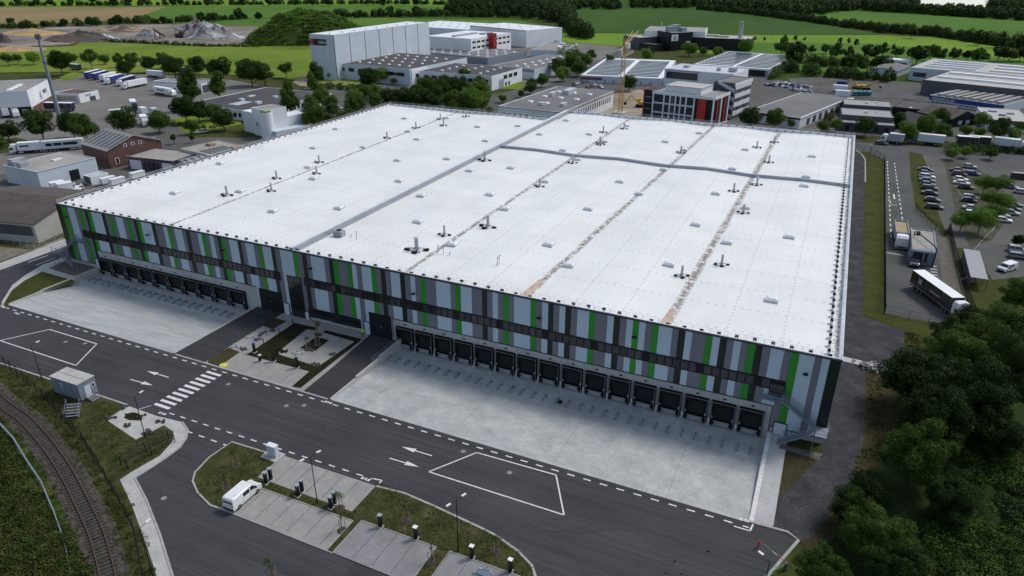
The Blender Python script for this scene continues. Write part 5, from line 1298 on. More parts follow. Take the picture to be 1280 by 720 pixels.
# ---- left side
o=bld('logistics_hall','white logistics hall with black lettering and open docks at the far left edge',(37,145),(33.3,113.3),(76,97.7),(-60,118),'wall_white','gravel_roof')
bface(o,'C',.0,.98,0,o.h*.38,'wall_dark','dock_recess',.05); bface(o,'B',.02,.98,0,o.h*.33,'brick_red','dock_recess',.05)  # dark one is a flat panel, the recess shade put into its colour
for i in range(5): bface(o,'C',.08+.18*i,.14+.18*i,.2,3.2,'wall_grey','dock_door',.12)
btext(o,'B',.42,o.h*.5,3.6,'((','wall_dark',.08); btext(o,'B',.56,o.h*.58,2.6,'PRIDE','wall_dark',.08)
rskies(o,3,2,5,a=(.1,.6),sy=2); 
o=bld('plant_room','small white block with rust brown roof in the truck yard',(101,129),(98,117.5),(107,111.7),(75,114),'wall_white','rust')
bface(o,'B',.3,.6,o.h*.6,o.h*.8,'wall_grey'); bface(o,'B',.5,.8,.1,2.2,'wall_slate','door'); bface(o,'C',.1,.9,o.h*.2,o.h*.75,'wall_cream','cladding_panel')
o=bld('grey_hall','light grey flat roofed hall with an open dark gate left of the big warehouse',(51,236.8),(46,214.8),(120,197),(1,207),'wall_pale','roof_tan')
bface(o,'B',.5,.66,0,o.h*.62,'wall_dark','gate',.1); runits(o,[(.62,.5,3,1.5,.5)],'white_metal'); runits(o,[(.12,.8,2.5,2,1.4),(.12,.62,2.5,2,1.4),(.2,.93,4,3,1.6)],'wall_grey')
bface(o,'B',0,1,o.h-.35,o.h-.1,'wall_grey','trim')
o=bld('container_office','white container with dark end beside the grey hall gate',(113.5,232),(112.8,221.4),(135,216),(103.8,218.7),'wall_white','roof_metal',cat='container'); bface(o,'C',.1,.9,.3,2.6,'wall_slate','door')
o=gable('brown_roof_shed','low shed with dark brown roof and painted band at the left edge',(47,304),(41.5,280),(86,262),(-50,259),'wall_cream','roof_brown',rise=2.6,w=26)
bface(o,'C',.03,.6,o.h*.35,o.h*.85,'wall_slate','mural',.05); runits(o,[(.25,.3,2.2,1.5,.5)],'white_metal'); 
o=gable('brick_house','red brick works building with corrugated roof strips beside the grey hall',(139,211),(134,188.7),(201,175.5),(91.7,181),'brick_red','corrugated',rise=3.4,strip=7)
for i in range(4): bface(o,'B',.1+.2*i,.17+.2*i,1.2,3.2,'white_metal'); bface(o,'B',.112+.2*i,.158+.2*i,1.35,3.05,'glass_dark',pr=.09)
for i in range(3): bface(o,'B',.3+.14*i,.36+.14*i,o.h+.2,o.h+1.3,'white_metal'); bface(o,'B',.312+.14*i,.348+.14*i,o.h+.35,o.h+1.15,'glass_dark',pr=.09)
wrow(o,'C',5,.05,.95,1.2,3,.3,'glass_grey')
o=bld('low_workshop','low tan roofed workshop with maroon fascia and white gates',None,(216,201.5),(167.5,192.5),(237.5,188.8),'wall_slate','roof_tan',h=4.2)
bface(o,'B',0,1,o.h-.6,o.h-.05,'paint_maroon','fascia',.12); bface(o,'B',.03,.25,.1,3.2,'wall_white','gate'); bface(o,'B',.7,.95,.1,3.2,'wall_white','gate'); wrow(o,'B',4,.3,.66,.6,3,.7,'glass_grey')
o=gable('lean_shed','small shed with striped corrugated roof beside the low workshop',None,(236,206),(217,201),(262,193),'wall_grey','corrugated',h=3.6,rise=.9,strip=5)
o=bld('canopy_hall','flat sand coloured hall with dark striped roof lights behind the warehouse left edge',None,(270,196),(315,184),(232,184),'wall_cream','roof_tan',h=5.0)
strips(o,6,along='y',a=(.1,.75),b=(.15,.6),fill=.5); runits(o,[(.8,.3,3,2,.5),(.6,.8,2,3,.8)],'wood_light')
o=bld('white_office','white office block with square tower part behind the warehouse left edge',(334,172.5),(331,138),(356.7,133.3),(316,134),'wall_white','gravel_roof')
m=MB(); ya,yb=sorted((o.s*o.d,o.s*(o.d+9))); m.box(1,ya,-.2,o.w-2,yb,o.h*.78,'wall_white'); m.build('left_wing',o.t)
m=MB(); ya,yb=sorted((o.s*1.5,o.s*(o.d-.5))); m.box(o.w,ya,-.2,o.w+10,yb,o.h*.62,'wall_white'); m.build('right_wing',o.t)
m=MB(); ya,yb=sorted((-o.s*5,-.05*o.s)); m.box(.5,ya,-.2,16,yb,o.h*.28,'wall_pale'); m.build('entrance_wing',o.t)
m=MB(); m.cyl((0,0,-.2),(0,0,o.h-.6),2.6,2.6,18,'wall_white'); m.cyl((0,0,o.h-.6),(0,0,o.h-.4),2.3,2.3,18,'field_green'); m.build('stair_tower',o.t)
for i in range(3): bface(o,'C',.25+.22*i,.33+.22*i,o.h*.35,o.h*.5,'wall_slate')
o=bld('dark_roof_office','long low office with dark flat roof and white frames behind the white block',None,(318,139.5),(397.5,115),(248,126),'wall_white','bitumen',h=4.6)
wrow(o,'C',14,.05,.95,1.4,3.2,.6); wrow(o,'B',12,.35,.98,1.4,3.2,.55); runits(o,[(.3,.3,3,2,1),(.35,.6,2,2,1),(.6,.4,2,2,.8),(.55,.7,4,2,.4),(.8,.5,1.5,1.5,1),(.9,.5,1.5,1.5,1)],'wall_pale'); runits(o,[(.25,.5,9,6,.1)],'roof_metal')
o=bld('truck_yard_office','flat roofed white and grey building at the end of the truck yard',(252,117.5),(251,105.2),(268,101),(191.7,101),'wall_white','gravel_roof')
bface(o,'B',.05,.85,.3,o.h-.8,'wall_slate','cladding_panel'); bface(o,'C',0,1,o.h-.5,o.h-.1,'wall_grey','trim'); wrow(o,'C',6,.05,.6,1,2.2,.4)
# mast
p=G(76,152); t=thing('radio_mast','tall tapered grey radio mast rising above the truck yard trees','mast',(p.x,p.y,0)); hh=hz((48,42),p)
b=MB(); b.cyl((0,0,0),(0,0,hh*.9),.95,.5,16,'steel_blue'); b.cyl((0,0,hh*.68),(0,0,hh*.69),.85,.85,16,'wall_slate'); b.build('shaft',t)
b=MB(); b.cyl((0,0,hh*.9),(0,0,hh),.3,.25,10,'wall_slate'); b.build('spigot',t)
for i in range(5): 
    a=i*1.256; b=MB(); b.obox((math.cos(a)*.9,math.sin(a)*.9,hh*.965),(.25,.45,2.0),a,'wall_slate'); b.cyl((0,0,hh*.965),(math.cos(a)*.8,math.sin(a)*.8,hh*.965),.06,.06,5,'wall_slate'); b.build('antenna',t)
# ---- centre back: factory estate
o=bld('high_bay_warehouse','very tall pale blue windowless high bay warehouse',(418,101),(416,43.7),(534,27.5),(387.5,42),'wall_pale','wall_white')
for i in range(1,7): bface(o,'B',i/7-.002,i/7+.002,0,o.h-.2,'wall_slate','seam',.08)
bface(o,'B',0,.006,0,o.h,'wall_slate','seam',.09)
bface(o,'C',.3,.93,o.h-6,o.h-2.6,'wall_dark','sign',.15); bface(o,'C',.84,.98,o.h-5.8,o.h-2.8,'signal_red','sign',.25); 
btext(o,'C',.36,o.h-5.2,2.6,'HANSA','white_paint',.2)
rskies(o,9,1,2.2,a=(.0,1),b=(.2,.5)); HB=o
o=bld('factory_hall','factory hall with dark gravel roof, round skylights and small windows beside the high bay',(512.5,107.5),(512,86.5),(419,75.8),(562,70.5),'wall_pale','bitumen')
wrow(o,'B',8,.04,.99,o.h-4.2,o.h-2.2,.6); rskies(o,7,4,1.7,b=(.08,.92)); bface(o,'C',.02,.28,.5,o.h-.5,'white_paint','sign_panel',.4)
for a,z in ((.08,.55),(.14,.4),(.17,.62),(.2,.45)): bface(o,'C',a,a+.05,o.h*z-1,o.h*z+1,'paint_maroon','sign_mark',.45)
for i,q in enumerate((.15,.27,.5)): bface(o,'B',q-.03,q+.03,o.h-4,o.h-2.4,'paint_maroon','window',.09)
o=bld('factory_wing','low factory wing with black gravel roof and large white end wall',(615,113.6),(614.6,95.2),(652.5,84.5),(524,88.2),'wall_white','bitumen')
wrow(o,'C',9,.03,.95,o.h-4,o.h-2,.6,'glass_dark'); wrow(o,'B',3,.35,.85,o.h-3.4,o.h-1.4,.7); bface(o,'B',.22,.38,.2,o.h-3,'wall_grey','gate'); rskies(o,4,3,1.6,b=(.1,.9)); wrow(o,'B',2,.4,.6,.4,2.4,.5)
for i in range(3): bface(o,'C',.5+.12*i,.56+.12*i,o.h-3.8,o.h-2.2,'paint_maroon',pr=.09)
o=bld('grey_factory_hall','grey roofed factory hall with pale walls left of the tree lined street',(668,99.8),(667.8,86.7),(708,69),(622,80.3),'wall_pale','bitumen_grey')
bface(o,'C',0,1,o.h-1.8,o.h-.1,'steel_blue','fascia',.1); rskies(o,7,2,2.4,a=(.05,.95),b=(.2,.7)); 
o=bld('main_factory_hall','wide grey roofed production hall with many skylights behind the dark roofs',(609.5,81.5),(609.5,72.5),(664,64.5),(500,63.5),'steel_blue','bitumen_grey')
rskies(o,4,9,2.0,a=(.05,.95),b=(.03,.97)); strips(o,3,'roof_metal','y',fill=.08,b=(.02,.98))
o=bld('white_factory_office','white factory office with window rows in front of the far white roofs',None,(588.5,48.5),(632,40.5),(535,44.5),'wall_white','wall_white',h=13)
wrow(o,'B',9,.02,.98,9.6,11,.7,'glass_grey'); wrow(o,'B',9,.02,.98,6,7.4,.7,'glass_grey'); runits(o,[(.4,.5,30,3,1),(.7,.3,12,5,1)],'wall_grey')
o=bld('red_tower','bright red stair tower standing in the white factory office',None,(617,42),(619.5,41),(607,41),'red_paint','red_paint',h=15,w=3.5,d=6.5); 
for i in range(3): bface(o,'B',.3,.6,5+4*i,6.5+4*i,'glass_grey')
o=bld('white_cube_hall','tall plain white hall at the right end of the factory estate',(661,59.5),(658,38),(686.7,32.8),(600,30.5),'wall_white','wall_white'); rskies(o,3,4,2)
bface(o,'C',0,1,o.h-.8,o.h-.2,'wall_grey','trim')
o=bld('far_white_hall','wide white roofed hall in the far background behind the high bay',None,(600,38),(640,30.5),(500,31),'wall_white','wall_white',h=10); rskies(o,4,8,2)
o=bld('grey_annex','flat grey annex strip right of the production hall',None,(704,63.5),(716,54),(664,62),'wall_pale','gravel_roof',h=5.5); runits(o,[(.4,.3,10,3,1.2),(.8,.4,6,3,1.2)],'white_metal')
o=bld('street_office','office building with dark flat roof, red edge and narrow windows behind the warehouse step',None,(702,140.6),(759,113.2),(624.8,131.8),'wall_white','bitumen_grey',h=7.5)
wrow(o,'B',18,.15,.95,3.2,5.6,.4); bface(o,'C',0,1,o.h-.3,o.h-.05,'brick_red','trim',.1); bface(o,'B',0,1,o.h-1.2,o.h-.1,'roof_tan','trim',.1); wrow(o,'C',10,.05,.95,3,5,.5)
rskies(o,3,3,2.4,a=(.15,.9)); runits(o,[(.75,.55,9,3,2),(.6,.7,5,2,1.5),(.2,.5,3,2,1.2),(.25,.2,4,2,1.2)],'roof_metal')
o=bld('solar_roof_hall','flat hall with rows of solar panels and a red band on its white front',(726,102.7),(726,93.7),(829,97.7),(770,72.5),'wall_pale','white_paint')
bface(o,'B',0,.27,o.h-2.4,o.h-.9,'brick_red','band',.1); 
for i in range(8): bface(o,'B',.08+.11*i,.085+.11*i,0,o.h*.5,'wall_dark','post',.3)
strips(o,12,'solar','x',fill=.55,a=(.05,.45),b=(.05,.9),name='solar_row',th=.5); strips(o,12,'solar','x',fill=.55,a=(.52,.93),b=(.05,.9),name='solar_row',th=.5)
o=bld('long_window_office','white office block with one long dark window band behind the red panel building',(831,108),(831,85.5),(917,92.8),(852,79),'wall_white','roof_metal')
bface(o,'B',.03,.5,o.h-5,o.h-1.3,'glass_blue','window',.1); 
for i in range(9): bface(o,'B',.03+.052*i,.034+.052*i,o.h-5,o.h-1.3,'wall_slate','mullion',.16)
bface(o,'B',.0,.52,o.h-.9,o.h-.3,'wall_grey','trim',.12); runits(o,[(.2,.5,3,3,1),(.7,.4,2,2,1.5),(.9,.4,4,3,2)],'galvanised')
# red and white office
o=bld('red_panel_office','three storey white framed office with red panels and dark glass beside the crane',None,(894,121.6),(818,112.6),(905,108.2),'wall_dark','gravel_roof',h=12.8,d=17)
for z0,z1 in ((0,.7),(11.6,12.8)): bface(o,'B',0,1,z0,z1,'wall_white','floor_band',.35); bface(o,'C',0,1,z0,z1,'wall_white','floor_band',.35)
for q in (.0,.3,.43,.52,.6,.69,.79,.97): bface(o,'B',q,q+.02,0,12,'wall_white','column',.5)
bface(o,'B',.12,.25,.7,11.6,'red_paint','red_panel',.42); bface(o,'B',.64,.7,3,11.4,'wall_slate','mullion',.2)
for z in (4.1,8.0): bface(o,'B',.3,.98,z-.35,z+.35,'wall_pale','floor_band',.3)
for a,b_ in ((.82,.96),(.45,.51),(.54,.59),(.33,.42),(.71,.78)):
    for z in (.9,4.8,8.6): bface(o,'B',a,b_,z,z+2.7,'glass_blue','window',.1)
for q in (.15,.4,.65,.9): bface(o,'C',q,q+.05,0,12,'red_paint' if q in(.15,.65) else 'wall_white','column',.45)
m=MB(); ya,yb=sorted((o.s*2,o.s*(o.d-2.5))); m.box(o.w*.25,ya,12.6,o.w*.82,yb,15.2,'wall_white'); m.box(o.w*.24,ya-.2,15.2,o.w*.83,yb+.2,15.4,'wall_cream'); m.build('penthouse',o.t)
m=MB(); ya,yb=sorted((o.s*2,o.s*(o.d-1))); m.box(o.w,ya,-.2,o.w+5,yb,12.6,'wall_dark'); m.box(o.w+4.6,ya-.1,0,o.w+5.1,yb+.1,12.8,'red_paint'); m.box(o.w,min(ya,yb)-.3 if o.s>0 else max(ya,yb),0,o.w+.8,(min(ya,yb) if o.s>0 else max(ya,yb)+.3),12.8,'red_paint'); 
for z in (2,4.5,7,9.5): m.box(o.w+1.2,(ya-.3 if o.s>0 else yb),z,o.w+4,(ya if o.s>0 else yb+.3),z+.25,'wall_grey')
m.build('stair_wing',o.t)
o=bld('chevron_office','dark glass office with slanting white bands right of the red panel building',(912,150),(919,104),(930.5,96),(894,101),'wall_slate','bitumen_grey')
for i in range(4):
    z=1.5+i*o.h/4.2; bface(o,'B',.05,.95,z,z+o.h*.12,'white_metal','band',.25)
    m=MB(); y0_,y1_=0,o.s*o.d*.8; m.add([(-.2,y0_,z-1),(-.2,y1_,z+2.2),(-.2,y1_,z+3.4),(-.2,y0_,z+.6),(0,y0_,z-1),(0,y1_,z+2.2),(0,y1_,z+3.4),(0,y0_,z+.6)],[(0,1,2,3),(7,6,5,4),(0,4,5,1),(1,5,6,2),(2,6,7,3),(3,7,4,0)],'wall_pale'); m.build('slanting_band',o.t)
bface(o,'B',0,1,o.h-1.5,o.h-.2,'wall_white','trim',.3); wrow(o,'B',2,.1,.9,3,o.h-3,.3,'glass_dark')
o=bld('solar_shed_hall','large hall with white solar rows on its roof and an open dark loading bay',(959.5,96.5),(961.5,86.5),(978.5,68),(868,79.5),'wall_grey','white_paint')
strips(o,11,'solar','y',fill=.5,a=(.04,.96),b=(.03,.45),name='solar_row',th=.4); strips(o,10,'solar','y',fill=.45,a=(.04,.96),b=(.5,.97),name='solar_row',th=.4); bface(o,'C',.04,.42,.2,o.h-1,'wall_dark','loading_bay',.1); bface(o,'C',.0,1,o.h-.9,o.h-.1,'wall_white','trim',.3)  # loading bay is a flat dark panel painting the shaded depth
o=bld('maroon_edge_hall','grey flat roofed hall with maroon roof edge, white side walls and blue tarpaulin beside it',(1000,161),(1000.8,147),(939,136.7),(1013,116.7),'wall_white','bitumen_grey')
bface(o,'B',0,1,o.h-1.1,o.h-.4,'paint_maroon','trim',.1); wrow(o,'B',5,.45,.95,3,4.4,.6); bface(o,'C',0,1,o.h-.4,o.h,'white_metal','trim',.3); wrow(o,'C',6,.1,.8,.3,3,.5,'wall_slate')
p=G(1024,131); t=MB(); 
for i in range(9): t.obox((-5+i*1.35,rnd.uniform(-.6,.6),1.5),(2.0,7+rnd.uniform(-1,1),3.4+rnd.uniform(-.8,.6)),rnd.uniform(-.15,.15),'blue_tarp')
tag(t.build('tarpaulin_stack',loc=(p.x,p.y,0),rz=-.1),'bright blue tarpaulin over a stack beside the maroon edged hall','tarpaulin')
def heap(c,label,r,h,m,n=60,cat='scrap heap',name='scrap_heap',ms=None,sq=.5,bs=.12):
    p=G(*c); b=MB(); q=random.Random(int(c[0]*3+c[1])); ms=ms or [m]
    for i in range(n):
        a=q.uniform(0,6.28); rr=r*.8*q.random()**.7; z=h*(1-rr/r); s=q.uniform(.8,1.6)*r*bs; b.obox((math.cos(a)*rr,math.sin(a)*rr*sq,z*.6),(s,s*.8,s*.6+z*.5),q.uniform(0,3),q.choice(ms),q.uniform(-.3,.3))
    return tag(b.build(name,loc=(p.x,p.y,0)),label,cat)
heap((985,108),'colourful scrap heap behind the grey flat roofed hall',16,2.2,'wall_grey',120,ms=['wall_grey','sign_blue','wall_white','wall_slate','rust'],bs=.08); heap((1000,114),'white bags and scrap just behind the maroon edged hall',8,1.6,'white_paint',50,ms=['wall_white','wall_grey','wall_slate'])
for i,(A,B,C,Z,l) in enumerate((((1119,157.5),(1051,152.5),(1119.3,148.8),(1117,168.5),'lowest'),((1117.5,147.3),(1052.5,143),(1117.7,138.5),None,'middle'),((1115.5,134),(1055,130.2),(1116.2,127),None,'upper'))):
    o=bld('row_shed',f'{l} of three parallel slate walled sheds with pale grey roofs right of the warehouse back',Z,A,B,C,'wall_slate','corrugated',h=None if Z else 5.4)
    runits(o,[(.5,.5,1.2,1.2,.8),(.3,.7,1,1,.5)],'white_metal'); o.t['group']='parallel sheds behind the warehouse'
    if i==0: HS=o.h; wrow(o,'B',5,.05,.95,.5,2.6,.4,'wall_dark')
o=gable('small_white_hall','small pale hall with grey and white roof among the shrubs',(1121,97),(1121.7,89),(1087.5,86),(1134,82.5),'wall_pale','bitumen_grey',rise=1.2); 
o=bld('shed_behind_shrubs','narrow white shed with rust orange end behind the shrubs',None,(1135,76),(1106,73.5),(1136,73.5),'wall_white','white_paint',h=4); bface(o,'B',.0,.4,0,2.5,'rust','cladding_panel')
o=bld('long_factory','long white roofed factory with light strips at the right edge, rear part',(1139,100),(1138.7,84),(1300,97.5),(1164,72.7),'wall_pale','concrete_pale'); bface(o,'B',.03,.14,o.h-5,o.h-2.5,'glass_blue','window'); strips(o,4,'white_paint','x',fill=.14,a=(.08,.5),b=(.1,.9),th=.8,name='roof_light'); strips(o,3,'white_paint','x',fill=.14,a=(.6,.98),b=(.1,.9),th=.8,name='roof_light')
o=bld('dark_wall_factory','long factory with slate grey front wall and white roof lights, front part at right',(1152.5,118),(1154,99.5),(1300,114.5),(1182,86.5),'wall_slate','concrete_pale'); strips(o,2,'white_paint','x',fill=.12,a=(.05,.95),b=(.1,.9),th=.9,name='roof_light')
o=bld('blue_band_store','low building with blue lettering band and wavy striped roof at the right',(1161.5,129),(1162.6,118.5),(1254,131.8),(1182,107.8),'wall_pale','bitumen_grey')
bface(o,'B',0,1,o.h-2.2,o.h-.3,'sign_blue','sign_band',.15); wrow(o,'B',14,.03,.97,.8,o.h-2.8,.75,'glass_dark'); strips(o,8,'corrugated','y',fill=.55,b=(.05,.95),th=.9,name='roof_wave')
btext(o,'B',.04,o.h-2.0,1.7,'VENDESOLAR','white_paint',.2)
o=bld('red_band_store','low white roofed store with red fascia beside the trees at the right edge',None,(1233.6,148.5),(1290,153),(1213,133),'wall_white','concrete_pale',h=4.6); bface(o,'B',0,1.0,o.h-1.4,o.h-.1,'brick_red','fascia',.2); bface(o,'B',.1,.4,0,o.h-1.5,'wall_pale','gate'); runits(o,[(.3,.7,3,2,.6),(.45,.4,2.4,2,.8),(.7,.6,2.4,2,.6)],'wall_grey')
o=gable('dark_tiled_house','house with dark tiled roof between the sheds and the trees',None,(1190,157),(1160,159),(1184,144),'wall_slate','bitumen',h=3.2,rise=2.6); wrow(o,'B',3,.1,.9,.8,2.2,.5,'white_metal')
o=gable('dark_tiled_house','steep dark tiled roof house beside the red fascia store',None,(1222,146),(1190,149),(1214,134),'wall_dark','roof_brown',h=3.4,rise=2.8); wrow(o,'B',2,.2,.8,.8,2.4,.5,'wall_pale')
o=bld('flat_dark_store','long low dark roofed store behind the three sheds',None,(1190,141),(1116,133),(1196,131),'wall_dark','bitumen',h=4); runits(o,[(.3,.5,7,2,.5),(.1,.4,5,2,.4)],'white_metal')
p=G(1136,145); b=MB(); b.cyl((0,0,0),(0,0,2.6),2.7,2.7,16,'wall_grey'); 
for i in range(4): b.cyl((0,0,2.6+i*.35),(0,0,2.95+i*.35),2.7*math.cos(i*.38),2.7*math.cos((i+1)*.38),16,'white_paint')
tag(b.build('white_dome',loc=(p.x,p.y,0)),'small white domed tank among the trees beside the three sheds','tank')
# far dark plant with chimneys
o=bld('dark_plant_tower','tall black plant block with a white sign in the far centre',(841,64),(840,41),(866.5,40),(827.5,38),'wall_dark','wall_grey',af='B'); bface(o,'B',.0,.3,o.h*.55,o.h*.9,'white_paint','sign',.4); bface(o,'B',.09,.2,o.h*.62,o.h*.8,'wall_grey','sign_mark',.5)
runits(o,[(.3,.5,7,6,4),(.55,.6,6,5,5),(.8,.4,4,4,3)],'wall_grey')
o=bld('dark_plant_wing','long low black plant wing with pale roof right of the plant block',None,(938.7,49.3),(866,46.5),(905,43.5),'wall_dark','concrete_pale',h=9,af='B',d=30); runits(o,[(.7,.5,10,5,1.5),(.5,.4,8,4,1.2)],'wall_cream')
o=bld('grey_plant_hall','slate grey plant hall left of the black plant block',None,(800,47),(773,41.5),(826,44),'wall_slate','concrete_pale',h=9,w=20,d=24)
o=bld('pale_plant_hall','pale corrugated hall directly behind the black plant block',None,(882,40),(806,38),(872,34),'wall_white','corrugated',h=13,af='B')
o=bld('brown_plant_store','dark low store between grey plant hall and trees',None,(818,56),(795,52),(822,52),'wall_dark','bitumen',h=5,w=16,d=10)
for (bx,by,tx,ty,r,l) in ((923,62.5,928.5,27.5,1.7,'thick pale concrete chimney right of the dark plant'),(825,54,825,28,.7,'thin pale chimney in front of the black plant block')):
    p=G(bx,by); hh=hz((tx,ty),p); b=MB(); b.cyl((0,0,0),(0,0,hh),r,r*.85,14,'concrete'); b.cyl((0,0,hh),(0,0,hh+.4),r*.95,r*.95,14,'wall_grey'); tag(b.build('chimney',loc=(p.x,p.y,0)),l,'chimney')
p=G(855,63); b=MB(); b.box(-4,-.2,.5,4,.2,7,'white_paint'); b.box(-3.8,-.25,0,-3.6,.25,.5,'wall_grey'); b.box(3.6,-.25,0,3.8,.25,.5,'wall_grey'); tag(b.build('billboard',loc=(p.x,p.y,0),rz=-.2),'white billboard standing in front of the dark plant','billboard')
# tower crane
p=G(775,141.5); hh=hz((781,62),p); t=thing('tower_crane','yellow tower crane beside the red panel office','crane',(p.x,p.y,0),0)
b=MB(); w_=.8
for sx in (-1,1):
    for sy in (-1,1): b.cyl((sx*w_,sy*w_,0),(sx*w_,sy*w_,hh),.11,.11,5,'crane_yellow')
n=int(hh/2.2)
for i in range(n):
    z=hh*i/n; z1=hh*(i+1)/n
    for (ax,ay,bx,by) in ((-1,-1,1,-1),(1,-1,1,1),(1,1,-1,1),(-1,1,-1,-1)):
        b.cyl((ax*w_,ay*w_,z),(bx*w_,by*w_,z1),.06,.06,4,'crane_yellow'); b.cyl((ax*w_,ay*w_,z),(bx*w_,by*w_,z),.06,.06,4,'crane_yellow')
b.box(-3,-3,0,3,3,.6,'concrete'); b.build('mast',t)
b=MB(); b.cyl((0,0,hh),(0,0,hh+5),.5,.15,6,'crane_yellow'); b.box(-1.2,-1.2,hh-.5,1.2,1.2,hh+.6,'crane_yellow'); b.build('slewing_unit',t)
b=MB(); b.box(.9,-.8,hh+.5,2.4,.8,hh+2.6,'white_metal'); b.build('cab',t)
jv=(p-CAM); jd=Matrix.Rotation(R(-9),3,'Z')@Vector((jv.x,jv.y,0)).normalized(); b=MB()
for s in (-.6,.6): b.cyl((s,0,hh+.8),(s+jd.x*22,jd.y*22,hh+5),.12,.12,4,'crane_yellow')
b.cyl((0,0,hh+2.2),(jd.x*22,jd.y*22,hh+6),.12,.12,4,'crane_yellow')
for i in range(18):
    f_=i/18; g_=(i+1)/18; b.cyl((-.6+jd.x*40*f_,jd.y*40*f_,hh+.8+3.2*f_),(jd.x*40*g_,jd.y*40*g_,hh+2.2+2.8*g_),.07,.07,4,'crane_yellow'); b.cyl((.6+jd.x*40*f_,jd.y*40*f_,hh+.8+3.2*f_),(jd.x*40*g_,jd.y*40*g_,hh+2.2+2.8*g_),.07,.07,4,'crane_yellow')
b.build('jib',t)
b=MB(); b.cyl((0,0,hh+1),(-jd.x*11,-jd.y*11,hh+1),.25,.25,5,'crane_yellow'); b.box(-jd.x*11-1,-jd.y*11-1,hh-1.2,-jd.x*11+1,-jd.y*11+1,hh+1,'concrete'); b.build('counterweight',t)
# excavator
def digger(c,label,rz,s=1,m='digger_yellow'):
    p=G(*c); t=thing('excavator',label,'excavator',(p.x,p.y,0),rz,sc=s)
    b=MB(); b.box(-2,-1.4,0,2,-.8,.9,'black_rubber'); b.box(-2,.8,0,2,1.4,.9,'black_rubber'); b.box(-1.2,-.8,.4,1.2,.8,1,'black_metal'); b.build('tracks',t)
    b=MB(); b.box(-2.2,-1.3,1,1.2,1.3,2.2,m); b.build('body',t)
    b=MB(); b.box(.1,-1.3,2.2,1.4,-.2,3.2,m); b.box(1.4,-1.2,1.4,1.46,-.3,3.1,'glass_dark'); b.build('cab',t)
    b=MB(); b.cyl((1,.4,1.8),(4,.4,4.6),.3,.22,6,m); b.cyl((4,.4,4.6),(6.2,.4,2),.22,.16,6,m); b.build('boom',t)
    b=MB(); b.box(5.8,-.2,1,6.8,1,2,'black_metal'); b.build('bucket',t); return t
digger((801,134),'yellow excavator on the sandy building site left of the red panel office',R(200),1.2)
digger((226,47.5),'dark red excavator on the gravel works far left',R(20),1.8,'rust')
# conveyor belts
def conveyor(a,b_,label,m='wall_grey'):
    A=G(*a); B_=G(b_[0],b_[1],9); t=MB(); A.z=1.5; d=B_-A
    t.cyl((0,0,1.5),(d.x,d.y,9),.9,.9,6,m)
    for f_ in (.5,.95): t.cyl((d.x*f_,d.y*f_-1,0),(d.x*f_,d.y*f_,1.5+7.5*f_),.3,.3,5,m); t.cyl((d.x*f_,d.y*f_+1,0),(d.x*f_,d.y*f_,1.5+7.5*f_),.3,.3,5,m)
    tag(t.build('conveyor',loc=(A.x,A.y,0)),label,'conveyor','conveyors of the gravel works')
conveyor((218,40),(241,27),'long pale conveyor belt rising to the right above the gravel heaps'); conveyor((232,42),(217,34),'short pale conveyor belt rising to the left at the gravel works'); conveyor((206,47),(192,37),'dark reddish conveyor belt rising to the left at the gravel works','rust')
# ---- fields, roads and yards of the background
ground_mat('works_ground',[(.1,.09,.08),(.19,.17,.145),(.32,.3,.27)],.025,.35,bump=0)
def fs(name,px,m,z): return sheet(name,px,m,z)
fs('field',[(-400,22),(-400,-14),(1700,-14),(1700,30)],'field_deep',.05)
fs('field',[(-80,9),(-80,-8),(560,-8),(640,6),(560,8),(230,7.5)],'field_bright',.15)
fs('field',[(-80,34),(-80,9.5),(208,8.5),(165,24),(100,28)],'field_tan',.2)
fs('field',[(165,24),(208,8.5),(230,7.7),(470,5.5),(560,8),(600,14),(440,22)],'field_green',.2)
fs('field',[(150,27),(440,22),(650,26),(690,34),(640,40),(380,38),(290,32)],'field_green',.25)
fs('field',[(695,18),(780,13),(870,10),(900,14),(1000,26),(1100,43.5),(960,43.5),(740,41),(705,28)],'field_deep',.25)
fs('field',[(720,41.5),(960,44),(1100,44),(1180,48),(1290,66),(1290,78),(1160,72),(960,74),(800,60),(690,52),(690,42)],'field_bright',.25)
fs('field',[(900,53),(1100,55),(1290,78),(1290,90),(900,90)],'field_green',.3)
fs('field',[(1000,18),(1070,13.5),(1300,28),(1300,56),(1180,41),(1090,33),(1040,27)],'field_green',.25)
fs('field',[(1000,-2),(1090,-6),(1160,-5),(1180,2),(1000,8)],'field_bright',.2)
fs('lake',[(1140,15),(1130,-6),(1255,-9),(1245,9)],'water_mat',.3)
fs('meadow',[(-60,64),(90,58),(105,52),(260,59),(390,54),(470,60),(470,110),(392,104),(330,95),(200,92),(100,90),(-60,92)],'meadow',.25)
fs('gravel_works',[(-60,60),(-60,38),(60,34),(150,31),(230,30),(330,34),(320,56),(260,57),(105,51),(85,57)],'works_ground',.3)
fs('truck_yard',[(-60,175),(-60,100),(60,102),(110,90),(200,94),(290,100),(330,108),(245,130),(225,135),(228,155),(200,180),(90,205),(-60,230)],'yard_asphalt',.04)
fs('hall_forecourt',[(-60,226),(90,205),(200,182),(240,190),(220,205),(120,250),(95,262),(60,250),(20,235),(-60,250)],'old_asphalt',.055)
fs('sandy_strip',[(-40,318),(0,309),(40,312),(78,297),(82,300),(0,327),(-40,340)],'works_ground',.05)
fs('lawn_strip',[(-20,178),(20,172),(45,178),(48,184),(20,190),(-20,195)],'lawn_new',.08); fs('lawn_strip',[(75,96),(92,90),(103,92),(92,99),(78,101)],'meadow',.08)
fs('estate_street',[(195,160),(225,150),(245,172),(330,172),(420,128),(440,118),(470,112),(460,125),(400,150),(340,190),(220,230),(195,200)],'old_asphalt',.06)
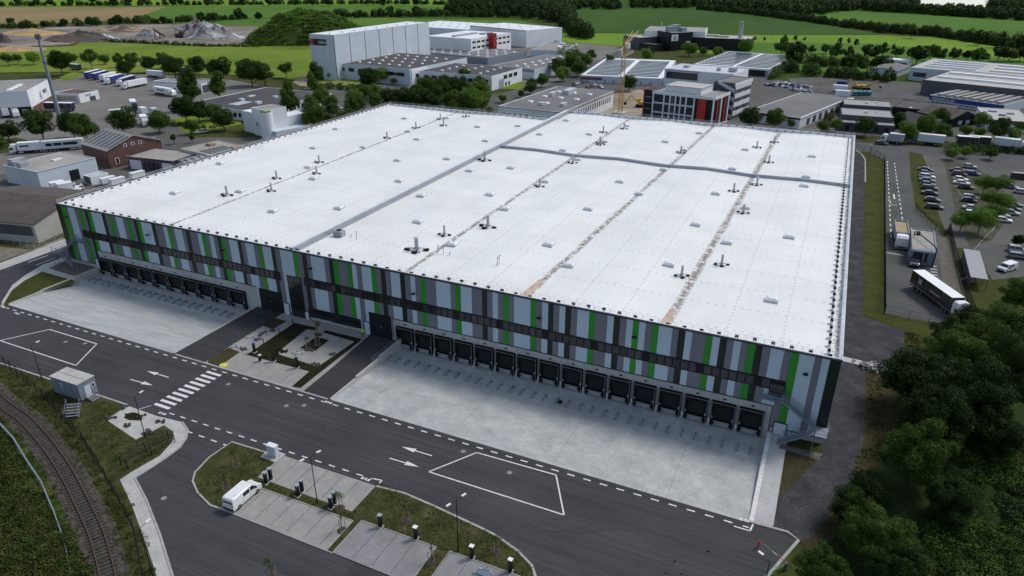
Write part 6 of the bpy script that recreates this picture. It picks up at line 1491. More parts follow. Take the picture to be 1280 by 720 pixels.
fs('flower_lawn',[(212,150),(255,142),(300,150),(302,156),(262,163),(235,168)],'meadow',.1)
fs('estate_ground',[(380,110),(470,105),(620,118),(700,100),(760,70),(960,90),(1010,100),(1290,120),(1290,190),(700,160),(620,150),(560,140),(400,150)],'old_asphalt',.03)
fs('factory_ground',[(410,104),(396,97),(470,70),(540,42),(692,46),(792,58),(792,66),(700,110),(560,112)],'yard_asphalt',.04)
fs('estate_street',[(600,150),(625,146),(700,112),(760,80),(790,62),(780,60),(690,104),(600,136)],'old_road',.07)
fs('lawn_strip',[(604,118),(622,110),(650,112),(660,104),(640,100),(600,112)],'meadow',.1)
fs('sandy_track',[(365,103),(395,88),(402,98),(395,110),(375,108)],'sand_yard',.3)
fs('building_site',[(745,150),(752,120),(800,112),(815,118),(815,150)],'sand_yard',.08)
fs('scrub_ground',[(960,98),(985,80),(1050,84),(1145,95),(1140,105),(1100,112),(1010,105)],'weeds',.12)
fs('sorting_yard',[(985,98),(1040,96),(1150,104),(1155,125),(1060,122),(990,108)],'old_asphalt',.15)
fs('front_verge',[(1072,178),(1046,172),(1046,166),(1290,186),(1290,193),(1150,188),(1150,183)],'lawn',.06)
# ---- right of the warehouse
def E_(y): return 161.25
fs('service_track',[(1070.5,189),(1077,194),(1081,200),(1081,230),(1079,300),(1079,395),(1130,414),(1130,436),(1108,452),(1082,455),(1081,545),(1066,600),(1040,640),(1014,672),(998,675),(945,652),(1022,575),(1027,560),(1044,452)],'dark_gravel',.04)
fs('soil_patch',[(970,561),(1023,574),(1008,600),(978,632),(953,652),(957,610)],'brown_soil',.03)
fs('gravel_pad',[(972,560),(977,556),(1028,568),(1024,576)],'pad_gravel',.058)
fs('concrete_strip',[(1053,446),(1079,452),(1079,458),(1053,452)],'concrete',.12)
fs('brown_verge',[(1082,459),(1112,462),(1125,520),(1110,560),(1070,640),(1020,700),(1000,678),(1042,642),(1067,602),(1083,545)],'brown_soil',.035)
fs('grass_strip',[(1073,188),(1104,200),(1104,393),(1175,407),(1175,440),(1131,437),(1131,413),(1080,394),(1080,300),(1082,230),(1082,200),(1077,193)],'lawn_new',.06)
b=MB(); b.ribbon([xy(1070,188),xy(1077,193),xy(1081.5,200),xy(1081.5,228)],.35,0,'kerb',.12); struct(b,'kerbs')
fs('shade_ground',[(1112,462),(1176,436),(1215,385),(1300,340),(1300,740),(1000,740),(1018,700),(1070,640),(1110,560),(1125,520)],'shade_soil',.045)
fs('old_street',[(1046,173),(1072,178),(1150,183),(1290,194),(1290,206),(1190,200),(1140,190),(1072,190),(1040,180)],'old_road',.07)
fs('weighbridge_road',[(1071,184),(1136,186),(1138,222),(1144,258),(1160,275),(1184,298),(1195,340),(1212,404),(1175,405),(1106,392),(1106,200)],'old_road',.05)
fs('weighbridge_lane',[(1169,290),(1184,298),(1195,340),(1210,398),(1190,398),(1178,350)],'pad_gravel',.06)
fs('car_park',[(1142,188),(1190,200),(1290,206),(1290,345),(1235,400),(1214,404),(1197,340),(1187,292),(1150,258),(1146,240)],'old_asphalt',.045)
fs('car_park_bays',[(1195,208),(1214,206),(1238,214),(1255,238),(1262,290),(1252,310),(1225,310),(1206,280)],'brown_lawn',.06) if False else None
ground_mat('bay_grass',[(.055,.06,.035),(.075,.075,.05),(.1,.095,.07)],.3,.25)
fs('car_park_bays',[(1180,203),(1212,205),(1225,212),(1262,245),(1268,262),(1240,300),(1212,310),(1196,270)],'bay_grass',.06)
fs('lawn_strip',[(1138,191),(1152,192),(1160,210),(1163,240),(1176,275),(1183,291),(1160,272),(1146,258)],'lawn_new',.065)
fs('lawn_strip',[(1196,310),(1218,312),(1240,350),(1290,345),(1290,420),(1240,420),(1210,395)],'lawn_new',.07)
mkb=MB()
def line2(a,b,w=.15): mkb.ribbon([a,b],w,.08,'line_white')
def dashes2(a,b,on,off,w=.15):
    A=Vector(a);Bv=Vector(b);L_=(Bv-A).length;d=(Bv-A)/L_;x=0
    while x<L_: line2(tuple(A+d*x),tuple(A+d*min(L_,x+on)),w); x+=on+off
# old street lane marks on the far right and the left exit road
for a,b in (((1109,202),(1114,300)),((1118,204),(1128,275))):
    A_,B_=xy(*a),xy(*b); dashes2(A_,B_,2.2,2.2,.26)
dashes2(xy(1128,275),xy(1150,300),1.5,2,.18); line2(xy(1113,256),xy(1121,257),.3); line2(xy(1111,250),xy(1113,254),.5); line2(xy(1117,243),xy(1118,249),.4)
for a,b_ in (((1190,227),(1232,290)),((1262,262),(1218,312)),((1240,290),(1258,262)),((1165,291),(1190,297)),((1163,320),(1190,325))): mkb.ribbon([xy(*a),xy(*b_)],.09,.075,'kerb')
for i in range(10): 
    a=xy(1163,333+i*3.6);c=xy(1171+i*.3,333.5+i*3.6); mkb.ribbon([a,c],.35,.075,'line_white')
mkb.ribbon([xy(1108,316),xy(1130,320)],.3,.075,'line_white'); mkb.ribbon([xy(1190,372),xy(1206,375)],.3,.075,'line_white')
struct(mkb,'road_markings')
# stone heap
p=G(1096,461); b=MB(); q=random.Random(3)
for i in range(260): b.obox((q.gauss(0,1.1),q.gauss(0,.6),q.uniform(.05,.5)),(q.uniform(.25,.6),q.uniform(.2,.45),q.uniform(.2,.4)),q.uniform(0,3),q.choice(['gravel_roof','bitumen_grey','wall_grey']),q.uniform(-.4,.4))
tag(b.build('stone_heap',loc=(p.x,p.y,0)),'heap of grey stones at the end of the concrete strip beside the warehouse corner','stone heap')
wire_fence('wire_fence','long dark wire fence between the grass strip and the weighbridge road',[(1070,186),(1088,192),(1105,200),(1105,300),(1105,392)],2.0,step=3,dense=True)
wire_fence('wire_fence','dark wire fence bending across the bottom of the truck lane',[(1105.5,392.5),(1135,400),(1160,405),(1178,407)],2.0,step=2.5)
wire_fence('wire_fence','dark wire fence beside the nine parked cars',[(1144,262),(1150,270),(1163,283),(1180,296),(1187,290)],2.0,step=2.5,dense=True)
wire_fence('wire_fence','dense dark fence along the right side of the weighbridge lane',[(1185,288),(1192,320),(1200,345),(1207,370),(1217,400)],2.4,step=2,dense=True)
wire_fence('wire_fence','pale wire fence in front of the brown roofed shed at the left edge',[(-30,296),(0,300),(44,313),(82,296)],1.8,step=2.5,post='wall_grey')
# weighbridge house
o=bld('weighbridge_house','white flat roofed weighbridge house with a bent black pipe on its roof between the lanes',None,(1140,309),(1138.8,284.5),(1171.5,311.5),'steel_blue','roof_tan',h=3.9,af='B')
bface(o,'C',.12,.5,1.0,2.9,'glass_dark','window',.08); bface(o,'C',.58,.7,.9,2.9,'glass_dark','window',.08); bface(o,'C',0,1,3.3,3.8,'white_paint','fascia',.3)
D_=o.d*o.s; m=MB(); m.tube([(o.w*.6,D_*.12,3.9),(o.w*.62,D_*.12,4.7),(o.w*.6,D_*.2,4.9),(.5,D_*.85,4.8),(-.6,D_*.95,4.5),(-.9,D_*.95,3.9),(-.9,D_*.95,0)],.14,7,'black_metal'); m.build('bent_pipe',o.t); runits(o,[(.72,.3,.9,.7,.8)],'black_metal')
# shelter
mk('shelter_grey',(.27,.28,.3),(.21,.22,.24),.8,.6)
o=Bld(); P=[G(1205,311,2.6),G(1223,313,2.6),G(1234,346,2.6),G(1214,346,2.6)]
t=thing('bike_shelter','long shelter with pale sheet metal roof beside the dense fence','shelter',(P[3].x,P[3].y,0),ang(P[3],P[0])); L_=(P[0]-P[3]).length
b=MB(); b.box(-.1,-3.1,2.5,L_+.1,.1,2.62,'shelter_grey'); b.build('roof',t)
for i in range(5):
    for yy in (-3.1,-.1): b=MB(); x=.1+(L_-.2)*i/4; b.cyl((x,yy,0),(x,yy,2.5),.06,.06,6,'wall_slate'); b.build('post',t)
b=MB(); b.box(0,-.05,0,L_,0,2.2,'wall_slate'); b.build('back_panel',t)
heap((1211,352),'jumble of white and dark bins beside the shelter end',1.6,1.2,'wall_grey',16,cat='bins',name='bin_cluster',ms=['wall_grey','white_paint','wall_slate'],bs=.35)
# vehicles right
hd=lambda a,b_: ang(G(*a),G(*b_))
def at(a,z=0): v=G(a[0],a[1]); return (v.x,v.y,z)
make_truck('tipper truck with pale tan load and white cab on the weighbridge lane',at((1123.5,299)),hd((1122,275),(1127,312)),'paint_white','wall_grey',L_=8.6,semi=False,tip=True,hcab=3.2).scale=(1.15,1.15,1.05)
make_truck('black semi trailer truck with white cab and white roof leaving at the lane bottom',at((1166,376)),hd((1140,355),(1190,392)),'paint_white','paint_black','white_paint',L_=13.4,logo=[(-4,-2.9,2.2,3.3),(0,3.4,2.3,2.6)],hcab=3.7)
make_van('small dark blue van parked in front of the weighbridge house','paint_navy',at((1142,331)),hd((1143,322),(1142,336)),4.6,1.8,glazed=True)
C1=[(1157,212,'black'),(1157.5,216.5,'maroon'),(1158.5,220.5,'white'),(1158.5,225.3,'bluegrey'),(1159.5,230.5,'darkgrey'),(1161.5,235,'black'),(1162,241.5,'black'),(1165.5,250,'darkgrey'),(1167.5,259,'black')]
dsc={'black':'black','maroon':'dark red','white':'white','bluegrey':'blue grey','darkgrey':'charcoal','silver':'silver','blue':'blue','grey':'grey','red':'red'}
for i,(x,y,c) in enumerate(C1): make_car(f"{dsc[c]} car, {ORD[i]} from the top in the row of nine beside the street fence",'paint_'+c,at((x,y+2)),hd((x-9,y),(x+10,y+2.2)),['saloon','hatch','estate'][i%3],'cars parked in the works car park')
C2=[(1212,208,'silver','silver car at the top of the car park island'),(1197,212.5,'darkgrey','charcoal car at the top left of the middle bays'),(1199,217.5,'maroon','dark red car in the middle bays'),(1215,217,'blue','bright blue car right of the dark red one'),(1200.5,224,'white','upper of two white cars side by side in the middle bays'),(1201.5,228.5,'white','lower of two white cars side by side in the middle bays'),(1207,234,'black','black car below the two white cars'),
 (1213,247,'silver','silver car hidden behind a black car at the bay corner'),(1211,250.5,'black','black car at the corner left of the leafy trees'),(1214,260,'silver','silver car half under the leafy tree'),(1216,268,'white','white car under the lower leafy tree'),(1262,233.5,'grey','grey car right of the leafy trees'),(1277,240,'silver','light car at the right edge above the access road'),(1266,256,'black','topmost of three cars at the lower right bays, black'),(1264,261,'darkgrey','middle of three cars at the lower right bays, charcoal'),(1262,266,'silver','lowest of three cars at the lower right bays, silver'),(1251,269,'silver','silver car right behind the leafy trees, upper'),(1252,275,'white','white car right behind the leafy trees, lower'),
 (1271,313,'silver','silver car beside the dark trees at the right edge'),(1273,321,'grey','grey car beside the dark trees at the right edge')]
for i,(x,y,c,l) in enumerate(C2): make_car(l,'paint_'+c,at((x,y+2)),hd((x-9,y),(x+10,y+(2.0 if x<1240 else 2.5))),['hatch','saloon','suv','estate'][i%4],'cars parked in the works car park')
make_van('black van with pale roof at the right edge of the car park','paint_black',at((1274,224)),hd((1262,222),(1284,224)),5.2,2.1)
make_van('white delivery van parked beside the dark bushes near the shelter','paint_white',at((1258,338)),hd((1270,334),(1246,341)),4.9,1.9)
make_car('black and silver car on the street behind the warehouse corner','paint_black',at((1102,181)),hd((1092,180),(1112,182)),'estate')
make_truck('white tractor truck parked on the street beside the young tree',at((1119,180)),hd((1130,181),(1114,179)),'paint_white','wall_grey',L_=5,semi=False,hcab=3.4)
make_truck('silver box truck parked at the street beside the dark trees',at((1162,181)),hd((1180,182.5),(1150,179.5)),'paint_bluegrey','wall_pale',L_=9,semi=False,name='box_truck')
make_truck('pale grey box truck behind the hedge near the right edge',at((1256,186)),hd((1245,184.5),(1270,187.5)),'paint_white','wall_pale',L_=8,semi=False,name='box_truck')
make_car('red car at the right edge beside the pale box truck','paint_red',at((1277,190.5)),hd((1270,190),(1290,191.5)),'saloon')
for x,l in ((1207,'left'),(1222,'right')): make_truck(f'white trailer parked behind the clipped bushes, {l} of two',at((x,183.5)),hd((x-6,183),(x+8,184)),side='paint_darkgrey',top='white_paint',L_=7,nocab=True,name='box_trailer')
# trucks of the left yard
h1=hd((131,92.5),(104,99.5))
for i,(x,y,s,nc) in enumerate(((117,97,'sign_blue',True),(126,98.5,'sign_blue',True),(136,100.5,'wall_white',True),(145,103,'sign_blue',False),(160,105,'paint_navy',False))):
    make_truck(f"{'blue' if s!='wall_white' else 'white'} sided trailer with white roof, {ORD[i]} from the left in the yard row",at((x,y)),h1,'paint_white' if i!=1 else 'paint_blue',s,'white_paint',nocab=nc,group='trailers parked in the left truck yard',name='semi_truck' if not nc else 'trailer')
h2=hd((190,104),(160,110))
make_truck('white semi truck right of the trailer row with plain tarpaulin sides',at((171,109)),h2,'paint_white','wall_white','white_paint')
make_truck('white trailer behind the trailer row, farther from the camera',at((196,97)),hd((178,95),(212,98)),side='wall_white',top='white_paint',nocab=True,name='trailer')
make_truck('white semi truck with round dark logo leaving the yard to the right',at((205,119)),hd((189,116),(226,122)),'paint_white','wall_white','white_paint',logo=[(-2.6,-1.4,2.2,3.3),(-.6,2.6,2.4,3.0)])
make_truck('white semi truck standing upright in the yard beside the site containers',at((168,136)),hd((163,127),(174,143)),'paint_black','wall_pale','white_paint',L_=9)
make_truck('white box truck between the trees behind the brick building',at((181,156)),hd((177,148),(186,163)),'paint_white','wall_pale','white_paint',L_=7,semi=False)
make_truck('white truck at the hall docks, nearer to the left edge',at((8,146)),hd((4,140),(11,151)),side='wall_white',top='white_paint',L_=8,nocab=True,name='trailer'); make_truck('white truck at the hall docks, right one with visible cab',at((20,145)),hd((16,139),(24,151)),'paint_white','wall_white','white_paint',L_=7,semi=False)
make_truck('navy blue trailer with white roof beside the radio mast',at((76,139)),hd((97,139),(55,138)),side='paint_navy',top='white_paint',nocab=True,name='trailer')
make_truck('white truck in front of the left street trees',at((40,191)),hd((52,190),(22,192)),'paint_white','wall_white','white_paint',L_=7.5,semi=False,logo=[(0,3,2.6,3.1)])
make_truck('long silver trailer with dark lettering under the left trees',at((80,188)),hd((62,189),(98,186)),side='wall_pale',top='white_metal',nocab=True,name='trailer',logo=[(-5,-3,2.2,3.2),(-2.6,0,2.2,3.2),(.4,5,2.2,3.2)])
make_truck('blue coach parked at the meadow edge behind the logistics hall',at((95,88)),hd((104,89),(86,87)),side='paint_navy',top='wall_pale',L_=9,nocab=True,name='coach')
make_truck('white trailer partly hidden behind the yard trees',at((148,148)),hd((136,149),(160,147)),side='wall_white',top='white_paint',L_=6,nocab=True,name='trailer')
make_truck('dark trailer with pale roof behind the truck yard office',at((232,93)),hd((222,92),(248,94)),side='paint_darkgrey',top='wall_pale',L_=11,nocab=True,name='trailer')
for i,(x,y,l) in enumerate(((75,243,'left'),(84,244.5,'middle'))): make_truck(f'small white box truck beside the grey hall, {l} of three',at((x,y)),hd((x-8,y+1.5),(x+8,y-1.5)),'paint_white','wall_white','white_paint',L_=3.8,semi=False,hcab=2.3,name='box_truck')
make_van('white van beside the grey hall, rightmost of three','paint_white',at((99,244)),hd((92,246),(107,241)),5.2,2.2,glazed=False)
for i,(x,y,l) in enumerate(((136,231,'left'),(148,232,'middle'),(173,224,'right'))): make_truck(f'{l} of three white roofed trailers along the warehouse left wall',at((x,y)),hd((x-10,y+3),(x+12,y-2.5)),side='wall_white',top='white_paint',L_=7,nocab=True,name='trailer').scale=(.62,.7,.62)
make_car('silver car driving on the estate street between the cone shaped bushes','paint_silver',at((252,166.5)),hd((260,166),(244,168)),'suv')
for i,(x,y,c,l) in enumerate(((374,144,'white','white car parked under the trees behind the white office'),(427,107,'white','white car beside the high bay trees'),(480,113,'white','white car between bushes before the factory hall'),(432,146,'silver','silver car among the car park shrubs'),(424,136,'silver','pale car among the upper car park shrubs'),(390,106,'darkgrey','dark car at the foot of the high bay'))): make_car(l,'paint_'+c,at((x,y)),rnd.uniform(-.5,.5),'hatch')
C3=[(717.5,107,'black'),(720.5,105.5,'white'),(723.5,104.3,'silver'),(727,103.5,'black'),(735,110,'darkgrey'),(740,108.5,'red'),(744,107.5,'white'),(749,108.8,'silver'),(752,110,'white')]
for i,(x,y,c) in enumerate(C3): make_car(f"{dsc[c]} car, {ORD[i]} from the left behind the dark roofed street office",'paint_'+c,at((x,y)),hd((x-4,y-3),(x+4,y+1.5)),'hatch','cars behind the street office')
digger((1082,112),'orange loader on the sorting yard, left one',R(0),1.1,'crane_yellow'); digger((1070,111),'orange loader beside the blue container',R(160),1.0,'crane_yellow')
def cont(a,label,m,rz,L_=6,h=2.6,name='container',n=3):
    p=G(*a); t=thing(name,label,'container',(p.x,p.y,0),rz)
    b=MB(); b.box(-L_/2,-1.25,0,L_/2,1.25,h,m); 
    for i in range(int(L_/.6)): x=-L_/2+.3+.6*i; b.box(x-.08,-1.3,.1,x+.08,1.3,h-.1,m)
    b.build('shell',t); b=MB(); b.box(L_/2,-1.1,.1,L_/2+.05,-.02,h-.15,m); b.box(L_/2,.02,.1,L_/2+.05,1.1,h-.15,m); b.build('door',t)
cont((1052,108),'blue container on the sorting yard behind the scrap heap','sign_blue',.2,5,3); 
for i,x in enumerate((1069,1075,1080,1085)): cont((x,119.5),f'{ORD[i]} teal skip from the left in the row behind the sheds','teal_paint',1.4,4,2.2,'skip')
cont((179,141),'white site container beside the upright truck in the yard','wall_white',-.3,4); cont((193,142),'pale blue site container with red fence right of it','wall_pale',-.3,4)
for i,(x,y,m) in enumerate(((1049,114,'wall_white'),(1052,121,'wall_white'),(1055,131,'wall_grey'))): make_truck(f"{['upper','middle','lower'][i]} trailer parked left of the three sheds",at((x,y+2)),hd((x-6,y),(x+8,y+1)),side=m,top='white_paint' ,L_=7,nocab=True,name='trailer')
# hedged clutter
def mound_heap(c,label,r,h,ms,sq=.6):
    p=G(*c); b=MB(); nn=26; vv=[]; ff=[]; sd=c[0]*.37
    for j in range(nn+1):
        for i in range(nn+1):
            u=(i/nn-.5)*2; v=(j/nn-.5)*2; q_=math.sqrt(u*u+v*v)+.22*mnoise.noise(Vector((u*1.7,v*1.7,sd)))
            z=max(0,1-q_)*h*(1+.5*mnoise.noise(Vector((u*3,v*3,sd+3))))+.25*h*max(0,1-q_)*mnoise.noise(Vector((u*9,v*9,sd)))
            vv.append((u*r,v*r*sq,z-.15))
    for m_i,mat in enumerate(ms):
        fs_=[]
        for j in range(nn):
            for i in range(nn):
                a=j*(nn+1)+i; k=int((mnoise.noise(Vector((i*.22,j*.22,sd)))+.5)*len(ms)); k=max(0,min(len(ms)-1,k))
                if k==m_i: fs_.append((a,a+1,a+nn+2,a+nn+1))
        if fs_: b.add(vv,fs_,mat)
    return tag(b.build('gravel_heap',loc=(p.x,p.y,0)),label,'earth heap')
heap((1040,78),'dark scrap vehicles and blue lorry among the scrub',8,2,'wall_slate',40,ms=['wall_slate','sign_blue','rust'])
for c,l,r,h,ms in (((185,45.5),'grey gravel heap at the left of the gravel works',13,7,['wall_grey','gravel_roof']),((262,47),'broad grey rubble heap beside the green mound',30,12,['gravel_roof','bitumen_grey','concrete']),((246,43),'brown grey rubble heap under the conveyor',18,12,['rust','gravel_roof']),((104,50),'long dark brown earth heap at the gravel works',34,8,['roof_brown','rust']),((4,53),'dark brown heap at the left edge',10,6,['roof_brown']),((40,42),'orange earth bank at the gravel works, far left',40,3,['wood_light','crane_yellow']),((150,37),'orange earth bank behind the dark heap',34,3,['wood_light','rust']),((20,62),'ochre bank in front of the gravel works',26,2.4,['wood_light','crane_yellow']),((132,49),'pale blue grey concrete block stack at the works',14,4,['steel_blue','wall_pale'])):
    mound_heap(c,l,r*1.15,h*1.15,ms)
# ================================================================== vegetation of the background
def hedge(name,px,h,w,mat,leaf,per,seed,dens=1.0,kind='stuff',gap=0,var=.35,label=None):
    q=random.Random(seed); pts=[]
    P=[G(*a) for a in px]
    for a,b in zip(P[:-1],P[1:]):
        L_=(b-a).length; n=max(1,int(L_/(h*.7)*dens))
        for i in range(n):
            if q.random()<gap: continue
            p=a+(b-a)*((i+q.random())/n); hh=h*q.uniform(1-var,1+var); pts.append((p.x+q.uniform(-w,w)/2,p.y+q.uniform(-w,w)/2,hh*.55,hh))
    return leaf_mass(name,pts,mat,leaf,per,seed,kind,label=label)
def wood(name,poly,h,mat,leaf,per,seed,n):
    q=random.Random(seed); P=[G(*a) for a in poly]; xs_=[p.x for p in P]; ys_=[p.y for p in P]; pts=[]
    def inside(x,y):
        c=False; j=len(P)-1
        for i in range(len(P)):
            if (P[i].y>y)!=(P[j].y>y) and x<(P[j].x-P[i].x)*(y-P[i].y)/(P[j].y-P[i].y)+P[i].x: c=not c
            j=i
        return c
    t=0
    while len(pts)<n and t<n*60:
        t+=1; x=q.uniform(min(xs_),max(xs_)); y=q.uniform(min(ys_),max(ys_))
        if inside(x,y): hh=h*q.uniform(.7,1.25); pts.append((x,y,hh*.42,hh))
    return leaf_mass(name,pts,mat,leaf,per,seed,'stuff')
hedge('field_hedge',[(-60,8),(230,6.8),(470,5),(560,6)],7,6,L2,1.5,260,1,gap=.1)  # far hedges take a lighter leaf colour in place of distance haze
hedge('field_hedge',[(-60,38),(100,33)],5,10,L1,1.3,220,2,gap=.1); hedge('field_hedge',[(95,33),(160,30.5),(260,27),(310,24)],7,10,L2,1.5,260,3)
hedge('field_hedge',[(360,24),(430,21.5),(560,20.5),(640,22)],8,14,L2,1.6,260,4,dens=1.6)
wood('far_wood',[(560,20),(640,22),(700,30),(690,15),(705,10),(640,2),(560,5)],14,L2,2.4,240,5,300)  # far woods get a lighter leaf, haze put into the colour
wood('far_wood',[(690,12),(775,12),(770,5),(690,3)],11,L2,2.4,220,6,130)
wood('far_wood',[(700,3),(1000,3),(1135,2),(1125,-8),(700,-7)],13,L2,3.4,170,7,560)
wood('far_wood',[(790,10),(900,11),(960,18),(1000,21),(1070,14),(1060,5),(900,2),(790,3)],12,L2,2.8,220,8,480)
wood('far_wood',[(1050,13),(1150,17.5),(1146,10),(1130,5),(1050,5)],14,L2,2.6,240,9,170)
wood('far_wood',[(1150,18),(1290,27),(1290,21),(1240,17),(1150,13.5)],10,L2,2.4,240,19,190)
wood('far_wood',[(1235,16),(1290,22),(1290,10),(1240,6)],15,L2,2.6,240,29,120)
wood('far_wood',[(1230,0),(1300,2),(1300,-8),(1240,-8)],14,L2,3,60,10,60)
wood('tree_belt',[(700,30),(705,38),(716,46),(735,50),(738,46),(722,38),(712,28)],12,L2,1.7,420,11,55)
wood('tree_belt',[(690,24),(712,32),(716,26),(706,16),(690,14)],16,L2,1.9,420,12,60)
hedge('field_hedge',[(870,12),(930,17),(1000,26),(1060,34),(1110,41),(1160,43),(1210,52),(1290,61)],7,9,L2,1.6,280,13,dens=1.6)
hedge('field_hedge',[(1110,41),(1180,45)],8,10,L2,1.6,320,14,dens=1.3); hedge('field_hedge',[(1220,53),(1290,62)],9,12,L2,1.6,320,15,dens=1.3)
hedge('works_hedge',[(105,51.5),(160,53),(260,58),(310,59),(380,56)],2.5,3,L2,.9,50,16)
hedge('scrub_hedge',[(985,90),(1010,94),(1040,96),(1080,99),(1120,103)],6,14,L2,1.0,420,17,dens=1.6); hedge('scrub_hedge',[(990,80),(1030,82),(1075,84),(1090,80)],6,22,L1,1.0,420,18,dens=1.8)
hedge('scrub_hedge',[(965,100),(975,90),(982,78)],4.5,5,L1,.7,150,19,dens=1.3)
hedge('street_hedge',[(1030,168),(1036,150),(1042,132)],2.2,2,L5,.4,160,20,dens=1.3)
hedge('street_hedge',[(1180,190),(1200,191.5),(1232,193)],3.4,3,L1,.4,260,21,dens=1.6)
hedge('street_hedge',[(1196,187.5),(1235,189.5),(1290,193)],2.6,2.5,L2,.4,260,26,dens=1.6,gap=.15)
hedge('works_hedge',[(395,110),(440,112),(470,118),(505,122)],3,8,L1,.6,160,22,dens=1.6)
hedge('shrub_belt',[(470,130),(520,133),(560,134),(600,136)],5,12,L2,.6,260,23,dens=2.2)
hedge('shrub_belt',[(700,62),(712,72),(700,82),(690,90)],6,14,L1,.8,200,24,dens=1.6)
hedge('verge_plants',[(215,155),(240,160),(262,160),(290,154)],1.4,5,L5,.4,60,25,dens=1.4)
# green mound
p=G(365,56); b=MB(); nx=44; ny=22; vs_=[];fs_=[]
W_=56;D_=34
hgt=hz((362,17),p)*1.12
for j in range(ny+1):
    for i in range(nx+1):
        u=(i/nx-.5)*2; v=(j/ny-.5)*2; r2=math.sqrt(u*u+v*v)
        z=max(0,1-r2**1.9)*hgt*(.93+.16*mnoise.noise(Vector((u*2.3,v*2.3,1)))+.1*mnoise.noise(Vector((u*6,v*6,4))))
        vs_.append((u*W_,v*D_,z-.3))
for j in range(ny):
    for i in range(nx): a=j*(nx+1)+i; fs_.append((a,a+1,a+nx+2,a+nx+1))
b.add(vs_,fs_,'weeds'); dirn=ang(G(305,54),G(430,52)); mo=struct(b,'overgrown_mound'); mo.location=(p.x,p.y+D_*.75,0); mo.rotation_euler=(0,0,dirn)
q=random.Random(9); pts=[]; mats_=[]
Mx=Matrix.Translation(mo.location)@Matrix.Rotation(dirn,4,'Z')
rr=np.random.RandomState(4)
def mound_leaves(name,mat,n,seed,leaf,cond):
    r=random.Random(seed); V=[]
    for k in range(n):
        v=vs_[r.randrange(len(vs_))]
        if v[2]<1 or not cond(v): continue
        w0=Mx@Vector((v[0]+r.uniform(-1.5,1.5),v[1]+r.uniform(-1,1),v[2]+.2)); 
        pp=rr.normal(size=(30,3))*np.array([1.3,1.0,.5])+np.array(w0)
        nr=rr.normal(size=(30,3)); nr[:,2]+=1.2; nr/=np.linalg.norm(nr,axis=1)[:,None]; a=np.cross(nr,rr.normal(size=(30,3))); a/=np.linalg.norm(a,axis=1)[:,None]; bb=np.cross(nr,a); V.append(np.stack([pp-a*leaf*.5,pp+bb*leaf*.4,pp+a*leaf*.5,pp-bb*leaf*.4],1).reshape(-1,3))
    V=np.concatenate(V); me=bpy.data.meshes.new(name); me.from_pydata(V.tolist(),[],np.arange(len(V)).reshape(-1,4).tolist()); me.materials.append(mat); o=bpy.data.objects.new(name,me); COL.objects.link(o); o['kind']='stuff'
mound_leaves('mound_plants',L3,2600,1,1.0,lambda v:(mnoise.noise(Vector((v[0]*.09,v[1]*.09,2)))>-.15)); mound_leaves('mound_plants',L1,1100,2,1.0,lambda v:(mnoise.noise(Vector((v[0]*.05,v[1]*.05,2)))<=.05))
# trees, row by row (centre x, centre y, radius in photo pixels)
tree_row([(8,72,6),(21,73,4.5),(40,72,7,'light'),(89,73,6),(112,72,8),(130,73,6,'light'),(147,74,6),(165,73,8,'round'),(157,84,9,'dark'),(186,79,9,'dark'),(202,76,8,'round'),(216,82,12,'dark'),(247,84,10,'dark'),(273,84,14,'dark')],'street','roadside trees along the meadow behind the truck yard','trees along the meadow road')
tree_at(74,79,12,'dark','big dark round tree behind the radio mast at the meadow edge',None); tree_at(312,88,15,'dark','largest dark tree, standing in a clump before the mound meadow, left half','dark clump before the meadow'); tree_at(330,92,12,'dark','right half of the dark tree clump before the mound meadow','dark clump before the meadow')
tree_at(357,84,8,'street','single roundish tree on the meadow left of the high bay',None); tree_at(394,92,9,'tall','tall tree at the left corner of the high bay, upper',None); tree_at(391,106,7,'tall','lower slim tree in front of the high bay corner',None)
tree_row([(8,162,12,'dark'),(1,177,7,'round'),(50,158,16,'dark'),(88,154,15,'dark'),(106,160,14,'round'),(153,152,15,'dark'),(197,151,12,'round')],'dark','large trees in front of the logistics yard','large trees between truck yard and halls')
tree_row([(238,111,13,'tall'),(272,108,10,'tall'),(230,137,13,'dark'),(247,140,11,'dark'),(265,139,9,'round'),(278,148,12,'dark'),(239,158,8,'light')],'round','trees around the dark roofed office','trees around the dark roofed office')
tree_row([(216,171,6,'cone'),(239,171,5,'cone')],'cone','cone shaped clipped bushes beside the street','cone shaped bushes',name='clipped_bush')
tree_row([(362,126,12,'tall'),(390,125,9,'light'),(402,122,10,'round'),(413,128,9,'light'),(415,136,8,'round'),(390,146,13,'round'),(412,150,9,'round'),(438,148,13,'round'),(442,120,10,'light'),(443,132,11,'round'),(452,114,9,'round'),(468,128,8,'round'),(466,112,8,'light')],'round','trees of the green car park behind the left roof edge','trees of the green car park')
tree_row([(436,88,7,'light'),(462,97,13,'dark'),(475,93,9,'light'),(414,93,5,'light'),(491,101,4,'light'),(535,104,10,'round'),(556,108,13,'round'),(570,110,11,'dark'),(580,98,9,'round'),(599,103,9,'round'),(585,109,6,'light'),(600,112,12,'light'),(540,122,14,'dark'),(518,124,13,'dark'),(500,124,12,'dark'),(566,128,13,'round'),(590,126,14,'light'),(602,124,12,'light'),(484,122,9,'dark')],'round','trees between factory halls and the warehouse back edge','trees before the factory halls')
tree_row([(662,109,7),(677,100,7),(664,104,5),(651,117,4),(628,122,5,'light'),(652,142,8,'bush'),(688,143,8,'bush'),(612,140,5,'light')],'round','street trees and bushes around the street office','street trees around the street office')
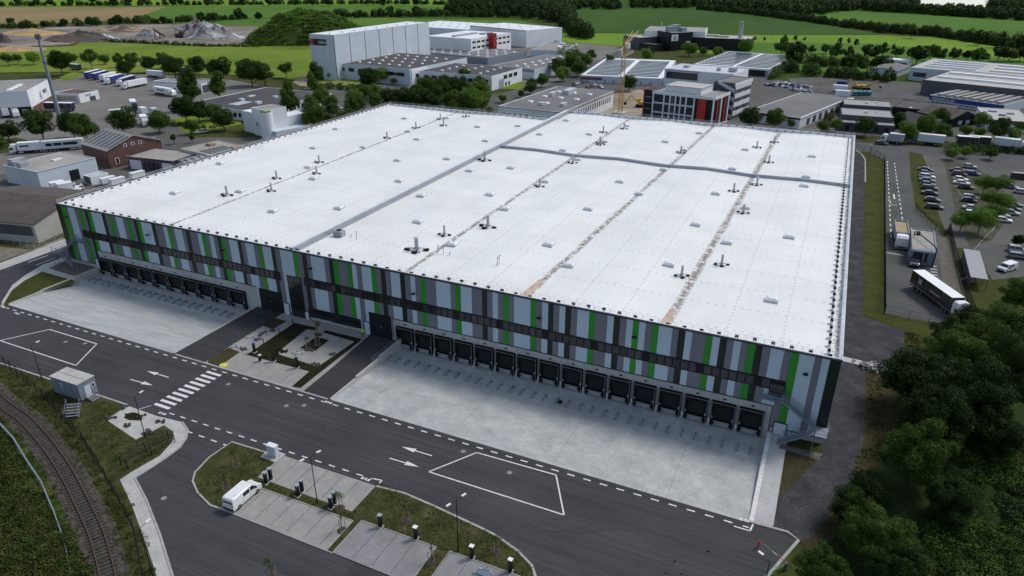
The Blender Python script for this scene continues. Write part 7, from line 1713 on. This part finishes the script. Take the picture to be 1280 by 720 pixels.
tree_row([(697,84,9),(703,90,9,'light'),(712,78,10),(722,84,9,'round'),(732,74,8,'light'),(720,70,7),(740,68,6),(762,72,5,'street'),(808,67,7,'light'),(813,64,5),(786,104,8,'round')],'round','trees along the street to the dark plant','trees along the factory street')
tree_row([(862,60,8,'light'),(880,63,5),(897,64,6,'light'),(932,59,8,'light'),(938,147,13,'dark'),(969,149,10,'round'),(989,153,5,'light')],'round','trees around the solar halls and the flat hall','trees around the solar halls')
tree_row([(944,49,1.6),(956,49,1.6),(981,48,2),(994,48,2.4),(1006,49,1.6),(1050,51,2.4),(1061,52,2),(1071,54,2.6),(1117,60,2.4),(1129,62,2)],'fart','tiny single trees in the bright meadow strip','tiny trees in the meadow strip')
tree_row([(979,57,9,'farl'),(992,68,13,'far'),(1032,61,5,'farl'),(1015,62,4,'farl'),(1046,64,8,'farl'),(1062,66,6,'farl'),(1087,62,11,'far'),(1104,63,6,'farl'),(1070,74,7,'farl'),(1058,78,8,'far'),(1100,76,6,'far'),(1122,64,6,'farl'),(1148,66,12,'far'),(1165,66,8,'farl'),(1178,68,6,'farl'),(1193,67,7,'farl'),(1210,68,6,'far'),(1226,70,8,'farl'),(1250,65,9,'far'),(1264,68,7,'farl'),(1277,66,8,'far')],'farl','edge trees between scrub and bright field','trees at the edge of the scrub')
tree_row([(1046,155,8,'light'),(1028,158,6,'light'),(1082,158,10,'dark'),(1134,164,11,'light'),(1126,150,8,'dark'),(1158,158,12,'round'),(1176,147,10,'round'),(1182,166,8,'round'),(1208,162,7,'light'),(1226,150,9,'light'),(1226,164,7,'light'),(1247,163,12,'dark'),(1268,168,8,'light'),(1276,158,6,'light')],'round','trees along the street right of the warehouse back corner','trees along the street at the right')
tree_row([(1192,190,8,'light'),(1208,189,7,'light'),(1240,191,7,'dark')],'light','small trees over the clipped street hedge','small trees over the street hedge')
tree_row([(1232,229,13),(1250,229,15),(1240,247,14),(1254,251,13),(1204,275,15),(1228,273,18),(1240,263,15),(1274,300,8,'neardark')],'carpark','leafy trees inside the car park','leafy trees inside the car park')
tree_row([(20,1,4),(45,2,4),(62,3,4),(88,1,4),(115,0,4),(140,2,4),(160,1,4),(178,1,4),(205,0,3),(215,2,4),(225,2,4),(258,2,4),(290,1,3),(302,2,4),(335,1,5),(370,2,3),(390,2,5),(410,1,5),(460,1,4),(478,2,5),(505,2,4),(520,2,4)],'far','trees on the far hedge between tan and bright fields','trees on the farthest left hedge')
tree_row([(14,26,4.5),(32,31,5),(54,30,4),(81,28,4),(112,25,6),(120,27,5),(147,25,6),(170,25,4),(203,24,4),(250,20,5),(267,20,6),(298,17,5.5),(323,20,5),(375,13,4),(388,15,4.5),(345,22,4),(443,18,4),(450,17,4),(476,15,4),(487,13,4.5),(520,11,5.5)],'far','trees on the near hedge behind the gravel works','trees on the hedge behind the gravel works')
tree_row([(1156,38,4.5),(1224,46,5,'fart'),(1140,40,6),(1130,38,5),(1245,52,6),(1262,55,6)],'far','taller trees on the dark field hedge at the right','taller trees on the dark right hedge')
# big dark trees of the right foreground
NR=[(1150,470,46,'neardark'),(1196,452,40,'nearlight'),(1228,430,40,'nearlight'),(1262,410,38,'nearlight'),(1170,520,44,'neardark'),(1215,500,48,'neardark'),(1258,470,46,'near'),(1148,572,44,'nearlight'),(1195,620,34,'neardark'),(1068,634,30,'near'),(1098,668,42,'nearlight'),(1028,716,32,'near'),(1120,715,38,'neardark'),(1085,610,24,'nearbush'),(1190,420,24,'near'),(1274,372,22,'nearlight'),(1250,545,30,'neardark'),(1215,395,20,'nearbush')]
NRL=['dark tree nearest the stone heap','dark tree just behind the one at the stone heap','leafy tree below the cab of the black truck','tree right of the black truck at the right edge','dark tree facing the warehouse corner below the stone heap','very dark tree in the thick of the right wood','tree at the right edge in the middle of the wood','broad round dark tree facing the fire stair','dark tree behind the broad round one facing the stair','dark tree beside the gravel track bend','dark bushy tree between gravel track and undergrowth','dark tree at the barrier arm on the bottom edge','dark tree at the bottom edge right of the barrier tree','low bush at the gravel track opposite the fire stair','small tree between black truck and stone heap','small tree below the white van at the right edge','dark tree at the right edge above the undergrowth','low bush beside the cab of the black truck']
for q_,l_ in zip(NR,NRL): tree_at(q_[0],q_[1],q_[2],q_[3],l_,'dense dark trees at the lower right')
q=random.Random(12); pts=[];pd=[]
for i in range(900):
    px,py=q.uniform(1130,1290),q.uniform(540,735)
    if (px-1130)+ (py-560)*.45<75: continue
    p=G(px,py); r_=q.uniform(.5,1.3); (pts if q.random()<.4 else pd).append((p.x,p.y,r_,r_*q.uniform(.6,1.6)))
leaf_mass('undergrowth',[a_ for a_ in pts if mnoise.noise(Vector((a_[0]*.12,a_[1]*.12,3)))>-.2],L1,.24,120,31); leaf_mass('undergrowth',[a_ for a_ in pd[::2] if mnoise.noise(Vector((a_[0]*.12,a_[1]*.12,7)))>-.2],L4,.3,120,32); leaf_mass('undergrowth',pd[1::3],L2,.2,140,34); leaf_mass('undergrowth',[(x,y,r_*.8,h_*.6) for x,y,r_,h_ in pd[::5]],L5,.18,110,35)
pts=[]
for i in range(500):
    t=q.random(); a=q.choice((((1084,460),(1084,545)),((1083,545),(1015,690)),((1130,415),(1131,437)),((1082,458),(1115,462)))); A_=G(*a[0]);B_=G(*a[1]); p=A_+(B_-A_)*t; pts.append((p.x+q.uniform(.2,2.5),p.y+q.uniform(-.4,.4),q.uniform(.15,.4),q.uniform(.1,.3)))
leaf_mass('verge_weeds',pts,L5,.14,30,33)
